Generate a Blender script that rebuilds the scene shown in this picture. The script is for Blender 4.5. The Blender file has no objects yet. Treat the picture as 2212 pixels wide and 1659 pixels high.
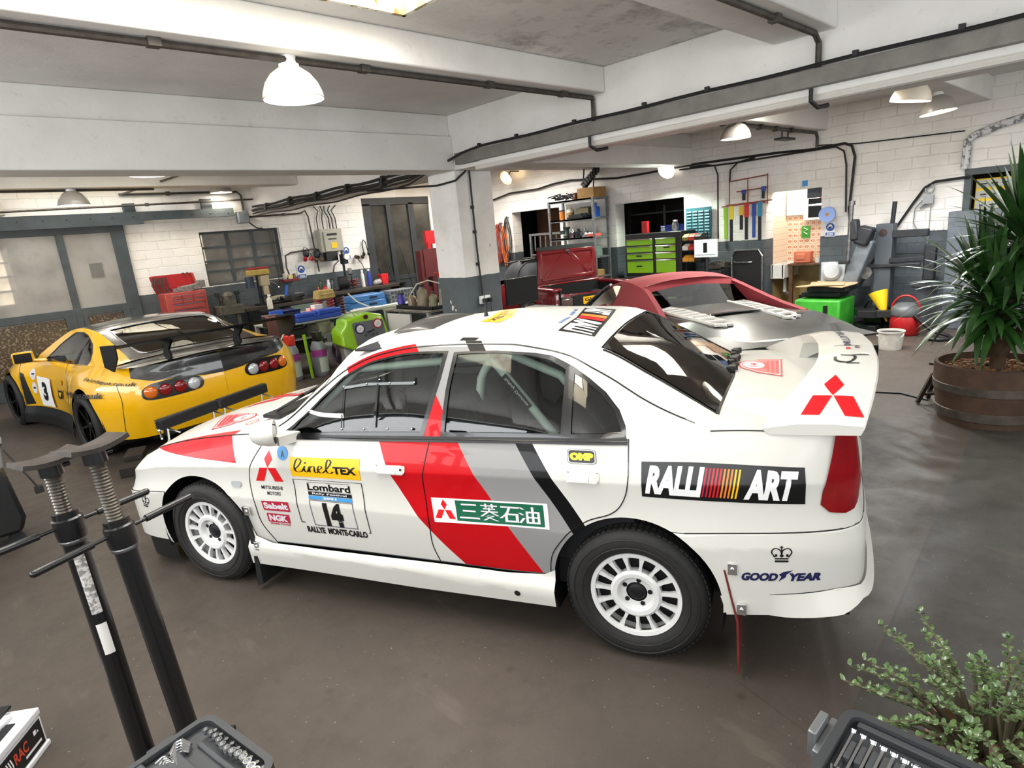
import bpy, bmesh, math, random
from mathutils import Vector, Matrix, Euler
from mathutils.bvhtree import BVHTree
PI = math.pi
sc = bpy.context.scene
COL = sc.collection
# ---------------------------------------------------------------- camera
cam_d = bpy.data.cameras.new('camera')
cam_d.sensor_width = 36.0
cam_d.lens = 36.0 * 1331.36 / 2212
cam_d.clip_start = 0.05
cam = bpy.data.objects.new('camera', cam_d)
COL.objects.link(cam)
_r, _d, _f = Vector((0.711, -0.6973, -0.0870)), Vector((-0.2301, -0.1141, -0.9664)), Vector((0.6640, 0.7075, -0.2413))
_f.normalize(); _r = (_r - _f * _r.dot(_f)).normalized(); _u = _r.cross(_f)
cam.matrix_world = Matrix(((_r.x, _u.x, -_f.x, 0), (_r.y, _u.y, -_f.y, 0), (_r.z, _u.z, -_f.z, 1.8796), (0, 0, 0, 1)))
sc.camera = cam
# ---------------------------------------------------------------- view and world
sc.view_settings.view_transform = 'Standard'
sc.view_settings.look = 'None'
sc.view_settings.exposure = 0.2
sc.view_settings.gamma = 1.0
sc.view_settings.use_curve_mapping = False
wd = bpy.data.worlds.new('overcast_sky'); sc.world = wd; wd.use_nodes = True
wd.node_tree.nodes['Background'].inputs[0].default_value = (0.95, 0.98, 1.0, 1)
wd.node_tree.nodes['Background'].inputs[1].default_value = .6
sc.cycles.max_bounces = 8
sc.cycles.diffuse_bounces = 4
sc.cycles.transparent_max_bounces = 12


def area(name, loc, sx, sy, power, col=(1, 1, 1), rot=(0, 0, 0)):
    d = bpy.data.lights.new(name, 'AREA'); d.shape = 'RECTANGLE'
    d.size, d.size_y, d.energy, d.color = sx, sy, power, col
    o = bpy.data.objects.new(name, d); o.location = loc; o.rotation_euler = rot
    COL.objects.link(o); return o


# daylight: roof lights (centre x, y, size x, y, watts) and fill added at unseen high windows
SKY = [(1.0, 2.45, 3.4, 2.25), (7.2, 2.9, 1.8, 1.5), (2.2, 8.85, 2.4, 1.4), (8.4, 9.9, 2.6, 2.2), (1.6, -.35, 3.4, .9), (7.6, -.3, 2.6, 1.6), (2.3, 11.3, 2.2, 1.0)]  # the one over the camera is unseen, added to light the car's near side
for (cx_, cy_, sx_, sy_), pw_ in zip(SKY, (190, 140, 60, 200, 10, 70, 45)):
    area('roof_light_daylight', (cx_, cy_, 3.88), sx_ - .1, sy_ - .1, pw_, (.96, .98, 1))
area('front_added_fill', (3.0, -3.1, 2.2), 11, 1.3, 190, (.96, .98, 1), (PI / 2 + .4, 0, 0))  # added fill, tilted up to brighten the room; its source is unseen
area('left_added_fill', (-3.1, 4.5, 2.2), 13, 1.3, 370, (.96, .98, 1), (PI / 2 + .4, 0, -PI / 2))  # second added fill, from the unseen left side
# ---------------------------------------------------------------- node helpers


def h(s):
    s = s.lstrip('#'); c = [int(s[i:i + 2], 16) / 255 for i in (0, 2, 4)]
    return tuple(x / 12.92 if x <= .04045 else ((x + .055) / 1.055) ** 2.4 for x in c) + (1,)


class E:
    "a value socket with arithmetic, for pattern formulas in materials"
    def __init__(s, nt, k): s.nt, s.k = nt, k
    def op(s, o, *a):
        n = s.nt.nodes.new('ShaderNodeMath'); n.operation = o
        for i, x in enumerate((s,) + a):
            if isinstance(x, E): s.nt.links.new(x.k, n.inputs[i])
            else: n.inputs[i].default_value = x
        return E(s.nt, n.outputs[0])
    def __add__(s, o): return s.op('ADD', o)
    def __sub__(s, o): return s.op('SUBTRACT', o)
    def __mul__(s, o): return s.op('MULTIPLY', o)
    def __gt__(s, o): return s.op('GREATER_THAN', o)
    def __lt__(s, o): return s.op('LESS_THAN', o)
    def __and__(s, o): return s.op('MULTIPLY', o)
    def __or__(s, o): return s.op('MAXIMUM', o)


def coords(nt, kind='Object'):
    t = nt.nodes.new('ShaderNodeTexCoord'); sp = nt.nodes.new('ShaderNodeSeparateXYZ')
    if kind == 'World':
        g = nt.nodes.new('ShaderNodeNewGeometry'); out = g.outputs['Position']
    else: out = t.outputs[kind]
    nt.links.new(out, sp.inputs[0])
    return out, E(nt, sp.outputs[0]), E(nt, sp.outputs[1]), E(nt, sp.outputs[2])


def tex(nt, vec, scale, kind='NOISE', detail=6, rough=.6, stretch=None):
    if stretch:
        mp = nt.nodes.new('ShaderNodeMapping'); mp.inputs['Scale'].default_value = stretch
        nt.links.new(vec, mp.inputs[0]); vec = mp.outputs[0]
    n = nt.nodes.new('ShaderNodeTexNoise' if kind == 'NOISE' else 'ShaderNodeTexVoronoi')
    nt.links.new(vec, n.inputs['Vector']); n.inputs['Scale'].default_value = scale
    if kind == 'NOISE':
        n.inputs['Detail'].default_value = detail; n.inputs['Roughness'].default_value = rough
    return E(nt, n.outputs[0])


def ramp(nt, v, a, b):
    n = nt.nodes.new('ShaderNodeMapRange'); nt.links.new(v.k, n.inputs[0])
    n.inputs[1].default_value, n.inputs[2].default_value = a, b
    return E(nt, n.outputs[0])


def mix(nt, fac, a, b):
    n = nt.nodes.new('ShaderNodeMix'); n.data_type = 'RGBA'
    for i, x in ((0, fac), (6, a), (7, b)):
        if isinstance(x, E): nt.links.new(x.k, n.inputs[i])
        elif hasattr(x, 'is_linked'): nt.links.new(x, n.inputs[i])
        else: n.inputs[i].default_value = x if i == 0 or len(x) == 4 else tuple(x) + (1,)
    return n.outputs[2]


def bump(nt, bs, v, strength=.3, dist=.01):
    b = nt.nodes.new('ShaderNodeBump'); b.inputs['Strength'].default_value = strength; b.inputs['Distance'].default_value = dist
    nt.links.new(v.k, b.inputs['Height']); nt.links.new(b.outputs[0], bs.inputs['Normal'])


def mat(name, col, r=.5, m=0., coat=0., noise=None, bmp=None, trans=0., emit=None, spec=.5, alpha=1.):
    "col: hex; noise: (scale, hex2, lo, hi); bmp: (scale, strength)"
    k = bpy.data.materials.new(name); k.use_nodes = True; nt = k.node_tree; bs = nt.nodes['Principled BSDF']
    c = h(col)
    bs.inputs['Base Color'].default_value = c; bs.inputs['Roughness'].default_value = r; bs.inputs['Metallic'].default_value = m
    bs.inputs['Coat Weight'].default_value = coat; bs.inputs['Coat Roughness'].default_value = .04
    bs.inputs['Transmission Weight'].default_value = trans; bs.inputs['Specular IOR Level'].default_value = spec
    bs.inputs['Alpha'].default_value = alpha
    if emit: bs.inputs['Emission Color'].default_value = h(emit[0]); bs.inputs['Emission Strength'].default_value = emit[1]
    if noise or bmp: vec = coords(nt)[0]
    if noise:
        t = ramp(nt, tex(nt, vec, noise[0]), noise[2] if len(noise) > 2 else .35, noise[3] if len(noise) > 3 else .7)
        nt.links.new(mix(nt, t, c, h(noise[1])), bs.inputs['Base Color'])
    if bmp: bump(nt, bs, tex(nt, vec, bmp[0]), bmp[1])
    return k


def nmat(name, r=.5, m=0., coat=0., spec=.5):
    k = bpy.data.materials.new(name); k.use_nodes = True; nt = k.node_tree; bs = nt.nodes['Principled BSDF']
    bs.inputs['Roughness'].default_value = r; bs.inputs['Metallic'].default_value = m; bs.inputs['Coat Weight'].default_value = coat
    bs.inputs['Coat Roughness'].default_value = .04; bs.inputs['Specular IOR Level'].default_value = spec
    return k, nt, bs


def setcol(nt, bs, out): nt.links.new(out, bs.inputs['Base Color'])


# ---------------------------------------------------------------- mesh helpers
V = Vector


def frame(d):
    d = V(d).normalized(); a = V((0, 0, 1)) if abs(d.z) < .9 else V((1, 0, 0))
    x = d.cross(a).normalized(); return x, d.cross(x).normalized()


class MB:
    "collects simple shapes; build() links them as ONE mesh object"
    def __init__(s): s.v, s.f, s.mi, s.cur, s.xf = [], [], [], 0, None
    def use(s, i): s.cur = i; return s
    def add(s, vs, fs):
        o = len(s.v); s.v += [V(p) if s.xf is None else s.xf @ V(p) for p in vs]
        s.f += [tuple(o + i for i in f) for f in fs]; s.mi += [s.cur] * len(fs); return s
    def box(s, c, d, rz=0., rx=0., ry=0., taper=1.):
        x, y, z = d[0] / 2, d[1] / 2, d[2] / 2; t = taper
        R = Euler((rx, ry, rz)).to_matrix()
        p = [(-x, -y, -z), (x, -y, -z), (x, y, -z), (-x, y, -z), (-x * t, -y * t, z), (x * t, -y * t, z), (x * t, y * t, z), (-x * t, y * t, z)]
        return s.add([R @ V(q) + V(c) for q in p], [(0, 3, 2, 1), (4, 5, 6, 7), (0, 1, 5, 4), (1, 2, 6, 5), (2, 3, 7, 6), (3, 0, 4, 7)])
    def bx(s, x0, x1, y0, y1, z0, z1): return s.box(((x0 + x1) / 2, (y0 + y1) / 2, (z0 + z1) / 2), (abs(x1 - x0), abs(y1 - y0), abs(z1 - z0)))
    def bar(s, a, b, w, hh, up=(0, 0, 1)):
        a, b = V(a), V(b); d = (b - a).normalized(); u = V(up)
        x = d.cross(u)
        if x.length < 1e-4: x = d.cross(V((1, 0, 0)))
        x.normalize(); y = x.cross(d)
        p = [q + x * (i * w / 2) + y * (j * hh / 2) for q in (a, b) for i, j in ((-1, -1), (1, -1), (1, 1), (-1, 1))]
        return s.add(p, [(0, 3, 2, 1), (4, 5, 6, 7), (0, 1, 5, 4), (1, 2, 6, 5), (2, 3, 7, 6), (3, 0, 4, 7)])
    def cyl(s, a, b, r, r2=None, n=16, caps=True):
        a, b = V(a), V(b); r2 = r if r2 is None else r2; x, y = frame(b - a)
        p = [q + (x * math.cos(2 * PI * i / n) + y * math.sin(2 * PI * i / n)) * rr for q, rr in ((a, r), (b, r2)) for i in range(n)]
        f = [(i, (i + 1) % n, n + (i + 1) % n, n + i) for i in range(n)]
        if caps: f += [tuple(range(n - 1, -1, -1)), tuple(range(n, 2 * n))]
        return s.add(p, f)
    def tube(s, pts, r, n=8, closed=False, caps=True):
        pts = [V(p) for p in pts]; m = len(pts); rs = r if isinstance(r, (list, tuple)) else [r] * m
        vs, x = [], None
        for i, p in enumerate(pts):
            d = (pts[(i + 1) % m] - pts[i - 1]) if closed else (pts[min(i + 1, m - 1)] - pts[max(i - 1, 0)])
            d = d.normalized() if d.length > 1e-9 else V((0, 0, 1))
            if x is None: x, y = frame(d)
            else:
                x = (x - d * x.dot(d)); x = x.normalized() if x.length > 1e-6 else frame(d)[0]
                y = d.cross(x)
            vs += [p + (x * math.cos(2 * PI * k / n) + y * math.sin(2 * PI * k / n)) * rs[i] for k in range(n)]
        f = []
        for i in range(m if closed else m - 1):
            j = (i + 1) % m
            f += [(i * n + k, i * n + (k + 1) % n, j * n + (k + 1) % n, j * n + k) for k in range(n)]
        if not closed and caps: f += [tuple(range(n - 1, -1, -1)), tuple((m - 1) * n + k for k in range(n))]
        return s.add(vs, f)
    def lathe(s, prof, n=24, c=(0, 0, 0), ax=(0, 0, 1), cap=True, a0=0., a1=2 * PI, seg_ref=None):
        "prof: (radius, height) pairs along axis ax from point c"
        ax = V(ax).normalized(); x, y = frame(ax); c = V(c); full = abs(a1 - a0 - 2 * PI) < 1e-6; k = n if full else n + 1
        vs = [c + ax * z + (x * math.cos(a0 + (a1 - a0) * i / n) + y * math.sin(a0 + (a1 - a0) * i / n)) * r for r, z in prof for i in range(k)]
        f = []
        for j in range(len(prof) - 1):
            for i in range(n):
                i2 = (i + 1) % k
                f.append((j * k + i, j * k + i2, (j + 1) * k + i2, (j + 1) * k + i))
        if cap and full:
            if prof[0][0] > 1e-5: f.append(tuple(range(k - 1, -1, -1)))
            if prof[-1][0] > 1e-5: f.append(tuple((len(prof) - 1) * k + i for i in range(k)))
        return s.add(vs, f)
    def ball(s, c, r, n=12, sq=(1, 1, 1)):
        m = n // 2; o = len(s.v)
        return s.add([V(c) + V((sq[0] * r * math.sin(PI * j / m) * math.cos(2 * PI * i / n), sq[1] * r * math.sin(PI * j / m) * math.sin(2 * PI * i / n), sq[2] * r * math.cos(PI * j / m))) for j in range(m + 1) for i in range(n)],
                     [(j * n + i, (j + 1) * n + i, (j + 1) * n + (i + 1) % n, j * n + (i + 1) % n) for j in range(m) for i in range(n)])
    def prism(s, poly, a, b, ax='z'):
        "poly in the plane across axis ax, extruded from a to b. x:(y,z) y:(x,z) z:(x,y)"
        P = {'x': lambda p, t: (t, p[0], p[1]), 'y': lambda p, t: (p[0], t, p[1]), 'z': lambda p, t: (p[0], p[1], t)}[ax]
        n = len(poly); vs = [P(p, a) for p in poly] + [P(p, b) for p in poly]
        f = [tuple(range(n - 1, -1, -1)), tuple(range(n, 2 * n))] + [(i, (i + 1) % n, n + (i + 1) % n, n + i) for i in range(n)]
        return s.add(vs, f)
    def grid(s, rows, close=False):
        n = len(rows[0]); vs = [p for r in rows for p in r]; k = n if close else n - 1
        return s.add(vs, [(j * n + i, j * n + (i + 1) % n, (j + 1) * n + (i + 1) % n, (j + 1) * n + i) for j in range(len(rows) - 1) for i in range(k)])
    def build(s, name, m, parent=None, smooth=None, bevel=0., seg=2, solid=0., sub=0, merge=1e-5, fixn=True):
        me = bpy.data.meshes.new(name); bm = bmesh.new()
        vs = [bm.verts.new(p) for p in s.v]
        for f, mi in zip(s.f, s.mi):
            try:
                q = bm.faces.new([vs[i] for i in f]); q.material_index = mi
            except ValueError: pass
        if merge: bmesh.ops.remove_doubles(bm, verts=bm.verts, dist=merge)
        bmesh.ops.dissolve_degenerate(bm, edges=bm.edges, dist=1e-6)
        if fixn: bmesh.ops.recalc_face_normals(bm, faces=bm.faces)
        bm.to_mesh(me); bm.free()
        for k in (m if isinstance(m, (list, tuple)) else [m]): me.materials.append(k)
        o = bpy.data.objects.new(name, me); COL.objects.link(o)
        if parent: o.parent = parent
        if sub:
            d = o.modifiers.new('sub', 'SUBSURF'); d.levels = d.render_levels = sub
        if solid:
            d = o.modifiers.new('solid', 'SOLIDIFY'); d.thickness = solid; d.offset = -1
        if bevel:
            d = o.modifiers.new('bevel', 'BEVEL'); d.width = bevel; d.segments = seg; d.limit_method = 'ANGLE'; d.angle_limit = .6
            if smooth is None: smooth = 40
        if smooth is not None:
            me.polygons.foreach_set('use_smooth', [True] * len(me.polygons))
            if smooth < 180: me.set_sharp_from_angle(angle=math.radians(smooth))
        return o


def thing(name, label, cat, loc=(0, 0, 0), rz=0., group=None, rx=0., ry=0.):
    o = bpy.data.objects.new(name, None); o.empty_display_size = .1; COL.objects.link(o)
    o.location = loc; o.rotation_euler = (rx, ry, rz)
    return tag(o, label, cat, group)


def tag(o, label, cat, group=None, kind=None):
    o['label'] = label; o['category'] = cat
    if group: o['group'] = group
    if kind: o['kind'] = kind
    return o


def struct(o): o['kind'] = 'structure'; return o


def dup(root, loc, rz=None, label=None, group=None):
    r = root.copy(); COL.objects.link(r); r.location = loc
    if rz is not None: r.rotation_euler = (root.rotation_euler[0], root.rotation_euler[1], rz)
    if label: r['label'] = label
    if group: r['group'] = group
    for ch in list(root.children):
        c = ch.copy(); COL.objects.link(c); c.parent = r
        for g in list(ch.children):
            d = g.copy(); COL.objects.link(d); d.parent = c
    return r


def text_mesh(txt, size=1., bold=0., shear=0., sx=1., space=1.):
    "flat lettering as (verts, faces) in its own xy plane, centred"
    cu = bpy.data.curves.new('lettering', 'FONT'); cu.body = txt; cu.size = size; cu.align_x = 'CENTER'; cu.align_y = 'CENTER'
    cu.offset = bold; cu.shear = shear; cu.space_character = space; cu.resolution_u = 3
    o = bpy.data.objects.new('lettering', cu); COL.objects.link(o)
    me = bpy.data.meshes.new_from_object(o.evaluated_get(bpy.context.evaluated_depsgraph_get()))
    vs = [(p.co.x * sx, p.co.y) for p in me.vertices]; fs = [tuple(p.vertices) for p in me.polygons]
    bpy.data.objects.remove(o); bpy.data.curves.remove(cu); bpy.data.meshes.remove(me)
    x = [p[0] for p in vs]; y = [p[1] for p in vs]
    if vs:
        ox, oy = (min(x) + max(x)) / 2, (min(y) + max(y)) / 2
        vs = [(a - ox, b - oy) for a, b in vs]
    return vs, fs


def fit_text(txt, w, hh, **k):
    "lettering scaled to fill w x hh"
    vs, fs = text_mesh(txt, **k)
    x = [p[0] for p in vs]; y = [p[1] for p in vs]; W, H = max(x) - min(x), max(y) - min(y)
    return [(a * w / W, b * hh / H) for a, b in vs], fs


# ---------------------------------------------------------------- shared materials
BLK = mat('black_plastic', '#141516', .45)
RUB = mat('black_rubber', '#101010', .75, noise=(40, '#1c1b1a'))
STEEL = mat('worn_steel', '#8a8c8e', .38, .9, noise=(18, '#5c5a57'))
DSTEEL = mat('dark_steel', '#33363a', .5, .5, noise=(15, '#26282a'))
CHROME = mat('chrome', '#e2e4e6', .12, 1.)
GREYP = mat('grey_paint', '#5d646b', .5, noise=(12, '#4b5157'))
WHITEP = mat('white_plastic', '#e8e8e4', .4)
PAPER = mat('paper', '#eceae4', .8)
CARD = mat('cardboard', '#a5814f', .85, noise=(9, '#8b6a3e'))
REDP = mat('red_paint', '#a8171c', .4, noise=(14, '#8d1518'))
BLUEP = mat('blue_plastic', '#1d4fa5', .4)
YELP = mat('yellow_plastic', '#e8c020', .45)
GREENP = mat('green_plastic', '#3da02f', .5, noise=(6, '#2f8a25'))
WOOD = mat('wood', '#6a4a2e', .7, noise=(7, '#4c3320'), bmp=(20, .2))
# ================================================================ the setting
XW, YW, ZC = 10.67, 12.1, 3.27


def wall_mat(name, axis):
    k, nt, bs = nmat(name, .75)
    vec, x, y, z = coords(nt, 'World')
    a = y if axis == 'x' else x
    cb = nt.nodes.new('ShaderNodeCombineXYZ')
    wob = tex(nt, vec, 3.0, detail=3)
    nt.links.new((a + wob * .05).k, cb.inputs[0]); nt.links.new((z + wob * .035).k, cb.inputs[1])
    br = nt.nodes.new('ShaderNodeTexBrick'); nt.links.new(cb.outputs[0], br.inputs['Vector'])
    br.inputs['Scale'].default_value = 1.; br.inputs['Brick Width'].default_value = .44; br.inputs['Row Height'].default_value = .15
    br.inputs['Mortar Size'].default_value = .007; br.inputs['Mortar Smooth'].default_value = .6
    br.inputs['Color1'].default_value = (1, 1, 1, 1); br.inputs['Color2'].default_value = (.93, .93, .93, 1); br.inputs['Mortar'].default_value = (.2, .2, .2, 1)
    g = tex(nt, vec, 9, detail=8); big = tex(nt, vec, 1.1, detail=5)
    white = mix(nt, ramp(nt, big, .42, .72), h('#e9e7e3'), h('#d3cfc8'))
    white = mix(nt, ramp(nt, g, .66, .74) * .5, white, h('#8d877c'))
    grey = mix(nt, ramp(nt, big, .35, .7), h('#565d62'), h('#434a4e'))
    grey = mix(nt, ramp(nt, g, .6, .75), grey, h('#3a3e40'))
    edge = z + tex(nt, vec, 30, detail=2) * .02
    c = mix(nt, edge > 1.36, grey, white)
    jt = nt.nodes.new('ShaderNodeSeparateColor'); nt.links.new(br.outputs[0], jt.inputs[0])
    brv = E(nt, jt.outputs[0])
    patch = ramp(nt, tex(nt, vec, 1.7, detail=2), .42, .58)
    m2 = nt.nodes.new('ShaderNodeMix'); m2.data_type = 'RGBA'; m2.blend_type = 'MULTIPLY'
    nt.links.new((patch * .22).k, m2.inputs[0]); nt.links.new(c, m2.inputs[6]); nt.links.new(br.outputs[0], m2.inputs[7])
    setcol(nt, bs, m2.outputs[2])
    bump(nt, bs, brv * .8 + g * .5, .55, .02)
    return k


def concrete(name, c1, c2, stain=None, s=1.3):
    k, nt, bs = nmat(name, .8)
    vec, x, y, z = coords(nt, 'World')
    b = tex(nt, vec, s, detail=7); g = tex(nt, vec, 14, detail=8)
    c = mix(nt, ramp(nt, b, .35, .7), h(c1), h(c2))
    if stain:
        st = ramp(nt, tex(nt, vec, 2.4, detail=10, rough=.72), .5, .68)
        dx, dy = (x - 4.3) * .9, (y - 3.0) * 1.0
        near = ramp(nt, (dx * dx + dy * dy), 1.9, .5)
        c = mix(nt, st * near * .8, c, h(stain))
    c = mix(nt, ramp(nt, g, .62, .8) * .35, c, h('#77736b'))
    setcol(nt, bs, c); bump(nt, bs, g * .6 + b * .4, .35, .012)
    return k


WALLX, WALLY = wall_mat('painted_brick_x', 'x'), wall_mat('painted_brick_y', 'y')
CEIL = concrete('ceiling_concrete', '#dedcd8', '#cbc8c3', '#75726e')
BEAMM = concrete('beam_concrete', '#e2e0dc', '#d2cfca')
COLM = None


def floor_mat():
    k, nt, bs = nmat('workshop_floor', .5, spec=.35)
    vec, x, y, z = coords(nt, 'World')
    b = tex(nt, vec, .8, detail=6); m = tex(nt, vec, 3.5, detail=10, rough=.7); f = tex(nt, vec, 45, detail=4); dr = tex(nt, vec, 7, detail=5, stretch=(1, .25, 1))
    warm = mix(nt, ramp(nt, b, .35, .68), h('#4e463f'), h('#403933'))
    cool = mix(nt, ramp(nt, b, .35, .68), h('#45423d'), h('#393733'))
    # slab joint: x = 5.847 - (0.871 - y) * 14.1, slab to the right of it is greyer
    right = ramp(nt, (x * .0707 - y - .4575 + .915 + m * .03), 0.0, .03)
    right = ramp(nt, x * .0708 + .457 - y, -.01, .01)
    c = mix(nt, right, warm, cool)
    c = mix(nt, ramp(nt, m, .5, .75) * .6, c, h('#3b342e'))
    c = mix(nt, ramp(nt, dr, .6, .75) * .35, c, h('#6d645a'))
    spot = tex(nt, vec, 5.5, 'VOR')
    c = mix(nt, ramp(nt, spot + m * .12, .2, .12) * .55, c, h('#38312a'))
    fl = tex(nt, vec, 60, detail=1)
    c = mix(nt, ramp(nt, fl, .74, .79) * .6, c, h('#a89c8c'))
    j = (x * .0708 + .457 - y).op('ABSOLUTE')
    c = mix(nt, (j < .006) * .6, c, h('#3d3630'))
    c = mix(nt, ((x - y * .25 - 1.81 + m * .04 - .02).op('ABSOLUTE') < .003) & (y > .55) & (y < 1.02), c, h('#3f372f'))
    setcol(nt, bs, c)
    rr = ramp(nt, m, .3, .7) * .3 + .38
    nt.links.new(rr.k, bs.inputs['Roughness'])
    bump(nt, bs, f * .5 + m * .6, .25, .006)
    return k


struct(MB().bx(-3.2, 14.2, -3.2, YW + .3, -.1, 0).build('floor', floor_mat()))


def slab(mb, A0, A1, B0, B1, holes, put):
    "rectangle A x B less rectangular holes; put(a0,a1,b0,b1) adds one piece"
    cuts = sorted({A0, A1} | {v for q in holes for v in q[:2] if A0 < v < A1})
    for a0, a1 in zip(cuts, cuts[1:]):
        hs = sorted((q[2], q[3]) for q in holes if q[0] <= a0 + 1e-6 and q[1] >= a1 - 1e-6)
        b = B0
        for lo, hi in hs:
            if lo > b: put(a0, a1, b, lo)
            b = max(b, hi)
        if b < B1: put(a0, a1, b, B1)


# ceiling with roof-light openings
cm = MB()
SKYH = [(cx - sx / 2, cx + sx / 2, cy - sy / 2, cy + sy / 2) for cx, cy, sx, sy in SKY]
slab(cm, -3.2, XW + .3, -3.2, YW + .3, SKYH, lambda a0, a1, b0, b1: cm.bx(a0, a1, b0, b1, ZC, ZC + .15))
struct(cm.build('ceiling', CEIL))


def moss():
    k, nt, bs = nmat('mossy_roof_light_lining', .85)
    vec, x, y, z = coords(nt, 'World')
    t = tex(nt, vec, 9, detail=6, stretch=(1, 1, .35)); q = tex(nt, vec, 22, detail=5)
    near = ramp(nt, (x - 2.35).op('ABSOLUTE') + (z - ZC) * .8, .62, .25)
    c = mix(nt, ramp(nt, q, .45, .55), h('#a8621f'), h('#5d7a16'))
    setcol(nt, bs, mix(nt, ramp(nt, t, .47, .55) & near, h('#f2ead8'), c))
    return k


LINE = moss()
um = MB()
for a0, a1, b0, b1 in SKYH:
    for q in ((a0 + .001, a0 + .03, b0, b1), (a1 - .03, a1 - .001, b0, b1), (a0, a1, b0 + .001, b0 + .03), (a0, a1, b1 - .03, b1 - .001)): um.bx(*q, ZC + .001, ZC + .66)
    um.bx(a0, a1, b0, b1, ZC + .64, ZC + .67)
struct(um.build('trim_1', LINE))

# side walls with openings (y0,y1,z0,z1) or (x0,x1,z0,z1)
OPX = [(6.27, 7.83, -.01, 2.2), (9.35, 10.85, -.01, 2.28), (3.83, 4.72, -.01, 2.11), (.1, 1.97, .95, 2.12)]
wm = MB(); slab(wm, -3.2, YW + .3, 0, ZC, OPX, lambda a0, a1, b0, b1: wm.bx(XW, XW + .3, a0, a1, b0, b1))
struct(wm.build('wall_right', WALLX))
OPY = [(.55, 2.77, -.01, 2.5), (3.98, 5.48, 1.36, 2.33), (7.4, 9.2, -.01, 2.82)]
wm = MB(); slab(wm, -3.2, XW, 0, ZC, OPY, lambda a0, a1, b0, b1: wm.bx(a0, a1, YW, YW + .3, b0, b1))
struct(wm.build('wall_back', WALLY))
wm = MB(); slab(wm, -3.2, YW + .3, 0, ZC, [(-2., 11., 1.5, 2.9)], lambda a0, a1, b0, b1: wm.bx(-3.4, -3.2, a0, a1, b0, b1)); struct(wm.build('wall_left', WALLX))
wm = MB(); slab(wm, -3.4, XW + .3, 0, ZC, [(-2.5, 8.5, 1.5, 2.9)], lambda a0, a1, b0, b1: wm.bx(a0, a1, -3.4, -3.2, b0, b1)); struct(wm.build('wall_front', WALLY))
for n_, (a0, a1, ax_) in enumerate(((-2., 11., 'x'), (-2.5, 8.5, 'y'))):
    wm = MB(); k_ = int((a1 - a0) / 1.0)
    for i_ in range(k_ + 1):
        a = a0 + (a1 - a0) * i_ / k_
        (wm.bx(-3.36, -3.3, a - .03, a + .03, 1.5, 2.9) if ax_ == 'x' else wm.bx(a - .03, a + .03, -3.36, -3.3, 1.5, 2.9))
    for z_ in (1.53, 2.2, 2.87): (wm.bx(-3.36, -3.3, a0, a1, z_ - .03, z_ + .03) if ax_ == 'x' else wm.bx(a0, a1, -3.36, -3.3, z_ - .03, z_ + .03))
    struct(wm.build('window_%d' % (n_ + 3), GREYP))  # unseen high windows, added as a source for the fill
# rooms beyond the openings
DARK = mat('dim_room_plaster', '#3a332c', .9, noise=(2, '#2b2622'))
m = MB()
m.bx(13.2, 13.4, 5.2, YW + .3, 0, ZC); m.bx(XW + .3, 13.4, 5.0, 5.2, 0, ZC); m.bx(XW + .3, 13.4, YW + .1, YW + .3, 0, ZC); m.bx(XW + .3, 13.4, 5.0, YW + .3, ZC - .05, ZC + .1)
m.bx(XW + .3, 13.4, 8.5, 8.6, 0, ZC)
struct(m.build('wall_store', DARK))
m = MB(); m.bx(-.5, 10, 14.4, 14.5, 0, ZC); m.bx(-.6, -.5, YW + .3, 14.5, 0, ZC); m.bx(10, 10.1, YW + .3, 14.5, 0, ZC); m.bx(-.6, 10.1, YW + .3, 14.5, ZC, ZC + .1); m.bx(-.6, 10.1, YW + .3, 14.5, -.1, -.001); m.bx(3.3, 3.4, YW + .3, 14.5, 0, ZC); m.bx(6.6, 6.7, YW + .3, 14.5, 0, ZC)
struct(m.build('wall_yard', mat('grey_render', '#8d8b87', .9, noise=(2.5, '#6e6c69'))))
area('yard_daylight', (1.6, 13.4, 3.2), 2.0, 1.4, 60, (1, .96, .9)); area('yard_daylight', (4.8, 13.5, 3.2), 1.8, 1.2, 26, (1, .95, .88))


def tile_mat():
    k, nt, bs = nmat('sink_tiles', .3)
    vec, x, y, z = coords(nt, 'World')
    S = 10.0
    u, w = (y * S).op('FRACT') - .5, (z * S).op('FRACT') - .5
    d = (u * u + (w + .05) * (w + .05) * 2.2)
    pet = (d < .09) & (d > .02) & (tex(nt, vec, 55) > .42)
    grout = (u.op('ABSOLUTE') > .47) | (w.op('ABSOLUTE') > .47)
    c = mix(nt, pet, h('#e9d6bf'), h('#c0622a')); c = mix(nt, grout, c, h('#bda98f'))
    c = mix(nt, (z < .88), c, mix(nt, tex(nt, vec, 6), h('#b39a66'), h('#7d6437')))
    setcol(nt, bs, c); return k


TILE = tile_mat()
m = MB(); m.bx(11.5, 11.6, 3.5, 5.0, 0, ZC); m.bx(XW + .3, 11.6, 3.7, 3.83, 0, 2.4); m.bx(XW + .3, 11.6, 4.72, 4.85, 0, 2.4); m.bx(XW + .3, 11.6, 3.7, 4.85, 2.4, 2.5)
struct(m.build('wall_alcove', TILE))
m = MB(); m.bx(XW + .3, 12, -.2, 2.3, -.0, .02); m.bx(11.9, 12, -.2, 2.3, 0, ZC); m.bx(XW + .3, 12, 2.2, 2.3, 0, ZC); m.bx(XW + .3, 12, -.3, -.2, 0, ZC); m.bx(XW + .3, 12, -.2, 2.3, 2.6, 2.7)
struct(m.build('wall_office', DARK))
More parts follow.
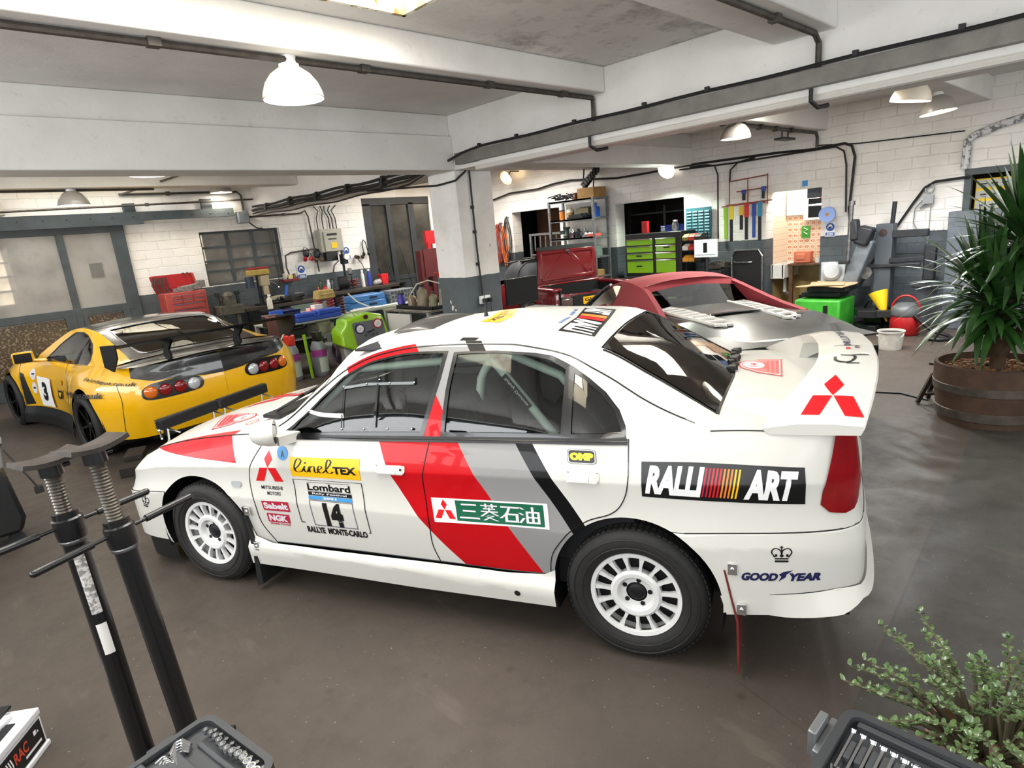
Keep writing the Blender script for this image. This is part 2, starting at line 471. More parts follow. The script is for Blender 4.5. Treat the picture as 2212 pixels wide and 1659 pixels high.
# beams and column
bm_ = MB(); bm_.bx(5.06, 5.66, -3.2, YW, 2.64, ZC); struct(bm_.build('trim_2', BEAMM, bevel=.012))
for i, (y0, y1, z0, x0, x1) in enumerate([(3.77, 4.07, 3.045, -3.2, 5.06), (3.77, 4.07, 2.95, 5.66, XW), (1.75, 2.2, 3.05, -3.2, 5.06), (1.75, 2.2, 2.98, 5.66, XW), (10.15, 10.45, 2.93, -3.2, 5.06), (8.2, 8.5, 2.95, 5.66, XW), (-.9, -.5, 3.05, -3.2, 5.06)]):
    struct(MB().bx(x0, x1, y0, y1, z0, ZC).build('trim_%d' % (i + 3), BEAMM, bevel=.012))
for i, (x0, x1, zb) in enumerate([(-3.2, 5.06, 2.64), (5.66, XW, 2.74)]):
    struct(MB().bx(x0, x1, 6.06, 6.5, zb, 3.03).bx(x0, x1, 6.1, 6.46, 3.03, ZC).build('trim_%d' % (i + 10), BEAMM, bevel=.01))


def column_mat():
    k, nt, bs = nmat('painted_column', .75)
    vec, x, y, z = coords(nt, 'World')
    b, g = tex(nt, vec, 2.2, detail=6), tex(nt, vec, 16, detail=8)
    wh = mix(nt, ramp(nt, b, .4, .7), h('#e6e4e0'), h('#d2cfc9')); wh = mix(nt, ramp(nt, g, .66, .72), wh, h('#7d7a74'))
    gr = mix(nt, ramp(nt, b, .4, .7), h('#555d60'), h('#474e51')); gr = mix(nt, ramp(nt, tex(nt, vec, 4, detail=2), .7, .71), gr, h('#d8d5cf'))
    setcol(nt, bs, mix(nt, z + g * .02 > 1.36, gr, wh)); bump(nt, bs, g, .3, .01)
    return k


struct(MB().bx(5.06, 5.67, 6.08, 6.62, 0, 2.64).build('trim_12', column_mat(), bevel=.015))
# ================================================================ pendant lamps
SHADE = mat('enamel_shade', '#9a9690', .35, coat=.3)
SHADEW = mat('white_enamel_shade', '#e6ddcf', .35, coat=.3)
BULB = mat('lamp_glow', '#ffffff', .4, emit=('#fff4e6', 60))
BULBW = mat('warm_lamp_glow', '#ffffff', .4, emit=('#ffd9a0', 60))


def pendant(loc, label, hang, sh=SHADE, r=.188, power=28, tilt=0., col=(1, .95, .86)):
    t = thing('pendant_lamp', label, 'lamp', loc, 0, 'bell lamps under the beams', rx=tilt)
    k = r / .188
    prof = [(r, 0), (r * .97, .035 * k), (r * .86, .09 * k), (r * .66, .14 * k), (r * .42, .172 * k), (.06 * k, .185 * k)]
    MB().lathe(prof + [(a - .004, z - .003) for a, z in prof[::-1]], 32, cap=False).build('lamp_shade', sh, t, smooth=60)
    MB().lathe([(.062, .18 * k), (.062, .2 * k), (.05, .205 * k), (.05, .245 * k), (.03, .25 * k), (.03, hang)], 20).build('lamp_holder', WHITEP, t, smooth=40)
    MB().ball((0, 0, .065 * k), .062 * k, 16).build('bulb', BULB, t, smooth=180)
    d = bpy.data.lights.new('bulb_light', 'SPOT'); d.energy = power; d.color = col; d.shadow_soft_size = .06; d.spot_size = 2.6; d.spot_blend = .5
    o = bpy.data.objects.new('bulb_light', d); COL.objects.link(o); o.parent = t; o.location = (0, 0, -.01)
    return t


pendant((2.02, 3.92, 2.8), 'large white bell lamp hanging over the white rally car', .197, SHADEW, power=22)
pendant((2.12, 7.6, 2.78), 'dark bell lamp half hidden behind the big left ceiling beam', .49)
pendant((1.88, 10.3, 2.72), 'grey bell lamp over the yellow car roof, near the sliding door', .173)
pendant((4.4, 11.8, 2.98), 'small dark bell lamp near the corner above the dirty window', .29, power=45, col=(1, .86, .66))
pendant((7.95, 3.92, 2.76), 'bell lamp under the beam above the hanging wiper blade rack', .135, power=230)
pendant((7.75, 1.95, 2.8), 'left of two bell lamps in front of the brick wall above the plant', .19, SHADEW, power=150, col=(.93, .96, 1), tilt=.15)
pendant((8.9, 1.95, 2.76), 'right, darker of two bell lamps above the tall potted plant', .23, power=150, tilt=-.1, col=(.9, .94, 1))


def flood(loc, label, rz, warm):
    t = thing('flood_lamp', label, 'lamp', loc, rz)
    MB().lathe([(.05, -.05), (.16, .06), (.165, .07)], 20, ax=(-1, 0, -.5), cap=False).build('lamp_shade', STEEL, t, smooth=60)
    MB().ball((-.03, 0, -.02), .07, 14).build('bulb', BULBW if warm else BULB, t, smooth=180)
    MB().tube([(.02, 0, .02), (.1, 0, .12), (10.67 - loc[0], 0, .12)], .014).build('bracket', DSTEEL, t)
    d = bpy.data.lights.new('flood_light', 'SPOT'); d.energy = 80 if warm else 230; d.color = (1, .85, .62) if warm else (.88, 1, .86); d.shadow_soft_size = .06; d.spot_size = 2.8; d.spot_blend = .5
    o = bpy.data.objects.new('flood_light', d); COL.objects.link(o); o.parent = t; o.location = (-.15, 0, -.1); o.rotation_euler = (0, .5, 0)


flood((10.3, 10.5, 3.06), 'warm flood lamp high on the far wall right of the column', 0, True)
flood((10.4, 6.42, 2.72), 'bright flood lamp at the beam end above the black and green tool chest', 0, False)
# ================================================================ white rally saloon
def spl(tab):
    "smooth monotone-ish curve through (x, y...) knots"
    xs = [p[0] for p in tab]; n = len(tab); dim = len(tab[0]) - 1
    def sl(i, k): return (tab[i + 1][k] - tab[i][k]) / (xs[i + 1] - xs[i])
    tg = []
    for i in range(n):
        r = []
        for k in range(1, dim + 1):
            if i == 0: r.append(sl(0, k))
            elif i == n - 1: r.append(sl(n - 2, k))
            else:
                a, b = sl(i - 1, k), sl(i, k); r.append(0 if a * b <= 0 else 2 * a * b / (a + b))
        tg.append(r)
    def f(x):
        x = min(max(x, xs[0]), xs[-1]); i = 0
        while i < n - 2 and x > xs[i + 1]: i += 1
        hh = xs[i + 1] - xs[i]; t = (x - xs[i]) / hh; o = []
        for k in range(1, dim + 1):
            a, b, m0, m1 = tab[i][k], tab[i + 1][k], tg[i][k - 1] * hh, tg[i + 1][k - 1] * hh
            o.append(a * (2 * t ** 3 - 3 * t * t + 1) + m0 * (t ** 3 - 2 * t * t + t) + b * (3 * t * t - 2 * t ** 3) + m1 * (t ** 3 - t * t))
        return o[0] if dim == 1 else tuple(o)
    return f


def catmull(pts, n=12):
    P = [tuple(2 * a - b for a, b in zip(pts[0], pts[1]))] + list(pts) + [tuple(2 * a - b for a, b in zip(pts[-1], pts[-2]))]; out = []
    for i in range(1, len(P) - 2):
        for j in range(n):
            t = j / n
            out.append(tuple(.5 * (2 * b + (c - a) * t + (2 * a - 5 * b + 4 * c - d) * t * t + (3 * b - a - 3 * c + d) * t ** 3) for a, b, c, d in zip(*P[i - 1:i + 3])))
    return out + [tuple(pts[-1])]


class Plan:
    "a plan outline from front centre round the near side to rear centre, by arc length"
    def __init__(s, pts):
        s.p = catmull(pts); s.s = [0.]
        for a, b in zip(s.p, s.p[1:]): s.s.append(s.s[-1] + math.hypot(b[0] - a[0], b[1] - a[1]))
        s.L = s.s[-1]
    def at(s, q):
        q = min(max(q, 0), s.L - 1e-6); lo, hi = 0, len(s.s) - 1
        while hi - lo > 1:
            m = (lo + hi) // 2
            if s.s[m] <= q: lo = m
            else: hi = m
        t = (q - s.s[lo]) / (s.s[hi] - s.s[lo]); a, b = s.p[lo], s.p[hi]
        return a[0] + (b[0] - a[0]) * t, a[1] + (b[1] - a[1]) * t
    def nrm(s, q):
        e = .03; a, b = s.at(q - e), s.at(q + e); dx, dy = b[0] - a[0], b[1] - a[1]; l = math.hypot(dx, dy)
        return -dy / l, dx / l           # points to the inside of the car
    def of_u(s, u):
        lo, hi = 0., s.L
        for _ in range(40):
            m = (lo + hi) / 2
            if s.at(m)[0] < u: lo = m
            else: hi = m
        return lo


PL = Plan([(-.86, .845), (-.855, .6), (-.835, .4), (-.81, .25), (-.755, .145), (-.66, .065), (-.5, .025), (-.3, .006), (0, 0), (.3, .004), (.7, .012), (1.3, .012), (2.0, .01), (2.3, .002), (2.51, -.003), (2.75, 0), (2.95, .012), (3.12, .034), (3.25, .072), (3.33, .125), (3.372, .2), (3.40, .4), (3.418, .65), (3.425, .845)])
zs = spl([(0, .70), (.4, .695), (.7, .675), (.9, .715), (1.15, .80), (1.4, .855), (1.65, .893), (1.9, .92), (2.13, .932), (2.6, .945), (3.1, .965), (3.6, .985), (4.0, 1.005), (4.3, 1.045), (4.5, 1.056), (4.8, 1.058), (5.0, 1.055), (5.7, 1.05)])
zw = spl([(0, .6), (.7, .61), (.9, .645), (1.3, .715), (1.9, .752), (2.8, .789), (3.6, .818), (4.2, .838), (4.65, .862), (4.9, .868), (5.7, .875)])
zc = spl([(0, .5), (.7, .5), (1.2, .55), (1.7, .575), (3.7, .578), (4.15, .628), (4.5, .66), (4.8, .675), (5.7, .685)])
ds = spl([(0, .10), (.7, .13), (1., .115), (1.3, .105), (1.9, .09), (2.2, .078), (4.0, .08), (4.3, .095), (4.6, .075), (4.8, .05), (5.7, .04)])
dw = spl([(0, .05), (.7, .05), (1., .035), (1.5, .018), (4.2, .018), (4.6, .012), (4.9, .02), (5.7, .02)])
db = spl([(0, .02), (.9, .02), (1.3, .05), (4.0, .05), (4.3, .02), (5.7, .0)])


def z_of(s, t): return .18 + (zc(s) - .18) * t if t <= 1 else zc(s) + (zw(s) - zc(s)) * (t - 1) if t <= 2 else zw(s) + (zs(s) - zw(s)) * (t - 2)


def t_of(s, z): return (z - .18) / (zc(s) - .18) if z <= zc(s) else 1 + (z - zc(s)) / (zw(s) - zc(s)) if z <= zw(s) else 2 + (z - zw(s)) / (zs(s) - zw(s))


def d_of(s, t):
    if t <= 1: return .006 + (db(s) - .006) * max(0, 1 - t) ** 1.3
    if t <= 2:
        k = t - 1; return .006 + (dw(s) - .006) * k + .010 * math.sin(PI * k)
    k = min(t - 2, 1.2); return dw(s) + (ds(s) - dw(s)) * (.72 * k + .28 * k * k)


def side(s, t, off=0.):
    u, v = PL.at(s); nx, ny = PL.nrm(s); d = d_of(s, t) - off
    return V((u + nx * d, v + ny * d, z_of(s, t)))


def skin(name, poly, m, parent, fn, holes=(), ustep=.06, vcuts=(), mirror=False, far=1.69, two=True, sharp=True):
    "polygon in surface parameters (a, b), cut into a fine net and laid on fn(a, b); mirror adds the far side as a second mesh"
    out = []
    bm = bmesh.new()
    loops = [poly] + list(holes)
    from mathutils.geometry import tessellate_polygon
    flat = [p for l in loops for p in l]
    vs = [bm.verts.new((a, b, 0)) for a, b in flat]
    for tri in tessellate_polygon([[V((a, b, 0)) for a, b in l] for l in loops]):
        try: bm.faces.new([vs[i] for i in tri])
        except ValueError: pass
    bmesh.ops.dissolve_limit(bm, angle_limit=.01, verts=bm.verts, edges=bm.edges)
    lo, hi = min(a for a, b in flat), max(a for a, b in flat)
    for i in range(1, int((hi - lo) / ustep) + 1):
        bmesh.ops.bisect_plane(bm, geom=bm.verts[:] + bm.edges[:] + bm.faces[:], plane_co=(lo + i * ustep, 0, 0), plane_no=(1, 0, 0), dist=1e-5)
    for c in vcuts:
        bmesh.ops.bisect_plane(bm, geom=bm.verts[:] + bm.edges[:] + bm.faces[:], plane_co=(0, c, 0), plane_no=(0, 1, 0), dist=1e-5)
    bmesh.ops.triangulate(bm, faces=[f for f in bm.faces if len(f.verts) > 4])
    prm = [(v.co.x, v.co.y) for v in bm.verts]; e = .004
    pos, nor = [], []
    for a, b in prm:
        p = V(fn(a, b)); n = (V(fn(a + e, b)) - V(fn(a - e, b))).cross(V(fn(a, b + e)) - V(fn(a, b - e)))
        pos.append(p); nor.append(n.normalized() if n.length > 1e-12 else V((0, -1, 0)))
    faces = [tuple(v.index for v in f.verts) for f in bm.faces] if not bm.verts.index_update() else []
    bm.free()
    for k in range(2 if mirror else 1):
        P = [V((p.x, far - p.y, p.z)) for p in pos] if k else pos
        N = [V((n.x, -n.y, n.z)) for n in nor] if k else nor
        me = bpy.data.meshes.new(name)
        F = []
        for f in faces:
            c = (P[f[1]] - P[f[0]]).cross(P[f[2]] - P[f[0]])
            F.append(f if c.dot(N[f[0]] + N[f[1]] + N[f[2]]) > 0 else f[::-1])
        me.from_pydata(P, [], F); me.update()
        me.polygons.foreach_set('use_smooth', [True] * len(me.polygons))
        me.normals_split_custom_set_from_vertices(N)
        for q in (m if isinstance(m, (list, tuple)) else [m]): me.materials.append(q)
        o = bpy.data.objects.new(name, me); COL.objects.link(o); o.parent = parent; out.append(o)
    return out


def arc(cx, cz, r, a0, a1, n=20): return [(cx + r * math.cos(math.radians(a0 + (a1 - a0) * i / n)), cz + r * math.sin(math.radians(a0 + (a1 - a0) * i / n))) for i in range(n + 1)]


# greenhouse: side surface between shoulder and roof edge
RAIL = spl([(.5, .925, .115), (.62, .985, .14), (.80, 1.125, .20), (1.0, 1.265, .25), (1.2, 1.34, .272), (1.45, 1.38, .28), (1.7, 1.388, .283), (2.0, 1.382, .288), (2.2, 1.375, .30), (2.34, 1.345, .30), (2.55, 1.235, .285), (2.72, 1.135, .27), (2.84, 1.063, .255)])


def shoulder(u):
    s = PL.of_u(u); return side(s, 3.0)


def house(u, w, off=0.):
    "w 0 at the shoulder, 1 at the roof edge"
    b = shoulder(u); z1, v1 = RAIL(u); c = max(w, 0); g = min(max((u - 2.3) / .5, 0), 1)
    k = (.62 * c + .38 * c ** 1.6) * (1 - g) + g * c ** .7 + .62 * min(w, 0)
    return V((u, b.y + (v1 - b.y) * k - off, b.z + (max(z1, b.z + .004) - b.z) * w))


class Body:
    "the same kind of shell for the other cars, from their own tables"
    def __init__(s, plan, zs, zw, zc, ds, dw, db, rail, vc, z0=.16):
        s.PL, s.vc, s.z0 = Plan(plan), vc, z0
        s.zs, s.zw, s.zc, s.ds, s.dw, s.db, s.rail = [spl(q) for q in (zs, zw, zc, ds, dw, db, rail)]
    def S(s, u): return s.PL.of_u(u)
    def z_of(s, q, t):
        c, w, h_ = s.zc(s.PL.at(q)[0]), s.zw(s.PL.at(q)[0]), s.zs(s.PL.at(q)[0])
        return s.z0 + (c - s.z0) * t if t <= 1 else c + (w - c) * (t - 1) if t <= 2 else w + (h_ - w) * (t - 2)
    def t_of(s, q, z):
        u = s.PL.at(q)[0]; c, w, h_ = s.zc(u), s.zw(u), s.zs(u)
        return (z - s.z0) / (c - s.z0) if z <= c else 1 + (z - c) / (w - c) if z <= w else 2 + (z - w) / (h_ - w)
    def side(s, q, t, off=0.):
        u, v = s.PL.at(q); nx, ny = s.PL.nrm(q); b, w, h_ = s.db(u), s.dw(u), s.ds(u)
        if t <= 1: d = b * max(0, 1 - t) ** 1.5
        elif t <= 2: d = w * (t - 1) ** 1.6
        else: d = w + (h_ - w) * (.55 * min(t - 2, 1.2) + .45 * min(t - 2, 1.2) ** 2)
        d -= off
        return V((u + nx * d, v + ny * d, s.z_of(q, t)))
    def house(s, u, w, off=0.):
        b = s.side(s.S(u), 3.); z1, v1 = s.rail(u); c = max(w, 0); k = .6 * c + .4 * c ** 1.7 + .6 * min(w, 0)
        return V((u, b[1] + (v1 - b[1]) * k - off, b[2] + (max(z1, b[2] + .004) - b[2]) * w))
    def ruled(s, A, C, ex): return ruled(A, C, ex, 2 * s.vc)
    def arch(s, u0, cz, r, a0, a1, n=24):
        q0 = s.S(u0); return [(a, s.t_of(a, b)) for a, b in arc(q0, cz, r, a0, a1, n)]
def rrect(w, hh, r, n=4, cx=0, cy=0):
    o = []
    for qx, qy, a in ((1, 1, 0), (-1, 1, 90), (-1, -1, 180), (1, -1, 270)):
        o += [(cx + qx * (w / 2 - r) + r * math.cos(math.radians(a + 90 * i / n)), cy + qy * (hh / 2 - r) + r * math.sin(math.radians(a + 90 * i / n))) for i in range(n + 1)]
    return o


def ribbon(pts, w, n=4, smooth=True):
    "a pen stroke of width w along 2D points, as (verts, faces)"
    p = catmull([tuple(q) for q in pts], n) if smooth and len(pts) > 2 else [tuple(q) for q in pts]; vs = []
    for i, a in enumerate(p):
        b, c = p[max(i - 1, 0)], p[min(i + 1, len(p) - 1)]; dx, dy = c[0] - b[0], c[1] - b[1]; l = math.hypot(dx, dy) or 1
        vs += [(a[0] - dy / l * w / 2, a[1] + dx / l * w / 2), (a[0] + dy / l * w / 2, a[1] - dx / l * w / 2)]
    return vs, [(2 * i, 2 * i + 1, 2 * i + 3, 2 * i + 2) for i in range(len(p) - 1)]


def poly2(pts): return list(pts), [tuple(range(len(pts)))]
def rect2(x0, y0, x1, y1): return poly2([(x0, y0), (x1, y0), (x1, y1), (x0, y1)])
def text2(t, x, y, w, hh, **k):
    vs, fs = fit_text(t, w, hh, **k); return [(a + x, b + y) for a, b in vs], fs
def join2(*ls):
    vs, fs = [], []
    for a, b in ls:
        o = len(vs); vs += a; fs += [tuple(o + i for i in f) for f in b]
    return vs, fs
def turn2(l, f): return [f(*p) for p in l[0]], l[1]


def decal(name, fn, W, H, quad, layers, parent, up, step=.06, lift=.0022, label=None, acuts=(), bcuts=()):
    "stickers: 2D layers in a W x H box warped to quad (tl, tr, bl, br) of fn's parameters; one mesh"
    tl, tr, bl, br = [V((q[0], q[1], 0)) for q in quad]; mats, allv, allf, mi = [], [], [], []
    up = V(up)
    for li, (m, (vs, fs)) in enumerate(layers):
        if m not in mats: mats.append(m)
        bm = bmesh.new(); bv = []
        for x, y in vs:
            a, b = x / W, y / H; top, bot = tl.lerp(tr, a), bl.lerp(br, a); bv.append(bm.verts.new(bot.lerp(top, b)))
        for f in fs:
            try: bm.faces.new([bv[i] for i in f])
            except ValueError: pass
        big = [f for f in bm.faces if len(f.verts) > 4]
        if big: bmesh.ops.triangulate(bm, faces=big)
        if len(fs) < 4000:
            xs = [v.co.x for v in bm.verts]; ys = [v.co.y for v in bm.verts]
            for c in [min(xs) + i * step for i in range(1, int((max(xs) - min(xs)) / step) + 1)] + [q for q in acuts if min(xs) < q < max(xs)]:
                bmesh.ops.bisect_plane(bm, geom=bm.verts[:] + bm.edges[:] + bm.faces[:], plane_co=(c, 0, 0), plane_no=(1, 0, 0), dist=1e-6)
            n = 6 if max(ys) - min(ys) > .25 else 2
            for c in [min(ys) + (max(ys) - min(ys)) * i / n for i in range(1, n)] + [q for q in bcuts if min(ys) < q < max(ys)]:
                bmesh.ops.bisect_plane(bm, geom=bm.verts[:] + bm.edges[:] + bm.faces[:], plane_co=(0, c, 0), plane_no=(0, 1, 0), dist=1e-6)
        bm.verts.index_update(); o = len(allv); e = .003
        for v in bm.verts:
            a, b = v.co.x, v.co.y; p = V(fn(a, b)); n = (V(fn(a + e, b)) - V(fn(a - e, b))).cross(V(fn(a, b + e)) - V(fn(a, b - e)))
            if n.length > 1e-12: n.normalize()
            if n.dot(up) < 0: n = -n
            allv.append(p + n * (lift + .0006 * li))
        for f in bm.faces:
            ix = [o + v.index for v in f.verts]
            if len(ix) > 2:
                nn = (allv[ix[1]] - allv[ix[0]]).cross(allv[ix[2]] - allv[ix[0]])
                allf.append(ix if nn.dot(up) > 0 else ix[::-1]); mi.append(mats.index(m))
        bm.free()
    me = bpy.data.meshes.new(name); me.from_pydata(allv, [], allf); me.update()
    for m in mats: me.materials.append(m)
    me.polygons.foreach_set('material_index', mi); me.polygons.foreach_set('use_smooth', [True] * len(mi))
    o = bpy.data.objects.new(name, me); COL.objects.link(o); o.parent = parent
    if label: o['label'] = label
    return o


def glass(name, tint, refl=.06, rough=0.02, ior=1.5):
    k = bpy.data.materials.new(name); k.use_nodes = True; nt = k.node_tree; nt.nodes.clear()
    o = nt.nodes.new('ShaderNodeOutputMaterial'); t = nt.nodes.new('ShaderNodeBsdfTransparent'); g = nt.nodes.new('ShaderNodeBsdfGlossy'); mx = nt.nodes.new('ShaderNodeMixShader'); fr = nt.nodes.new('ShaderNodeFresnel')
    t.inputs[0].default_value = h(tint); g.inputs['Roughness'].default_value = rough; fr.inputs[0].default_value = ior
    a = E(nt, fr.outputs[0]) + refl
    nt.links.new(a.k, mx.inputs[0]); nt.links.new(t.outputs[0], mx.inputs[1]); nt.links.new(g.outputs[0], mx.inputs[2]); nt.links.new(mx.outputs[0], o.inputs[0])
    return k


# ---- paints
def paint(name, livery=False, base='#cfcdc6'):
    k, nt, bs = nmat(name, .32, coat=.22, spec=.14)
    if not livery:
        bs.inputs['Base Color'].default_value = h(base); return k
    vec, x, y, z = coords(nt)
    side_ = (y < .288) | (y > 1.402)
    q = z * -1 + .92
    up = z > .92
    left = (q * q * .6 + q * .38) * (z < .92) + (q * .78) * up + 1.258
    right = (z * -1 + .95) * .66 + 1.690
    bl = (z * -1 + .945) * .70 + 1.992
    red = (x > left) & (x < right)
    gr = (x > right) & (x < bl) & (z < 1.362)
    bk = (x > bl) & (x < bl + .085)
    fx = (z * -1 + .915) * .45 + .255
    fred = (x < fx) & (z > (x + .41) * -.022 + .786) & (x > -.6)
    c = mix(nt, gr & side_, h(base), h('#8b8a89'))
    c = mix(nt, bk & side_, c, h('#0c0c0d'))
    c = mix(nt, (red | fred) & side_, c, h('#ba0e17'))
    setcol(nt, bs, c); return k


PW, PLV = paint('white_car_paint'), paint('white_paint_with_red_grey_black_livery', True)


def bonnet_paint():
    k, nt, bs = nmat('white_bonnet_paint', .32, coat=.22, spec=.14)
    vec, x, y, z = coords(nt)
    f = (x < (y * -.2 + .29)) & (x > -.42) & ((y < (x + .42) * .10 + .105) | (y > (x + .42) * -.10 + 1.585))
    setcol(nt, bs, mix(nt, f, h('#cfcdc6'), h('#ba0e17'))); return k


PBON = bonnet_paint()
SRED, SBLK, SWHT, SYEL = mat('sticker_red', '#d3121b', .35), mat('sticker_black', '#0d0d0e', .35), mat('sticker_white', '#eeeeec', .4), mat('sticker_yellow', '#f2b90d', .35)
SGRN, SBLU, SORG, SCRIM, SGRY, SDBL = mat('sticker_green', '#0c5c40', .4), mat('sticker_blue', '#3a8fd0', .4), mat('sticker_orange', '#e8822a', .4), mat('sticker_crimson', '#b01c3a', .4), mat('sticker_grey', '#d9d5da', .4), mat('sticker_navy', '#1a1c4a', .4)
GLS, GLSD, GLSC = glass('tinted_glass', '#c4cdc8', .03), glass('dark_tinted_glass', '#4c524f'), glass('clear_glass', '#d5dad8', .03)
TRIM, INT = mat('gloss_black_trim', '#0b0b0c', .25, coat=.4), mat('dark_cabin', '#16171a', .85)
TAIL = mat('red_lamp_lens', '#8c0a12', .12, coat=1., noise=(9, '#6d060d'))
LENS, AMBER = mat('clear_lamp_lens', '#c9cfd2', .1, coat=1., m=.3), mat('amber_lamp_lens', '#d96a10', .15, coat=1.)
TYRE = mat('tyre_rubber', '#191919', .7, noise=(30, '#211f1d'), bmp=(60, .15))
ALLOYW = mat('white_alloy', '#dededc', .4, coat=.3)
HUBD = mat('dark_hub', '#1c1c1e', .5, .4)

CAR = thing('rally_car', 'white rally saloon with red, grey and black stripes and number 14, in the foreground', 'car', (.9196, 3.6977, 0), math.radians(-66.68))
MIRR = dict(mirror=True)
SS = PL.of_u


def arc_st(cs, cz, r, a0, a1, n=26): return [(s, t_of(s, z)) for s, z in arc(cs, cz, r, a0, a1, n)]


TC = [.3, .6, .97, 1.03, 1.3, 1.6, 1.96, 2.04, 2.35, 2.7]
FA = arc_st(1.50, .31, .362, 139, -19); RA = arc_st(4.012, .314, .366, 191, 63)
seamF = [(2.01, .325), (1.941, .612), (1.927, .942), (1.908, 1.527), (1.941, 2.143), (2.011, 2.724), (2.05, 3.)]
seamB = [(3.054, .378), (3.027, .627), (3.028, .986), (3.015, 1.702), (3.026, 2.172), (3.048, 2.861), (3.05, 3.)]
seamR = [(3.63, .42), (3.64, .62), (3.667, .78), (3.741, 1.023), (3.826, 1.253), (3.929, 1.393), (3.98, 1.625), (4.006, 2.064), (4.004, 3.)]
# bumper below its seam line, then each panel up to the shoulder
fb = [(0, 1.02), (.72, 1.02), (1.227, 1.02)] + arc_st(1.50, .31, .362, 139, 199, 14) + [(1.13, 0.1), (.7, .12), (0, .12)]
skin('front_bumper', fb, PW, CAR, lambda s, t: side(s, t, .006), vcuts=TC, ustep=.05, **MIRR)
skin('air_dam', [(.0, .12), (.7, .12), (1.13, .1), (1.12, -.35), (.7, -.4), (0, -.4)], BLK, CAR, lambda s, t: side(s, t, -.02), ustep=.08, **MIRR)
skin('headlamp', [(.06, 1.07), (.70, 1.07), (.84, 1.12), (.80, 1.75), (.7, 2.05), (.12, 2.0)], LENS, CAR, lambda s, t: side(s, t, .004), ustep=.05, **MIRR)
skin('fender', [(0., 1.02), (.72, 1.02), (1.227, 1.02)] + FA + [(1.85, .05), (2.0, .1)] + seamF + [(1.6, 3.), (1.2, 3.), (.85, 3.), (.5, 3.), (0, 3.)], PLV, CAR, side, vcuts=TC, ustep=.05, **MIRR)
skin('front_door', seamF[::-1] + [(2.5, .355)] + seamB + [(2.5, 3.)], PLV, CAR, side, vcuts=TC, **MIRR)
skin('rear_door', seamB[::-1] + [(3.42, .392)] + seamR + [(3.5, 3.)], PLV, CAR, side, vcuts=TC, **MIRR)
ra = [p for p in RA if p[1] > .42]
skin('quarter_panel', seamR[::-1] + arc_st(4.012, .314, .366, 171, 63) + [(4.23, 1.02), (4.5, 1.02), (4.8, 1.02), (5.599, 1.02), (5.599, 3.), (5.2, 3.), (4.9, 3.), (4.7, 3.), (4.4, 3.)], PLV, CAR, side, vcuts=TC, ustep=.04, **MIRR)
RB = arc_st(4.012, .314, .366, 62, -2, 12)
skin('rear_bumper', RB[::-1] + [(4.23, 1.005), (4.5, 1.005), (4.8, 1.005), (5.599, 1.005), (5.599, .5), (4.9, .5), (4.8, .52), (4.55, .47)], PW, CAR, lambda s, t: side(s, t, .014 - .012 * max(0, (t - .88) / .12)), vcuts=TC + [.9], ustep=.03, **MIRR)
skin('bumper_lip', [(4.366, .43), (4.39, .25), (4.6, .29), (4.79, .357), (4.88, .42), (5.599, .42), (5.599, .5), (4.9, .5), (4.8, .52), (4.55, .47), (4.40, .46)], PW, CAR, lambda s, t: side(s, t, .016 + .055 * max(0, min(1, (s - 4.55) / .25)) * max(0, .52 - t) / .16), ustep=.03, vcuts=[.3, .35, .4, .45], **MIRR)
skin('side_skirt', [(1.85, .62), (1.88, .40), (2.0, .34), (2.4, .345), (3.05, .375), (3.42, .385), (3.6, .42), (3.655, .5), (3.655, .06), (3.45, .04), (2.9, .0), (1.83, -.02), (1.835, .3)], PW, CAR, lambda s, t: side(s, t, .004 + .045 * max(0, min(1, (.42 - t) / .16))), ustep=.08, vcuts=[.05, .15, .26, .3, .34, .38], **MIRR)
# seams between panels
sm = MB()
for line in (seamF, seamB, seamR, [(2.01, .33), (2.5, .36), (3.054, .385), (3.42, .4), (3.63, .43)], [(4.23, 1.02), (4.5, 1.02), (4.8, 1.02), (5.55, 1.02)], [(.72, 1.02), (1.0, 1.02), (1.227, 1.02)], [(.7, 3.), (.9, 3.), (1.2, 3.), (1.6, 3.), (1.9, 3.), (2.1, 3.)], [(4.33, 3.), (4.5, 3.), (4.7, 3.), (4.8, 3.)]):
    pts = [side(s, t, .0004) for s, t in catmull(line, 6)]
    for k in (0, 1): sm.tube([V((p.x, 1.69 - p.y if k else p.y, p.z)) for p in pts], .0028, 5)
sm.build('panel_seam', TRIM, CAR)
# greenhouse sides
fw = [(.66, .05), (.735, .50), (.86, .74), (.99, .855), (1.146, .89), (1.341, .893), (1.575, .876), (1.55, .6), (1.485, .05)]
rw = [(1.618, .05), (1.628, .5), (1.649, .862), (1.85, .875), (2.031, .846), (2.121, .80), (2.195, .71), (2.195, .05)]
qw = [(2.243, .05), (2.236, .68), (2.277, .64), (2.363, .495), (2.425, .33), (2.458, .12), (2.46, .06)]
fo = [(.60, .0), (.64, .24), (.715, .53), (.845, .775), (.98, .885), (1.146, .915), (1.341, .916), (1.60, .9), (1.575, .6), (1.505, .0)]
ro = [(1.596, .0), (1.608, .5), (1.63, .885), (1.85, .898), (2.04, .878), (2.125, .848), (2.231, .742), (2.308, .645), (2.383, .525), (2.444, .357), (2.476, .162), (2.485, .0)]
WC = [.15, .3, .45, .6, .75, .9]
skin('pillar_frame', [(.53, 0), (.6, 0), (1.3, 0), (1.6, 0), (2.5, 0), (2.84, 0), (2.84, 1), (2.6, 1), (2.34, 1), (2.1, 1), (1.7, 1), (1.3, 1), (1.0, 1), (.8, 1), (.62, 1), (.55, 1)], PLV, CAR, house, holes=[fo, ro], vcuts=WC, ustep=.05, **MIRR)
skin('window_trim', fo, TRIM, CAR, lambda u, w: house(u, w, .001), holes=[fw], vcuts=WC, **MIRR)
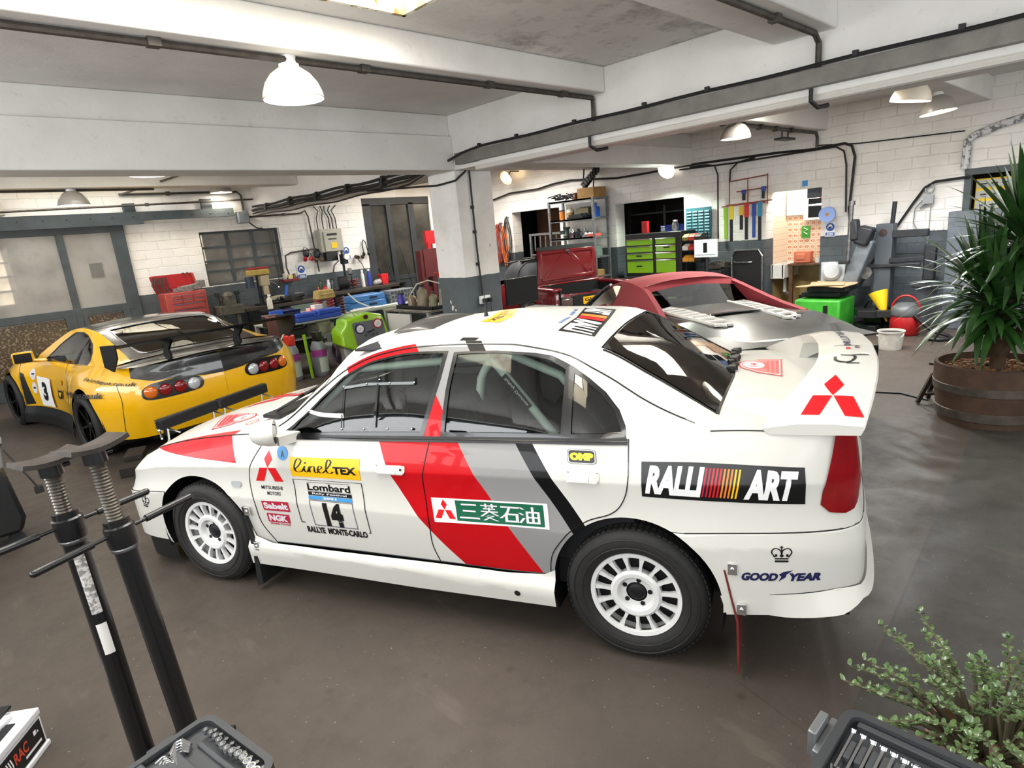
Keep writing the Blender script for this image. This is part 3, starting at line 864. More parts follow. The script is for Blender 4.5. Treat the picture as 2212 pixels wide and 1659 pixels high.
skin('window_trim', ro, TRIM, CAR, lambda u, w: house(u, w, .001), holes=[rw, qw], vcuts=WC, **MIRR)
skin('front_window', fw, GLS, CAR, lambda u, w: house(u, w, -.006), vcuts=WC, **MIRR)
skin('rear_window', rw, GLS, CAR, lambda u, w: house(u, w, -.006), vcuts=WC, **MIRR)
skin('quarter_window', qw, GLSD, CAR, lambda u, w: house(u, w, -.006), vcuts=WC, **MIRR)
skin('belt_trim', [(2.12, 2.87), (4.0, 2.87), (4.0, 3.02), (2.12, 3.02)], TRIM, CAR, lambda s, t: side(s, t, .005), ustep=.1, **MIRR)
gm = MB()
for k in (0, 1):
    for off, u0, u1, n in ((1., .58, 2.75, 60),):
        gw = spl([(.58, .965), (1.9, .965), (2.09, .912), (2.2, .855), (2.33, .747), (2.44, .665), (2.56, .546), (2.71, .333), (2.8, .1)])
        pts = [house(u0 + (u1 - u0) * i / n, gw(u0 + (u1 - u0) * i / n), .0005) for i in range(n + 1)]
        gm.tube([V((p.x, 1.69 - p.y if k else p.y, p.z)) for p in pts], .004, 5)
    pts = [house(2.35 + .48 * i / 20, .985, .001) for i in range(21)]
    gm.tube([V((p.x, 1.69 - p.y if k else p.y, p.z)) for p in pts], .005, 5)
    gm.tube([V((a, 1.69 - b if k else b, z)) for a, b, z in [side(s, 2.945, .0055) for s in [2.12 + 1.88 * i / 24 for i in range(25)]]], .0025, 5)
gm.build('roof_gutter', TRIM, CAR)


def ruled(A, C, ex, far=1.69):
    "surface from near edge A(k) over centre line C(k) (w 1) to the mirrored far edge (w 2)"
    def fn(k, w):
        m = w > 1; q = 2 - w if m else w
        a, c = V(A(k)), C(k); ww = 1 - (1 - q) ** ex if q >= 0 else q * ex
        p = V((a.x + (c[0] - a.x) * q, a.y + (far / 2 - a.y) * q, a.z + (c[1] - a.z) * ww))
        if m: p.y = far - p.y
        return p
    return fn


bonC = spl([(0, -.76, .705), (.7, -.60, .775), (.9, -.5, .80), (1.2, -.3, .848), (1.5, 0, .895), (1.9, .2, .94), (2.11, .33, .965)])
rooC = spl([(0, .80, 1.325), (.1, .95, 1.362), (.28, 1.25, 1.4), (.5, 1.7, 1.412), (.8, 2.08, 1.397), (1, 2.33, 1.362)])
rsC = spl([(0, 2.33, 1.362), (.5, 2.62, 1.235), (1, 2.87, 1.085)])
booC = spl([(4.35, 2.87, 1.085), (4.6, 3.1, 1.08), (4.9, 3.3, 1.07), (5.6, 3.36, 1.055)])
wsC = lambda k: ((.34 + .46 * k), .985 + .34 * k + .02 * math.sin(PI * k))
BON = ruled(lambda s: side(s, 3.), bonC, 2.2)
ROO = ruled(lambda k: house(.86 + 1.48 * k, 1.), rooC, 2.2)
WSC = ruled(lambda k: house(.56 + .30 * k, 1.), wsC, 2.)
RSC = ruled(lambda k: house(2.34 + .49 * k, 1.), rsC, 2.)
BOO = ruled(lambda s: side(s, 3.), booC, 2.)
W2 = [.08, .2, .4, .6, .8, .95, 1.05, 1.2, 1.4, 1.6, 1.8, 1.92]
sq = lambda a, b, c=0, d=2: [(a, c), (b, c), (b, d), (a, d)]
skin('bonnet', sq(.3, 2.11), PBON, CAR, BON, vcuts=W2, ustep=.05)
skin('roof_panel', sq(0, 1), PW, CAR, ROO, vcuts=W2, ustep=.05)
skin('windscreen', sq(.0, 1), GLS, CAR, WSC, vcuts=W2, ustep=.1)
skin('rear_screen', sq(0.02, .985, .035, 1.965), glass('rear_screen_glass', '#3c423f', .08), CAR, RSC, vcuts=W2, ustep=.08)
skin('screen_surround', sq(-.015, 1.015), TRIM, CAR, lambda k, w: RSC(k, w) + V((0.001, 0, -.004)), holes=[sq(0.015, .96, .08, 1.92)], vcuts=W2, ustep=.08)
skin('screen_surround', sq(-.0, 1.0), TRIM, CAR, lambda k, w: WSC(k, w) + V((0.004, 0, -.006)), holes=[sq(0.07, .99, .05, 1.95)], vcuts=W2, ustep=.08)
skin('boot_lid', sq(4.34, 5.599), PW, CAR, BOO, vcuts=W2, ustep=.05)
lm = [(4.795, 3.0), (4.93, 3.0), (4.945, 2.25), (4.92, 1.6), (4.875, 1.38), (4.829, 1.34), (4.765, 1.40), (4.732, 1.556), (4.737, 1.857), (4.77, 2.5)]
skin('tail_lamp', lm, TAIL, CAR, lambda s, t: side(s, t, .012 - .010 * abs((s - 4.84) / .11) ** 3 if abs(s - 4.84) < .11 else .002), ustep=.02, vcuts=[1.5, 1.7, 2., 2.3, 2.6, 2.9], **MIRR)
skin('rear_panel', [(5.0, 1.5), (5.599, 1.5), (5.599, 2.9), (5.02, 2.9)], TAIL, CAR, lambda s, t: side(s, t, .004), ustep=.1, **MIRR)
# wing: arched blade with swept ends down to the boot
LE = spl([(.09, 3.0, 1.068), (.25, 3.08, 1.135), (.42, 3.17, 1.20), (.6, 3.22, 1.232), (.845, 3.235, 1.24)])
TE = spl([(.09, 3.345, 1.085), (.25, 3.39, 1.155), (.42, 3.425, 1.21), (.6, 3.445, 1.236), (.845, 3.455, 1.243)])
ws = MB(); rows = []
for i in range(41):
    v = .09 + 1.51 * i / 40; q = v if v <= .845 else 1.69 - v
    (lu, lz), (tu, tz) = LE(q), TE(q); e = abs(v - .845)
    lift = 0 if e > .52 else min(1, (.52 - e) / .06)
    ub = spl([(0, .055), (.5, .07), (.52, .12), (.76, .10)])(e)
    zb = max(1.045, lz - .04) if e < .46 else 1.045
    rows.append([(lu, v, lz), (lu + (tu - lu) * .35, v, lz + (tz - lz) * .35 + .016), (lu + (tu - lu) * .7, v, lz + (tz - lz) * .7 + .014), (tu - .006, v, tz + .004), (tu, v, tz - .004), (tu - .012, v, max(1.04, min(tz - .026, tz - .03))), (lu + .03, v, zb)])
ws.grid(rows, close=True); ws.add(rows[0], [tuple(range(7))]); ws.add(rows[-1], [tuple(range(7))[::-1]])
ws.build('rear_wing', PW, CAR, smooth=35)
# ---- wheels
def wheel(parent, loc, R=.307, W=.2, rim=.2, spokes=15, m=ALLOYW, far=False, centre='dish', tyre_lab=None, tilt=0):
    "face looks along -y; tyre with rim and hub as its sub-parts"
    rz = PI if far else 0
    prof = [(rim * .985, -.085), (rim + .012, -.1), (rim + .045, -.107), (R - .03, -.104), (R - .01, -.09), (R, -.07), (R, .07), (R - .01, .09), (R - .03, .104), (rim + .03, .107), (rim * .95, .09)]
    t = MB().lathe(prof, 64, ax=(0, 1, 0), cap=False)
    for q, rr in ((-.1062, rim + .03), (-.1066, R - .04)): t.lathe([(rr, q), (rr + .003, q - .003), (rr + .006, q)], 64, ax=(0, 1, 0), cap=False)
    for i in range(72):
        a = 2 * PI * i / 72
        for yy in (-.062, -.02, .022, .064): t.box((math.cos(a) * (R + .001), yy, math.sin(a) * (R + .001)), (.006, .034, .018), ry=-a)
    to = t.build('tyre', TYRE, parent, smooth=35); to.location = loc; to.rotation_euler = (0, tilt, rz)
    r = MB(); f = -.088
    r.lathe([(rim * .89, f + .012), (rim * .9, f), (rim * .985, f - .004), (rim, f + .004), (rim * .995, .09), (rim * .93, .09), (rim * .9, f + .03), (rim * .87, f + .025)], 64, ax=(0, 1, 0), cap=False)
    if centre == 'dish':
        r.lathe([(.046, f + .03), (.07, f + .03), (.074, f + .014), (.082, f + .004), (.10, f + .002), (.112, f + .012), (.108, f + .05)], 48, ax=(0, 1, 0), cap=False)
        for i in range(spokes):
            a = 2 * PI * (i + .3) / spokes; c, s_ = math.cos(a), math.sin(a); px, pz = -s_, c
            for lo, hi, w0, w1, y0, y1 in ((.102, .186, .017, .026, f + .006, f + .03),):
                p = [(c * q + px * w * k, y, s_ * q + pz * w * k) for q, w in ((lo, w0 * .5), (.14, .0055), (hi, w1 * .5)) for k in (-1, 1) for y in (y0 + (0.006 if q == lo else 0), y1)]
                r.add(p, [(0, 2, 6, 4), (4, 6, 10, 8), (0, 4, 5, 1), (4, 8, 9, 5), (2, 3, 7, 6), (6, 7, 11, 10), (1, 5, 7, 3), (5, 9, 11, 7)])
    else:
        r.lathe([(.03, f + .03), (.06, f + .03), (.065, f + .05)], 32, ax=(0, 1, 0), cap=False)
        for i in range(spokes):
            a = 2 * PI * (i + .25) / spokes
            r.bar((math.cos(a) * .04, f + .035, math.sin(a) * .04), (math.cos(a) * rim * .9, f + .02, math.sin(a) * rim * .9), .028, .026, up=(0, 1, 0))
    ro = r.build('wheel_rim', m, to, smooth=40)
    hb = MB().lathe([(.0, f + .022), (.03, f + .022), (.04, f + .03), (.05, f + .05)], 24, ax=(0, 1, 0), cap=False).lathe([(.0, f + .06), (rim * .9, f + .06)], 40, ax=(0, 1, 0), cap=False)
    for i in range(5):
        a = 2 * PI * (i + .1) / 5; hb.cyl((math.cos(a) * .058, f + .027, math.sin(a) * .058), (math.cos(a) * .058, f + .034, math.sin(a) * .058), .0105, n=12)
    hb.build('wheel_hub', HUBD, to, smooth=40)
    return to


for u in (0, 2.505):
    for far in (0, 1): wheel(CAR, (u, 1.69 - .118 if far else .118, .307), far=far)
# wheel housings and underside, cabin
m = MB()
for k in (0, 1):
    for u0 in (-.01, 2.505):
        y0, y1 = (.03, .36) if not k else (1.33, 1.66)
        pa = arc(u0, .31, .375, 200, -20, 20)
        m.grid([[(a, y0, b) for a, b in pa], [(a, y1, b) for a, b in pa]]); m.add([(a, .36 if not k else 1.33, b) for a, b in pa], [tuple(range(len(pa)))])
m.bx(-.6, 3.1, .36, 1.33, .17, .3); m.bx(.42, 2.1, .07, 1.62, .2, .26); m.bx(2.9, 3.33, .12, 1.57, .3, .6)
m.build('underbody', BLK, CAR)
m = MB(); m.bx(.5, 2.75, .12, 1.57, .26, .42); m.bx(.36, .75, .14, 1.55, .42, .93); m.bx(2.35, 2.85, .2, 1.49, .42, .98); m.bx(.6, 2.5, .1, .12, .4, .9); m.bx(.6, 2.5, 1.57, 1.59, .4, .9)
m.box((.72, .845, .93), (.3, 1.3, .1), ry=.1)
m.bx(1.0, 2.3, .32, 1.37, 1.33, 1.345)
m.build('cabin', INT, CAR, bevel=.02)
for y in (.45, 1.24):
    s_ = MB(); s_.box((1.45, y, .48), (.52, .46, .16)); s_.box((1.74, y, .82), (.14, .5, .66), ry=-.25); s_.box((1.78, y, 1.16), (.1, .3, .16), ry=-.2)
    for k in (-1, 1): s_.box((1.66, y + k * .24, .92), (.2, .07, .4), ry=-.25)
    s_.build('racing_seat', mat('seat_cloth', '#202226', .9), CAR, bevel=.04, seg=3)
sw = MB(); sw.tube([V((1.07 + .07 * math.sin(a) * .5, .45 + .17 * math.cos(a), .93 + .16 * math.sin(a))) for a in [2 * PI * i / 28 for i in range(28)]], .015, 8, closed=True)
for a in (PI / 2, PI * 7 / 6, -PI / 6): sw.bar((1.05, .45, .93), (1.07 + .035 * math.sin(a), .45 + .165 * math.cos(a), .93 + .155 * math.sin(a)), .03, .01)
sw.cyl((1.07, .45, .93), (.85, .45, .88), .025); sw.build('steering_wheel', BLK, CAR, smooth=40)
cage = MB(); cg = lambda *p, r=.021: cage.tube(p, r, 12)
cg((1.70, .27, .4), (1.70, .27, .95), (1.74, .30, 1.20), (1.78, .34, 1.29), (1.80, .44, 1.335), (1.80, 1.25, 1.335), (1.78, 1.35, 1.29), (1.74, 1.39, 1.2), (1.70, 1.42, .95), (1.70, 1.42, .4))
cg((1.79, .33, 1.29), (2.115, .30, .90), (2.25, .3, .72)); cg((1.80, .4, 1.32), (2.14, .31, 1.215), (2.34, .30, .98), (2.42, .3, .85)); cg((1.79, 1.36, 1.29), (2.5, 1.39, .85)); cg((1.8, .5, 1.32), (2.45, 1.2, .9))
cg((1.79, .33, 1.30), (1.05, .27, 1.25), (.68, .22, .95), (.66, .22, .4)); cg((1.79, 1.36, 1.30), (1.05, 1.42, 1.25), (.68, 1.47, .95), (.66, 1.47, .4)); cg((1.05, .3, 1.255), (1.05, 1.39, 1.255))
cage.build('roll_cage', mat('cage_paint', '#dce6de', .4), CAR, smooth=60)
dl = V((.325, -.03, -.39)).normalized(); px = dl.cross(V((0, -1, 0))).normalized()
ft = text2('Safety Devices', .1, .02, .17, .021, bold=.01)
decal('cage_label', lambda a, b: V((1.855, .3025, 1.213)) + dl * a + px * (b - .02), .2, .04, [(0, 0.037), (.2, .037), (0, .003), (.2, .003)], [(SBLK, rect2(0, 0, .2, .04)), (SWHT, ft)], CAR, (0, -1, 0), lift=.0)
# mirrors
for k in (0, 1):
    mm = lambda p: (p[0], 1.69 - p[1] if k else p[1], p[2])
    b = MB(); rows = []; cy, sy = math.cos(.62), math.sin(.62)
    def mp(x, y, z): return mm((.66 + x * cy - y * sy, -.035 + x * sy + y * cy, .985 + z))
    for x_, sc_ in ((-.085, .3), (-.075, .55), (-.05, .8), (.0, .97), (.03, 1.), (.036, .95), (.03, .88)):
        rows.append([mp(x_, .085 * sc_ * math.cos(a), .064 * sc_ * math.sin(a) * (1.12 if math.sin(a) < 0 else 1)) for a in [2 * PI * i / 24 for i in range(24)]])
    b.grid(rows, close=True); b.add(rows[0], [tuple(range(24))])
    b.bar(mm((.66, .0, .93)), mm((.70, .12, .925)), .09, .05); o = b.build('wing_mirror', PW, CAR, smooth=50)
    MB().add([mp(.032, .076 * math.cos(a), .057 * math.sin(a) * (1.12 if math.sin(a) < 0 else 1)) for a in [2 * PI * i / 24 for i in range(24)]], [tuple(range(24))]).build('mirror_glass', mat('mirror_glass', '#3a4146', .05, 1.), o)
# handles, indicator, skirt plugs
for s0, tt in ((2.836, 2.1), (3.81, 2.12)):
    w = .17 if s0 < 3 else .15
    skin('door_handle', [(s0 + a, tt + b / .155) for a, b in rrect(w, .042, .012)], PW, CAR, lambda s, t: side(s, t, .014 if abs(s - s0) < w * .47 else .003), ustep=.02, vcuts=[tt - .1, tt + .1], **MIRR)
    skin('handle_grip', [(s0 - .012 + a, tt - .04 + b / .155) for a, b in rrect(w * .6, .022, .006)], mat('handle_recess', '#d2d0c8', .4), CAR, lambda s, t: side(s, t, .0165), ustep=.03, **MIRR)
skin('door_lock', [(2.905 + a, 2.12 + b / .2) for a, b in rrect(.014, .014, .0069)], BLK, CAR, lambda s, t: side(s, t, .0168), **MIRR)
skin('indicator_lamp', [(1.811 + a, 1.44 + b / .19) for a, b in rrect(.07, .036, .014)], LENS, CAR, lambda s, t: side(s, t, .008), ustep=.015, **MIRR)
for s0, t0 in ((1.87, .05), (3.47, .17)): skin('drain_plug', [(s0 + a, t0 + b / .4) for a, b in rrect(.03, .03, .0149)], BLK, CAR, lambda s, t: side(s, t, .052), **MIRR)
# mud flaps with chrome brackets
MF, MFR = mat('black_mud_flap', '#151515', .6), mat('red_mud_flap', '#7c2a22', .5, noise=(6, '#4a1d1a'))
for k in (0, 1):
    y0, y1 = (.0, .27) if not k else (1.42, 1.69)
    f1 = MB().prism([(.325, .52), (.335, .52), (.37, .26), (.375, .05), (.33, .03), (.345, .26)], y0 + .0, y1, 'y').build('mud_flap', MF, CAR)
    f2 = MB().prism([(2.868, .50), (2.876, .50), (2.925, .27), (2.93, .03), (2.922, .03), (2.917, .27)], y0, y1, 'y').build('mud_flap', MFR, CAR)
    for f, pts in ((f1, ((.35, .50), (.372, .29))), (f2, ((2.89, .51), (2.925, .335)))):
        for a, z in pts:
            b = MB(); b.box((a + .012, (y0 if not k else y1), z), (.035, .012, .05)); b.cyl((a + .012, (y0 - .012 if not k else y1 + .012), z), (a + .012, (y0 if not k else y1), z), .009, n=10)
            b.build('flap_bracket', CHROME, f, bevel=.002)
# light bar on the nose, roof scoop, aerial, wipers
lb = MB()
for a, b in ((.36, .83), (.85, 1.32)):
    lb.bx(-.72, -.66, a, b, .80, .875)
o = lb.build('light_bar', mat('black_lamp_cover', '#08080a', .55, spec=.25), CAR, bevel=.012)
sl = MB()
for i in range(4): sl.bx(-.735, -.718, .37, .82, .812 + i * .016, .818 + i * .016); sl.bx(-.735, -.718, .86, 1.31, .812 + i * .016, .818 + i * .016)
sl.bx(-.69, -.66, .83, .85, .815, .86); sl.build('lamp_cover_slat', DSTEEL, o)
for y in (.42, .8, .9, 1.27):
    br = MB(); br.tube([(-.69, y, .8), (-.7, y, .72), (-.74, y, .66)], .008); br.tube([(-.69, y, .8), (-.58, y, .775)], .006); br.build('lamp_bracket', CHROME, o, smooth=60)
br = MB().tube([(-.69, .36, .8), (-.60, .30, .77)], .007); br.ball((-.69, .36, .8), .014); br.build('lamp_bracket', CHROME, o, smooth=60)
vm = MB(); rows = []
for i in range(9):
    u = 1.08 + .26 * i / 8; hh = .045 * math.sin(PI * min(1, .12 + .88 * i / 8)) ** .6
    rows.append([(u, .845 + (.26 * math.sin(a)), 1.378 + .02 * (i / 8) + max(0, hh * math.cos(a)) * 1.) for a in [(-PI / 2) + PI * j / 12 for j in range(13)]])
vm.grid(rows).build('roof_vent', mat('carbon_scoop', '#3c3a38', .4, coat=.5), CAR, smooth=60)
MB().lathe([(.016, 0), (.012, .012), (.006, .05), (.004, .055), (.002, .13)], 12, c=(1.5, .93, 1.405)).build('aerial', BLK, CAR, smooth=40)
wp = MB()
for y in (.35, .95): wp.tube([(.36, y, .975), (.52, y + .1, 1.06), (.66, y + .42, 1.165)], .008); wp.bar((.5, y + .05, 1.05), (.54, y + .55, 1.085), .012, .015)
wp.bx(.30, .42, .3, 1.39, .945, .965); wp.build('wiper', BLK, CAR)
rc = MB()
for i in range(14): rc.box((2.845 + .01 * math.sin(i * 2.1), .93 + .035 * i, 1.09 + .01 * math.cos(i)), (.04, .03, .03), rz=i)
rc.build('hinge_cover', BLK, CAR, bevel=.004)
# window net with studs on the front window, mirror inside, white label
nt_ = MB(); hs = lambda u, w, o=.004: house(u, w, o)
def netbar(pts, wd=.014):
    for a, b in zip(pts, pts[1:]): nt_.bar(hs(*a), hs(*b), wd, .002, up=(0, -1, .3))
netbar([(1.0, .70), (1.15, .64), (1.29, .60), (1.43, .578)]); netbar([(1.02, .10), (1.16, .093), (1.30, .089), (1.44, .087)]); netbar([(1.0, .70), (1.01, .4), (1.02, .10)], .005); netbar([(1.21, .72), (1.215, .62), (1.22, .3), (1.22, .09)], .010); netbar([(1.43, .578), (1.425, .64)], .014)
nt_.build('sliding_window', glass('perspex', '#8f9491', .02), CAR)
st = MB()
for u, w in ((1.002, .715), (1.146, .645), (1.224, .665), (1.288, .605), (1.432, .582), (1.024, .102), (1.161, .093), (1.30, .089), (1.441, .087)): st.ball(hs(u, w, .006), .006, 8)
st.build('window_stud', CHROME, CAR, smooth=180)
wl = MB(); pts = [hs(u, w, -.0) for u, w in ((.775, .66), (.80, .575), (.845, .455), (.894, .375), (.96, .315), (1.022, .285))]
wl.grid([[p + V((0, 0, .012 if i else .002)) for i, p in enumerate(pts)], [p + V((0, 0, -.012)) for p in pts]]).build('label_strip', SWHT, CAR)

PC = (0.0, 1.0)
for w0, w1 in ((-.01, .085), (1.915, 2.01)): skin('screen_pillar', [(0, w0), (1.02, w0), (1.02, w1), (0, w1)], PW, CAR, lambda k, w: WSC(k, w) + V((0, 0, .006)), ustep=.1)
# ---- lettering and marks on the rally car
UPN, UPZ = (0, -1, 0), (0, 0, 1)
CK = dict(bcuts=[1, 2])


def three_diamonds(cx, cy, w, hh):
    "three lozenges meeting at a point"
    a, r = w / 2, hh
    top = [(cx, cy + r * .52), (cx + a * .29, cy + r * .26), (cx, cy), (cx - a * .29, cy + r * .26)]
    lo = lambda k: [(cx + k * .01 * w, cy - r * .01), (cx + k * a * .58, cy - r * .01), (cx + k * a, cy - r * .44), (cx + k * a * .40, cy - r * .44)]
    return join2(poly2(top), poly2(lo(1)), poly2(lo(-1)))


def frame2(x0, y0, x1, y1, w):
    return join2(rect2(x0, y0, x1, y0 + w), rect2(x0, y1 - w, x1, y1), rect2(x0, y0 + w, x0 + w, y1 - w), rect2(x1 - w, y0 + w, x1, y1 - w))


decal('maker_emblem', side, 1, 1, [(1.968, 2.491), (2.154, 2.478), (1.954, 1.538), (2.143, 1.542)], [(SRED, three_diamonds(.5, .5, 1, 1.06))], CAR, UPN, **CK)
decal('maker_lettering', side, 1, 1, [(1.984, 1.442), (2.131, 1.441), (1.992, 1.135), (2.13, 1.145)], [(SBLK, join2(text2('MITSUBISHI', .5, .78, 1, .36, bold=.015), text2('MOTORS', .58, .22, .66, .36, bold=.015)))], CAR, UPN)
# yellow cloth-maker sticker: script word and capitals
lw = []
for off, k in ((0, 0), (1.02, 1)):
    pass
s1 = [ribbon([(.06, .34), (.13, .55), (.17, .80), (.14, .92), (.10, .86), (.07, .55), (.08, .30), (.13, .24), (.19, .34), (.225, .56)], .026), ribbon([(.225, .56), (.215, .36), (.235, .25), (.27, .33), (.295, .55)], .026),
      rect2(.215, .68, .245, .76), ribbon([(.29, .25), (.30, .55)], .026), ribbon([(.295, .42), (.33, .55), (.365, .52), (.365, .28), (.40, .26), (.425, .36)], .026), ribbon([(.415, .38), (.47, .47), (.465, .57), (.43, .56), (.415, .40), (.435, .27), (.48, .26), (.52, .36)], .026),
      ribbon([(.52, .36), (.58, .60), (.605, .80), (.58, .92), (.55, .85), (.535, .55), (.545, .30), (.585, .24), (.63, .33)], .026)]
decal('sponsor_sticker', side, 1, 1, [(2.205, 2.347), (2.654, 2.348), (2.213, 1.771), (2.653, 1.748)], [(SYEL, rect2(0, 0, 1, 1)), (SBLK, join2(*s1, text2('TEX', .79, .40, .33, .36, bold=.05)))], CAR, UPN, **CK)
# rally plate on the front door
ol = frame2(0, .0, 1, 1, .012)
plate = join2(rect2(0, .988, 1, 1), rect2(0, .16, .011, 1), rect2(.989, .10, 1, 1), rect2(.0, .15, .06, .162), rect2(.97, .09, 1., .10))
decal('rally_plate', side, 1, 1, [(2.209, 1.685), (2.653, 1.674), (2.229, 0.536), (2.673, 0.563)], [
    (SBLK, join2(plate, rect2(.2, .935, .82, .945), text2('Lombard', .51, .825, .62, .17, bold=.03), rect2(.2, .72, .83, .727), rect2(.2, .625, .83, .71), rect2(.2, .525, .83, .531), rect2(.2, .51, .83, .514), text2('RALLYE  MONTE-CARLO', .5, .065, .88, .085, bold=.05), text2('14', .52, .30, .27, .34, bold=.06))),
    (SDBL, frame2(.2, .13, .83, .505, .008)), (SBLU, rect2(.2, .535, .83, .615)), (SGRY, text2('Rally Festival', .51, .667, .5, .055, bold=.02)), (SWHT, text2('2021', .51, .575, .2, .05, bold=.04))], CAR, UPN, **CK)
decal('sponsor_sticker', side, 1, 1, [(1.977, .982), (2.163, .994), (1.983, .838), (2.166, .846)], [(SCRIM, rect2(0, 0, 1, 1)), (SGRY, text2('Sabelt', .5, .52, .9, .66, bold=.05))], CAR, UPN)
decal('sponsor_sticker', side, 1, 1, [(1.994, .797), (2.148, .798), (1.994, .619), (2.145, .622)], [(SCRIM, join2(rect2(0, .22, 1, 1), text2('SPARK PLUGS', .52, .08, .92, .15, bold=.03))), (SGRY, text2('NGK', .5, .61, .84, .56, bold=.06))], CAR, UPN)
# oil sticker with four characters
def ch3(x): return [rect2(x - .07, .78, x + .06, .86), rect2(x - .06, .47, x + .05, .55), rect2(x - .09, .14, x + .08, .22)]
k1 = ch3(.40)
X = .565
k2 = [rect2(X - .07, .79, X + .07, .85), rect2(X - .035, .72, X - .018, .92), rect2(X + .018, .72, X + .035, .92), rect2(X - .05, .64, X + .05, .70), rect2(X - .008, .52, X + .008, .74), rect2(X - .07, .51, X + .07, .57), ribbon([(X - .015, .51), (X - .07, .30)], .022, smooth=False), ribbon([(X + .015, .51), (X + .07, .36)], .022, smooth=False), ribbon([(X - .02, .36), (X + .035, .36), (X - .05, .12)], .02, smooth=False), ribbon([(X - .03, .30), (X + .065, .12)], .022, smooth=False)]
X = .735
k3 = [rect2(X - .075, .77, X + .075, .85), ribbon([(X - .005, .78), (X - .03, .5), (X - .08, .28)], .022), rect2(X - .04, .44, X + .06, .52), rect2(X - .04, .12, X + .06, .2), rect2(X - .045, .12, X - .022, .52), rect2(X + .042, .12, X + .065, .52)]
X = .895
k4 = [ribbon([(X - .08, .84), (X - .05, .74)], .022, smooth=False), ribbon([(X - .085, .58), (X - .055, .48)], .022, smooth=False), ribbon([(X - .085, .12), (X - .05, .36)], .022, smooth=False), rect2(X - .035, .13, X - .015, .66), rect2(X + .055, .13, X + .075, .66), rect2(X + .01, .13, X + .03, .88), rect2(X - .035, .59, X + .075, .67), rect2(X - .035, .36, X + .075, .43), rect2(X - .035, .12, X + .075, .20)]
decal('oil_sticker', side, 1, 1, [(3.049, 1.454), (3.641, 1.515), (3.064, .952), (3.65, 1.032)], [(SWHT, rect2(0, 0, 1, 1)), (SGRN, rect2(.215, .07, .965, .93)), (SRED, three_diamonds(.11, .5, .19, .86)), (SGRY, turn2(join2(*k1, *k2, *k3, *k4), lambda x, y: (.235 + (x - .30) * 1.04, .07 + y * .86)))], CAR, UPN, **CK)
om = rrect(1, 1, .18, 5, .5, .5)
decal('sponsor_sticker', side, 1, 1, [(3.736, 2.769), (3.865, 2.754), (3.744, 2.42), (3.872, 2.415)], [(SBLK, poly2(om)), (SWHT, poly2(rrect(.96, .94, .17, 5, .5, .5))), (SBLK, poly2(rrect(.9, .84, .14, 5, .5, .5))), (mat('sticker_lemon', '#efe21a', .4), text2('OMP', .5, .5, .82, .52, bold=.09))], CAR, UPN)
# big side banner
bars = []
def it(l): return turn2(l, lambda x, y: (x + (y - .5) * .045, y))
lr = [it(join2(rect2(.398 + i * .0225, .12, .409 + i * .0225, .88))) for i in range(10)]
decal('team_banner', side, 1, 1, [(4.061, 2.507), (4.672, 2.339), (4.063, 1.759), (4.675, 1.590)], [(SBLK, rect2(0, 0, 1, 1)), (SWHT, join2(it(text2('RALLI', .215, .5, .35, .8, bold=.055)), it(text2('ART', .80, .5, .29, .8, bold=.055)))), (SCRIM, join2(*lr[:2])), (SRED, join2(*lr[2:5])), (SORG, join2(*lr[5:8])), (SYEL, join2(*lr[8:]))], CAR, UPN, **CK)
decal('tyre_maker_lettering', side, 1, 1, [(4.441, .684), (4.738, .686), (4.445, .588), (4.737, .601)], [(SDBL, join2(it(text2('GOOD', .235, .45, .45, .8, bold=.06)), it(text2('YEAR', .79, .45, .42, .8, bold=.06)), poly2([(.46, 0), (.5, .5), (.47, .7), (.52, .95), (.64, 1.15), (.56, .7), (.55, .45)])))], CAR, UPN, lift=.016)
cr = [rect2(.2, .0, .8, .12), rect2(.2, .18, .8, .26), ribbon([(.2, .3), (.05, .62), (.2, .85), (.45, .72), (.5, .4)], .06), ribbon([(.8, .3), (.95, .62), (.8, .85), (.55, .72), (.5, .4)], .06), rect2(.47, .3, .53, 1.), rect2(.42, .9, .58, .95), rect2(.2, .34, .3, .5), rect2(.42, .34, .58, .46), rect2(.7, .34, .8, .5)]
decal('crown_emblem', side, 1, 1, [(4.549, .914), (4.628, .912), (4.55, .769), (4.63, .769)], [(SBLK, join2(*cr))], CAR, UPN, lift=.016)
decal('crown_emblem', side, 1, 1, [(.988, .961), (1.069, .906), (.958, .736), (1.038, .698)], [(SBLK, join2(*cr))], CAR, UPN, lift=.008)
decal('class_disc', side, 1, 1, [(2.112, 2.664), (2.188, 2.658), (2.125, 2.241), (2.194, 2.235)], [(SBLU, poly2([(.5 + .5 * math.cos(2 * PI * i / 28), .5 + .5 * math.sin(2 * PI * i / 28)) for i in range(28)])), (SBLK, text2('A', .52, .45, .36, .5, bold=.06))], CAR, UPN)
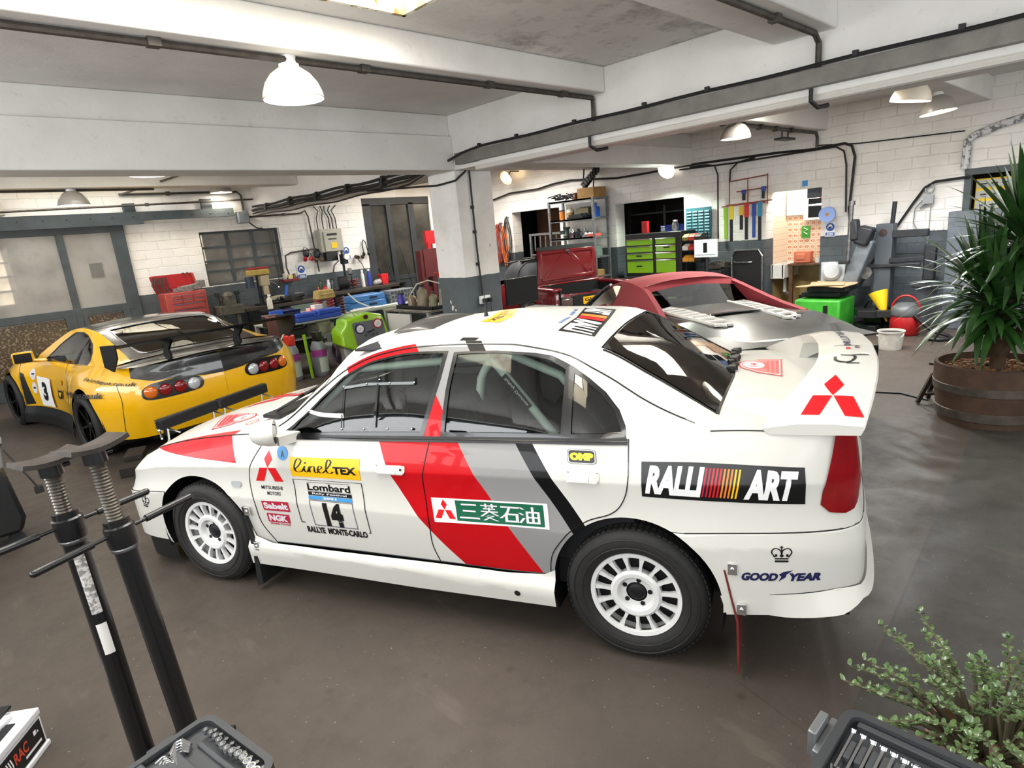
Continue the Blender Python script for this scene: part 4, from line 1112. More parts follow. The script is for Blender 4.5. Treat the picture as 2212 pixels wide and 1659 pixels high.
# bonnet, roof, boot and wing
SPALE = mat('sticker_pale_red', '#d8636a', .4)
dome = [(0, 0), (1, 0), (.9, .55), (.78, .62)] + [(.5 + .3 * math.cos(a), .66 + .33 * math.sin(a)) for a in [PI * i / 12 for i in range(13)]] + [(.22, .62), (.1, .55)]
inn = [(.5 + (x - .5) * .9, .45 + (y - .45) * .9) for x, y in dome]
inn2 = [(.5 + (x - .5) * .84, .45 + (y - .45) * .84) for x, y in dome]
disc = [(.5 + .2 * math.cos(2 * PI * i / 24), .64 + .24 * math.sin(2 * PI * i / 24)) for i in range(24)]
rows_ = join2(*[rect2(.14, .1 + .1 * i, .86, .15 + .1 * i) for i in range(3)], poly2([(.3, .42), (.7, .42), (.62, .30), (.38, .30)]))
plq = [(SRED, poly2(dome)), (SWHT, poly2(inn)), (SPALE, poly2(inn2)), (SRED, rows_), (SWHT, poly2(disc)), (SRED, text2('14', .5, .64, .2, .16, bold=.05))]
decal('event_plaque', BON, 1, 1, [(1.62, .62), (1.66, .25), (1.10, .72), (1.42, .20)], plq, CAR, UPZ)
decal('maker_emblem', BON, 1, 1, [(1.66, 1.42), (1.62, .95), (1.02, 1.42), (1.02, .95)], [(SRED, three_diamonds(.5, .5, 1, 1))], CAR, UPZ)
decal('oval_badge', BON, 1, 1, [(1.80, .33), (1.80, .21), (1.70, .33), (1.70, .21)], [(SRED, join2(ribbon([(.5 + .45 * math.cos(2 * PI * i / 20), .5 + .45 * math.sin(2 * PI * i / 20)) for i in range(21)], .08, smooth=False))), (SRED, text2('FIA', .5, .5, .5, .3))], CAR, UPZ)
decal('bonnet_lettering', BON, 1, 1, [(1.55, 1.62), (1.50, .95), (1.35, 1.62), (1.28, .95)], [(SBLK, join2(text2('MITSUBISHI', .4, .75, .7, .3), text2('MOTORS', .4, .25, .5, .25)))], CAR, UPZ)
decal('roof_sticker', ROO, 1, 1, [(.405, 1.7), (.47, 1.7), (.435, .77), (.518, .68)], [(SYEL, rect2(0, 0, 1, 1)), (SBLK, turn2(join2(*s1, text2('TEX', .79, .40, .33, .36, bold=.05)), lambda x, y: (y, 1 - x)))], CAR, UPZ)
rl = join2(*[rect2(.52, .06 + .05 * i, .68, .09 + .05 * i) for i in range(1)])
tb = lambda l: turn2(l, lambda x, y: (y, 1 - x))
decal('team_banner', ROO, 1, 1, [(.765, 1.72), (.90, 1.70), (.817, .36), (.955, .26)], [(SBLK, rect2(0, 0, 1, 1)), (SWHT, join2(tb(it(text2('RALLI', .78, .5, .38, .84, bold=.06))), tb(it(text2('ART', .16, .5, .26, .84, bold=.06))))), (SORG, rect2(.08, .55, .92, .64)), (SRED, rect2(.08, .44, .92, .53))], CAR, UPZ)
decal('roof_lettering', ROO, 1, 1, [(.722, 1.58), (.752, 1.58), (.757, .60), (.79, .60)], [(mat('sticker_pale_blue', '#5f86c4', .4), join2(*[rect2(.25, .1 + .07 * i + .1 * (i > 4) + .06 * (i > 8), .75, .14 + .07 * i + .1 * (i > 4) + .06 * (i > 8)) for i in range(11)]))], CAR, UPZ)
decal('event_plaque', BOO, 1, 1, [(4.36, 1.05), (4.36, 1.62), (4.58, 1.0), (4.60, 1.55)], plq, CAR, UPZ)
decal('roof_stripe', ROO, 1, 1, [(.523, .10), (.586, .08), (.535, .0), (.592, .0)], [(SBLK, rect2(0, 0, 1, 1))], CAR, UPZ)


def WING(v, c):
    q = v if v <= .845 else 1.69 - v
    (lu, lz), (tu, tz) = LE(q), TE(q)
    z = lz + (tz - lz) * c + (.016 * c / .35 if c < .35 else .016 - .002 * (c - .35) / .35 if c < .7 else .014 - .010 * (c - .7) / .3)
    return V((lu + (tu - lu) * c, v, z))


decal('maker_emblem', WING, 1, 1, [(.385, -.02), (.36, .92), (.125, .36), (.12, .97)], [(SRED, three_diamonds(.5, .5, 1, 1))], CAR, (0, -.5, 1), step=.02)
decal('wing_lettering', WING, 1, 1, [(.72, .42), (.72, .62), (1.45, .42), (1.45, .62)], [(SDBL, tb(text2('MITSUBISHI OIL', .5, .5, .96, .7, bold=.01)))], CAR, UPZ, step=.05)
decal('wing_lettering', WING, 1, 1, [(.66, .4), (.66, .8), (.74, .4), (.74, .8)], [(SRED, rect2(.2, .5, .4, .9)), (SBLK, text2('e', .7, .45, .2, .6)), (SBLK, rect2(-.3, .05, .9, .12))], CAR, UPZ, step=.02)
decal('signature', WING, 1, 1, [(.47, .3), (.47, .85), (.60, .3), (.60, .85)], [(SBLK, join2(ribbon([(.0, .35), (.1, .75), (.45, .85), (.6, .5), (.5, .2)], .09), ribbon([(.15, .22), (.5, .25), (1., .1)], .09), rect2(.4, .9, .75, .96)))], CAR, UPZ, step=.02)
# ================================================================ yellow racing coupe
YB = Body([(-.95, 1.12), (-.92, .7), (-.82, .42), (-.64, .18), (-.38, .04), (0, -.01), (.32, .03), (.62, .12), (1.2, .15), (1.75, .12), (2.15, .03), (2.6, -.02), (2.95, .03), (3.16, .14), (3.30, .30), (3.37, .5), (3.41, .8), (3.42, 1.12)],
          [(-.95, .60), (-.6, .68), (-.2, .76), (.2, .80), (.6, .835), (1.2, .85), (1.8, .865), (2.3, .895), (2.7, .905), (3.1, .905), (3.42, .90)],
          [(-.95, .5), (-.3, .6), (.5, .66), (1.5, .68), (2.3, .72), (3.0, .74), (3.42, .70)],
          [(-.95, .36), (.5, .42), (2.3, .46), (3.0, .52), (3.42, .55)],
          [(-.95, .12), (-.2, .14), (.5, .10), (1.5, .10), (2.2, .19), (2.8, .24), (3.2, .12), (3.42, .05)],
          [(-.95, .04), (.3, .02), (1.2, .02), (2.2, .05), (2.8, .06), (3.2, .03), (3.42, .015)],
          [(-.95, .02), (.3, .0), (1.2, .02), (2.6, .0), (3.2, .06), (3.42, .10)],
          [(.55, .845, .18), (.70, .92, .24), (1.0, 1.08, .37), (1.3, 1.19, .45), (1.6, 1.225, .48), (1.95, 1.20, .49), (2.3, 1.12, .48), (2.65, 1.015, .46), (2.95, .935, .43)], 1.12)


def ypaint():
    k, nt, bs = nmat('yellow_paint', .28, coat=1.)
    vec, x, y, z = coords(nt)
    bs.inputs['Base Color'].default_value = h('#eeb400'); return k


YP, CARB = ypaint(), mat('gloss_black_carbon', '#0d0d0e', .25, coat=1.)
YC = thing('racing_coupe', 'yellow and black racing coupe with a high black rear wing and number 3', 'car', (.647, 10.0, -.0), math.radians(-82.6))
YM = dict(mirror=True, far=2.24)
S_, T_ = YB.S, YB.side
s0, s1 = S_(0), S_(2.6)
YT = [.4, .7, .97, 1.03, 1.2, 1.35, 1.5, 1.7, 1.85, 1.97, 2.03, 2.15, 2.3, 2.45, 2.6, 2.72, 2.85, 2.93]
fa = YB.arch(0, .33, .36, 195, -12); ra = YB.arch(2.6, .34, .37, 192, -12)
L = YB.PL.L
skin('front_panel', [(0, .1), (s0 - .36, .1)] + fa[:1] + fa[1:] + [(2.06, .35), (2.06, 1.2), (2.05, 2.2), (2.0, 3.), (1.5, 3.), (1., 3.), (.5, 3.), (0, 3.)], YP, YC, T_, vcuts=YT, ustep=.07, **YM)
dline = [(3.72, .35), (3.673, .893), (3.54, 1.922), (3.40, 2.6), (3.38, 3.)]
skin('door', [(2.06, .35)] + dline + [(2.9, 3.), (2.4, 3.), (2.0, 3.), (2.05, 2.2), (2.06, 1.2)], YP, YC, T_, vcuts=YT, ustep=.07, **YM)
skin('quarter_panel', dline[::-1] + ra + [(4.86, .12), (5.1, .1), (L - .001, .14), (L - .001, 3.), (5.5, 3.), (5.2, 3.), (4.9, 3.), (4.5, 3.), (4.0, 3.)], YP, YC, T_, vcuts=YT, ustep=.05, **YM)
skin('side_skirt', [(2.06, .5), (3.72, .52), (3.75, -.25), (2.03, -.3)], BLK, YC, lambda a, b: T_(a, b, .03 * max(0, min(1, (.5 - b) * 3))), vcuts=[0, .2, .35, .45], ustep=.1, **YM)
skin('fender_vent', [(2.069, 2.351), (2.138, 2.199), (2.27, .6), (2.10, .56)], BLK, YC, lambda a, b: T_(a, b, .004), vcuts=YT, **YM)
ym = MB()
for ln in (dline, [(2.06, .35), (2.06, 1.2), (2.05, 2.2), (2.0, 3.)], [(4.95, 2.2), (4.99, 1.2), (4.93, .2)]):
    ym.tube([T_(a, b, .0005) for a, b in catmull(ln, 5)], .003, 5)
ym.build('panel_seam', TRIM, YC)
yw = [(.80, .06), (1.0, .40), (1.152, .60), (1.483, .86), (1.70, .865), (1.839, .83), (2.10, .68), (2.25, .48), (2.36, .2), (2.365, .05)]
skin('pillar_frame', [(.56, 0), (1.2, 0), (1.8, 0), (2.4, 0), (2.95, 0), (2.95, 1), (2.6, 1), (2.3, 1), (1.95, 1), (1.6, 1), (1.3, 1), (1.0, 1), (.7, 1)], YP, YC, YB.house, holes=[yw], vcuts=[.2, .4, .6, .8], **YM)
skin('side_window', yw, GLS, YC, lambda u, w: YB.house(u, w, -.004), vcuts=[.2, .4, .6, .8], **YM)
skin('window_trim', [(.74, .02), (.97, .41), (1.14, .63), (1.48, .90), (1.71, .905), (1.86, .86), (2.13, .70), (2.285, .49), (2.40, .2), (2.40, .015)], TRIM, YC, lambda u, w: YB.house(u, w, .001), holes=[yw], vcuts=[.2, .4, .6, .8], **YM)
MB().bar(YB.house(1.93, .03, .002), YB.house(1.95, .78, .002), .05, .01).build('window_pillar', TRIM, YC)
rail = lambda u: YB.house(u, 1.)
yroC = spl([(0, 1.12, 1.225), (.35, 1.5, 1.262), (.7, 1.75, 1.262), (1, 1.98, 1.238)])
YRO = YB.ruled(lambda k: rail(1.3 + .65 * k), lambda k: yroC(k), 2.2)
yrsC = spl([(0, 1.98, 1.238), (.5, 2.5, 1.12), (1, 2.97, .955)])
YRS = YB.ruled(lambda k: rail(1.95 + 1.0 * k), lambda k: yrsC(k), 2.4)
YWS = YB.ruled(lambda k: rail(.62 + .68 * k), lambda k: (.45 + .67 * k, .89 + .335 * k + .02 * math.sin(PI * k)), 2.)
ybnC = spl([(0, -.95, .62), (.8, -.6, .70), (1.2, -.3, .77), (1.64, .0, .82), (2.2, .45, .885)])
YBN = YB.ruled(lambda a: T_(a, 3.), ybnC, 2.)
ybtC = spl([(4.7, 2.97, .955), (5.1, 3.2, .945), (5.4, 3.36, .94), (L, 3.42, .925)])
YBT = YB.ruled(lambda a: T_(a, 3.), ybtC, 2.)
W3 = [.1, .3, .6, .9, 1.1, 1.4, 1.7, 1.9]
skin('bonnet', sq(.05, 2.2), YP, YC, YBN, vcuts=W3, ustep=.1)
skin('windscreen', sq(0, 1), GLS, YC, YWS, vcuts=W3, ustep=.1)
skin('roof_panel', sq(0, 1), CARB, YC, YRO, vcuts=W3, ustep=.08)
hole = [(.10, .16), (.5, .14), (.88, .22), (.92, .6), (.93, 1.), (.92, 1.4), (.88, 1.78), (.5, 1.86), (.10, 1.84)]
skin('hatch_frame', sq(0, 1), CARB, YC, YRS, holes=[hole], vcuts=W3, ustep=.08)
skin('rear_screen', hole, GLSD, YC, lambda k, w: YRS(k, w) - V((0, 0, .006)), vcuts=W3, ustep=.1)
MB().tube([YRS(k, w) + V((0, 0, .003)) for k, w in catmull(hole + [hole[0]], 5)], .007, 6).build('screen_trim', CHROME, YC)
# black ducktail over the lamps
skin('boot_lid', sq(4.62, L - .001), CARB, YC, YBT, vcuts=W3, ustep=.06)
skin('tail_panel', [(5.10, 2.5), (5.3, 2.25), (5.62, 2.2), (5.78, 2.05), (L - .001, 2.0), (L - .001, 3.02), (5.4, 3.02), (5.1, 3.02)], CARB, YC, lambda a, b: T_(a, b, .006 + .03 * max(0, b - 2.6)), vcuts=YT + [2.9], ustep=.05, **YM)
lampo = [(5.17, 1.60), (5.19, 1.85), (5.27, 2.10), (5.45, 2.20), (5.62, 2.20), (5.72, 2.06), (5.755, 1.75), (5.735, 1.40), (5.67, 1.24), (5.45, 1.16), (5.26, 1.17), (5.185, 1.33)]
for i, o in enumerate(skin('tail_lamp', catmull(lampo + [lampo[0]], 4)[:-1], TRIM, YC, lambda a, b: T_(a, b, .006), ustep=.04, vcuts=YT, **YM)):
    for a, m_ in ((5.255, AMBER), (5.385, TAIL), (5.525, TAIL), (5.655, LENS)):
        q = MB(); p = T_(a, 1.66 + (a - 5.45) * .12, .008); n = T_(a, 1.7, .1) - T_(a, 1.7, 0); n.normalize()
        if i: p.y = 2.24 - p.y; n.y = -n.y
        q.lathe([(.062, 0), (.06, .012), (.045, .022), (.0, .028)], 20, c=p, ax=n); q.build('lamp_lens', m_, o, smooth=50)
# wing on two stands
wg = MB(); wg.prism([(3.06, 1.095), (3.13, 1.125), (3.26, 1.13), (3.36, 1.155), (3.36, 1.145), (3.26, 1.112), (3.12, 1.095)], .18, 2.04, 'y'); WMB = mat('matt_black_wing', '#0a0a0b', .55, spec=.3); wo = wg.build('rear_wing', WMB, YC, smooth=40)
for y in (.17, 2.05): MB().prism([(3.02, .93), (3.24, .90), (3.40, 1.04), (3.41, 1.17), (3.02, 1.14)], y - .006, y + .006, 'y').build('end_plate', WMB, wo)
for y in (.74, 1.50): MB().prism([(2.98, .93), (3.16, .93), (3.13, 1.0), (3.22, 1.08), (3.26, 1.125), (3.08, 1.11), (3.03, 1.02)], y - .012, y + .012, 'y').build('wing_stand', WMB, wo, bevel=.003)
# mirror, wheels, cabin, lettering
for k in (0, 1):
    f = lambda p: (p[0], 2.24 - p[1] if k else p[1], p[2])
    b = MB().box(f((.93, .02, .94)), (.12, .20, .13), rz=-.35 if not k else .35); b.bar(f((.93, .08, .89)), f((.95, .24, .87)), .06, .04); o = b.build('wing_mirror', YP, YC, bevel=.035, seg=3)
    MB().box(f((.995, .0, .94)), (.01, .17, .105), rz=-.35 if not k else .35).build('mirror_glass', TRIM, o, bevel=.004)
BW = mat('black_wheel', '#0c0c0d', .4, .5)
for u in (0, 2.6):
    for far in (0, 1):
        wheel(YC, (u, 2.24 - .10 if far else .10, .325), R=.325, rim=.24, spokes=6, m=BW, far=far, centre='star')
m = MB()
for k in (0, 1):
    for u0 in (0, 2.6):
        y0, y1 = (.04, .42) if not k else (1.82, 2.2)
        pa = arc(u0, .33, .38, 195, -15, 16); m.grid([[(a, y0, b) for a, b in pa], [(a, y1, b) for a, b in pa]]); m.add([(a, .42 if not k else 1.82, b) for a, b in pa], [tuple(range(len(pa)))])
m.bx(-.6, 3.1, .42, 1.82, .12, .3); m.bx(.4, 2.2, .2, 2.04, .14, .3); m.bx(2.95, 3.3, .45, 1.8, .18, .4); m.build('underbody', BLK, YC)
m = MB(); m.bx(.6, 2.9, .28, 1.96, .3, .45); m.bx(.5, .95, .3, 1.94, .45, .83); m.bx(2.3, 2.95, .5, 1.74, .45, .80); m.build('cabin', INT, YC, bevel=.02)
for y in (.75, 1.45):
    b = MB().box((1.75, y, .55), (.5, .5, .2)); b.box((1.98, y, .82), (.16, .5, .55), ry=-.2); b.box((2.04, y, 1.07), (.12, .28, .2), ry=-.2); b.build('racing_seat', INT, YC, bevel=.05, seg=3)
D = dict(bcuts=[1, 2], lift=.02)
decal('race_number', T_, 1, 1, [(2.476, 2.04), (2.90, 1.99), (2.50, .60), (2.914, .63)], [(SWHT, rect2(0, 0, 1, 1)), (SBLK, text2('3', .48, .5, .38, .66, bold=.06))], YC, (-1, 0, 0) if 0 else UPN, **D)
decal('sponsor_lettering', T_, 1, 1, [(4.377, 2.488), (5.15, 2.31), (4.40, 2.20), (5.13, 1.99)], [(SBLK, turn2(text2('the logdepot.co.uk', .5, .5, 1, .8, bold=.02), lambda x, y: (x + .03 * y, y)))], YC, UPN, **D)
decal('sponsor_lettering', T_, 1, 1, [(3.739, 1.80), (4.82, 1.84), (3.70, 1.50), (4.80, 1.50)], [(SBLK, text2('www.foxbat.co.uk', .5, .5, 1, .75, bold=.04))], YC, UPN, **D)
fx = join2(poly2([(.1, .95), (.3, .75), (.7, .75), (.9, .95), (.85, .5), (.95, .2), (.5, 0), (.05, .2), (.15, .5)]))
decal('mascot_badge', T_, 1, 1, [(3.15, 1.64), (3.38, 1.653), (3.14, 1.07), (3.325, 1.111)], [(SBLK, fx), (SYEL, poly2([(.25, .62), (.75, .62), (.62, .3), (.5, .2), (.38, .3)]))], YC, UPN, **D)
for (a, b), r_ in (((2.321, 2.161), .07), ((2.328, 1.412), .06)):
    decal('round_badge', T_, 1, 1, [(a - r_, b + r_ * 5), (a + r_, b + r_ * 5), (a - r_, b - r_ * 5), (a + r_, b - r_ * 5)], [(SGRY, poly2([(.5 + .5 * math.cos(2 * PI * i / 24), .5 + .5 * math.sin(2 * PI * i / 24)) for i in range(24)])), (SDBL, rect2(.25, .42, .75, .58))], YC, UPN)
skin('door_handle', [(3.245 + a, 1.907 + b / .19) for a, b in rrect(.16, .05, .02)], YP, YC, lambda a, b: T_(a, b, .012), **YM)
# timber blocks under the rear of the yellow coupe
o = MB().box((0, 0, .045), (.5, .16, .09)).box((.1, .02, .115), (.3, .16, .05), rz=.1).build('timber_block', mat('oily_timber', '#2a241f', .8, noise=(8, '#1b1714')), None, bevel=.006)
o.location = (1.18, 6.55, 0); o.rotation_euler = (0, 0, 1.1); tag(o, 'dark oily timber blocks on the floor behind the yellow racing coupe', 'wood block')
# ================================================================ doors, windows, pipes and cables
DGR = mat('dark_green_grey_paint', '#414a4e', .5, noise=(6, '#353d40'))


def frost(name, c, op=.6, rough=.5):
    k = bpy.data.materials.new(name); k.use_nodes = True; nt = k.node_tree; bs = nt.nodes['Principled BSDF']; o = nt.nodes['Material Output']
    t = nt.nodes.new('ShaderNodeBsdfTransparent'); mx = nt.nodes.new('ShaderNodeMixShader'); t.inputs[0].default_value = (.9, .9, .9, 1)
    vec, x, y, z = coords(nt, 'World'); n = tex(nt, vec, 3, detail=8)
    setcol(nt, bs, mix(nt, ramp(nt, n, .4, .7), h(c), h('#8c8a86'))); bs.inputs['Roughness'].default_value = rough
    f = ramp(nt, n, .3, .75) * .3 + (op - .15)
    nt.links.new(f.k, mx.inputs[0]); nt.links.new(t.outputs[0], mx.inputs[1]); nt.links.new(bs.outputs[0], mx.inputs[2]); nt.links.new(mx.outputs[0], o.inputs[0])
    return k


FROST, DIRTY = frost('dirty_frosted_glass', '#b5b3ae', .62), frost('grimy_glass', '#6e6a63', .5, .25)
k, nt, bs = nmat('patterned_glass', .25); v_, x_, y_, z_ = coords(nt, 'World'); q_ = tex(nt, v_, 40, 'VOR')
setcol(nt, bs, mix(nt, ramp(nt, q_, .6, .8), h('#4a4034'), h('#857a68'))); PATT = k  # pale cells paint the glints of the brown glass into its colour
m = MB(); y0, y1 = 12.03, 12.13
for a, b, c, d in ((.3, 2.8, 2.42, 2.58), (2.6, 2.8, 0, 2.5), (1.84, 1.94, .0, 2.45), (.3, 2.7, 1.14, 1.26), (.3, 2.7, 0, .14), (.3, .5, 0, 2.5), (1.70, 1.84, .1, 1.2), (1.94, 2.0, .1, 1.2), (2.52, 2.62, .1, 1.2)): y0 -= .0015; m.bx(a, b, y0, y1, c, d)
d1 = struct(m.build('door_1', DGR, bevel=.006))
for a, b in ((.5, 1.84), (1.94, 2.6)): MB().bx(a, b, 12.07, 12.08, 1.26, 2.42).build('door_pane', FROST, d1)
for a, b in ((.5, 1.70), (2.0, 2.52)): MB().bx(a, b, 12.07, 12.08, .3, 1.12).build('door_pane', PATT, d1); MB().bx(a, b, 12.06, 12.09, .14, .3).build('door_panel', DGR, d1)
MB().bx(2.2, 2.38, 12.06, 12.07, 1.72, 1.95).build('dirt_patch', mat('grey_dirt', '#6b6966', .8), d1)
wy = mat('lit_yard_window', '#ffffff', .5, emit=('#ffe9c4', 2.2))
m = MB().bx(.55, 1.35, 14.3, 14.38, 1.35, 2.35)
w5 = struct(m.build('window_5', wy)); m = MB()
for z in (1.35, 1.6, 1.85, 2.1, 2.35): m.bx(.5, 1.4, 14.25, 14.3, z - .02, z + .02)
m.bx(.5, .56, 14.25, 14.3, 1.33, 2.37); m.bx(1.34, 1.42, 14.25, 14.3, 1.33, 2.37); m.build('window_frame', mat('white_frame', '#d9d4c8', .6), w5)
struct(MB().bx(4.05, 4.75, 14.3, 14.38, 1.75, 2.35).build('window_6', wy))
m = MB()
for x in (4.0, 4.50, 4.97, 5.46): m.bx(x - .03, x + .03, 12.2, 12.26, 1.36, 2.33)
for z in (1.38, 1.62, 1.80, 2.05, 2.31): m.bx(3.98, 5.48, 12.205, 12.255, z - .018, z + .018)
w1 = struct(m.build('window_1', DGR)); MB().bx(4.0, 5.46, 12.22, 12.235, 1.37, 2.32).build('window_pane', DIRTY, w1)
m = MB(); m.bx(7.4, 9.2, 12.1, 12.16, 2.66, 2.82); m.bx(7.4, 7.6, 12.1, 12.15, 0, 2.7); m.bx(8.0, 8.12, 12.09, 12.14, 0, 2.7); m.bx(8.6, 8.75, 12.1, 12.15, 0, 2.7); m.bx(7.6, 9.2, 12.12, 12.15, 0, 1.0); m.bx(7.6, 9.2, 12.11, 12.16, 1.0, 1.1)
d2 = struct(m.build('door_2', mat('dark_grey_door_paint', '#2f3438', .6, noise=(4, '#22262a')), bevel=.006))  # dark grey door panels, mottled darker
MB().bx(7.6, 9.2, 12.14, 12.15, 1.1, 2.66).build('door_pane', mat('dark_door_glass', '#2c2b28', .25, noise=(3, '#47443d')), d2)  # dark glazing with paler mottling
# window of the office in the right wall with wall charts behind it
m = MB(); m.bx(XW - .02, XW + .1, 1.89, 1.97, .95, 2.14); m.bx(XW - .025, XW + .1, .1, 1.96, 2.06, 2.145); m.bx(XW - .025, XW + .1, .1, 1.96, .93, 1.0); m.bx(XW, XW + .08, .9, .98, .95, 2.1); w2 = struct(m.build('window_2', DGR))
CH1, CH2, CH3 = mat('chart_yellow', '#d8b51c', .6), mat('chart_paper', '#a9a8a2', .6), mat('chart_ink', '#1e1d1b', .6)
for i, (y0, y1, z0, z1) in enumerate(((1.0, 1.86, 1.55, 2.0),)):
    m = MB().use(0).bx(XW + .14, XW + .15, y0, y1, z0, z1)
    m.use(1)
    for j in range(3): m.bx(XW + .13, XW + .14, y0 + .01, y1 - .01, z0 + .05 + j * .14, z0 + .15 + j * .14)
    m.use(2)
    for j in range(3):
        for q in range(7): m.box((XW + .128, y0 + .08 + q * .115, z0 + .10 + j * .14), (.004, .07, .02)); m.box((XW + .128, y0 + .08 + q * .115, z0 + .075 + j * .14), (.004, .05, .006))
    o = m.build('wall_chart', [CH1, CH2, CH3]); tag(o, 'yellow and grey spark plug chart in the dark window behind the tall potted plant', 'poster')
# sliding-door track
t = MB(); t.bx(-1.0, 4.62, 11.96, 12.06, 2.58, 2.72); t.bx(-1, 3.1, 11.94, 12.0, 2.52, 2.585); t.bx(2.86, 3.03, 11.99, 12.09, 2.7, 2.86); t.bx(4.1, 4.28, 12.02, 12.09, 2.72, 2.9)
for i in range(34): t.cyl((-.6 + i * .155, 11.955, 2.65 - .01 * (i % 2)), (-.6 + i * .155, 11.965, 2.65), .012, n=6)
tag(t.build('door_track', DGR), 'grey riveted steel track above the sliding door', 'door track')
PIPE, PIPEW = mat('old_conduit', '#54504b', .5, .4, noise=(10, '#3a332d')), mat('painted_conduit', '#b9b3a6', .5)
CBL = mat('black_cable', '#161616', .6)


def run(name, label, cat, pts, r, m=PIPE, clips=(), smooth=40, n=8, r2=0):
    b = MB().tube(pts, r, n)
    for c in clips: b.box(c, (r * 3, r * 3, r * 3.2))
    o = b.build(name, m, smooth=smooth); return tag(o, label, cat)


# under the beams
run('conduit_pipe', 'rusty conduit along the bright front beam, carrying the large white bell lamp', 'pipe', [(-3.1, 3.9, 3.02), (5.03, 3.9, 3.02), (5.03, 3.9, 2.82)], .022, clips=[(x, 3.9, 3.035) for x in (-1, .5, 1.25, 2.55, 3.7, 4.6)])
run('conduit_pipe', 'dark conduit under the short beam at the top right, bending down to the trunking', 'pipe', [(-3.1, 1.86, 3.03), (4.95, 1.86, 3.03), (5.03, 1.86, 2.98), (5.03, 1.86, 2.8)], .022, clips=[(4.3, 1.86, 3.04)])
run('conduit_pipe', 'thin conduit with a grey bell lamp in front of the left far wall', 'pipe', [(-3.1, 10.3, 2.91), (2.9, 10.3, 2.91)], .016)
run('conduit_pipe', 'thin sloping conduit running towards the far wall above the red tool chest', 'pipe', [(2.85, 12.0, 3.0), (3.2, 6.6, 3.0)], .016)
run('conduit_pipe', 'brown conduit high on the far wall, ending at the junction box over the dirty window', 'pipe', [(2.85, 12.06, 3.01), (4.78, 12.06, 3.01), (4.84, 12.06, 2.95), (4.84, 12.06, 2.45)], .02, clips=[(3.6, 12.07, 3.01)])
run('conduit_pipe', 'long thin pipe just above the sliding door track', 'pipe', [(.3, 11.93, 2.77), (5.0, 11.93, 2.86)], .016, clips=[(3.2, 11.93, 2.825)])
run('conduit_pipe', 'bent white pipe running down the far wall to the left of the fuse box', 'pipe', [(4.9, 12.04, 2.55), (5.95, 12.04, 2.57), (6.05, 12.04, 2.62), (6.1, 12.04, 2.5), (6.15, 12.04, 1.4)], .016, clips=[(5.6, 12.04, 2.565)])
run('conduit_pipe', 'looped dark pipe framing the wall signs left of the fuse box', 'pipe', [(5.55, 12.06, 1.25), (5.48, 12.06, 1.55), (5.5, 12.06, 1.78), (5.62, 12.06, 1.83), (6.1, 12.06, 1.86), (6.35, 12.06, 1.8)], .016)
run('conduit_pipe', 'dark conduit under the beam, bending down beside the wiper blade rack', 'pipe', [(5.7, 3.9, 2.92), (10.55, 3.9, 2.92), (10.6, 3.9, 2.86), (10.6, 3.9, 2.70)], .024, clips=[(6.6 + .5 * i, 3.9, 2.925) for i in range(7)])
b = MB().bx(9.2, 9.6, 3.83, 3.97, 2.78, 2.81); b.tube([(9.3, 3.9, 2.80), (9.3, 3.9, 2.893)], .012); b.tube([(9.5, 3.9, 2.80), (9.5, 3.9, 2.893)], .012)
tag(b.build('lamp_bracket', DSTEEL), 'small empty black bracket hanging from the conduit right of a bell lamp', 'bracket')
# trunking with cable on the long beam
t = MB().bx(4.985, 5.055, -3, 5.62, 2.69, 2.81); t.bx(4.98, 5.06, 5.60, 5.95, 2.685, 2.815); o = t.build('cable_trunking', mat('grey_trunking', '#77736d', .5, noise=(5, '#5f5b56')), bevel=.004)
tag(o, 'long grey cable trunking along the big beam above the rally car', 'trunking')
c = MB().tube([(4.99, y, 2.83 + .004 * math.sin(y * 5)) for y in [-3 + .25 * i for i in range(35)]] + [(4.97, 5.8, 2.80), (4.97, 6.1, 2.74), (4.98, 6.9, 2.72)], .014, 6)
for y in (.4, 1.0, 1.6, 2.7, 3.3, 4.1, 4.9, 5.5): c.box((4.985, y, 2.845), (.03, .035, .035))
tag(c.build('power_cable', CBL), 'thick black cable clipped along the top of the grey beam trunking', 'cable')
run('white_pipe', 'white pipe along the underside of the big beam below the trunking', 'pipe', [(5.10, -3, 2.625), (5.10, 5.7, 2.625)], .03, mat('white_pipe_paint', '#c9c5bd', .6))
for y, lb in ((3.95, 'small dark hook of cable under the beam, left of the two'), (1.9, 'small dark hook of pipe under the beam, right of the two')):
    run('cable_hook', lb, 'hook', [(5.02, y, 2.685), (5.02, y, 2.60), (5.1, y - .02, 2.56), (5.24, y - .04, 2.58)], .016, CBL)
# bundle of cables from the column to the far corner
for i, (dz, r, lb) in enumerate(((.06, .018, 'topmost black cable of the bundle from the column to the far corner'), (.0, .026, 'thick middle cable of the bundle from the column to the far corner'), (-.05, .014, 'thin lower cable of the bundle from the column to the far corner'), (-.09, .012, 'lowest sagging cable of the bundle from the column to the far corner'))):
    pts = [(5.0 - .01 * i, 6.9 + (12.0 - 6.9) * j / 16, 2.66 + dz + .012 * math.sin(j * 1.3 + i) - (.03 * math.sin(PI * j / 16) if i == 3 else 0)) for j in range(17)]
    run('wall_cable', lb, 'cable', [(4.97, 6.3, 2.74 + dz * .4)] + pts, r, CBL, clips=[p for p in pts[2::3]] if i < 2 else ())
run('wall_cable', 'cable looping across the white upper part of the column', 'cable', [(5.02, 8.0, 2.60), (5.03, 7.0, 2.54), (5.03, 6.4, 2.5), (5.04, 6.04, 2.52), (5.2, 6.04, 2.62), (5.26, 6.04, 2.72)], .012, CBL)
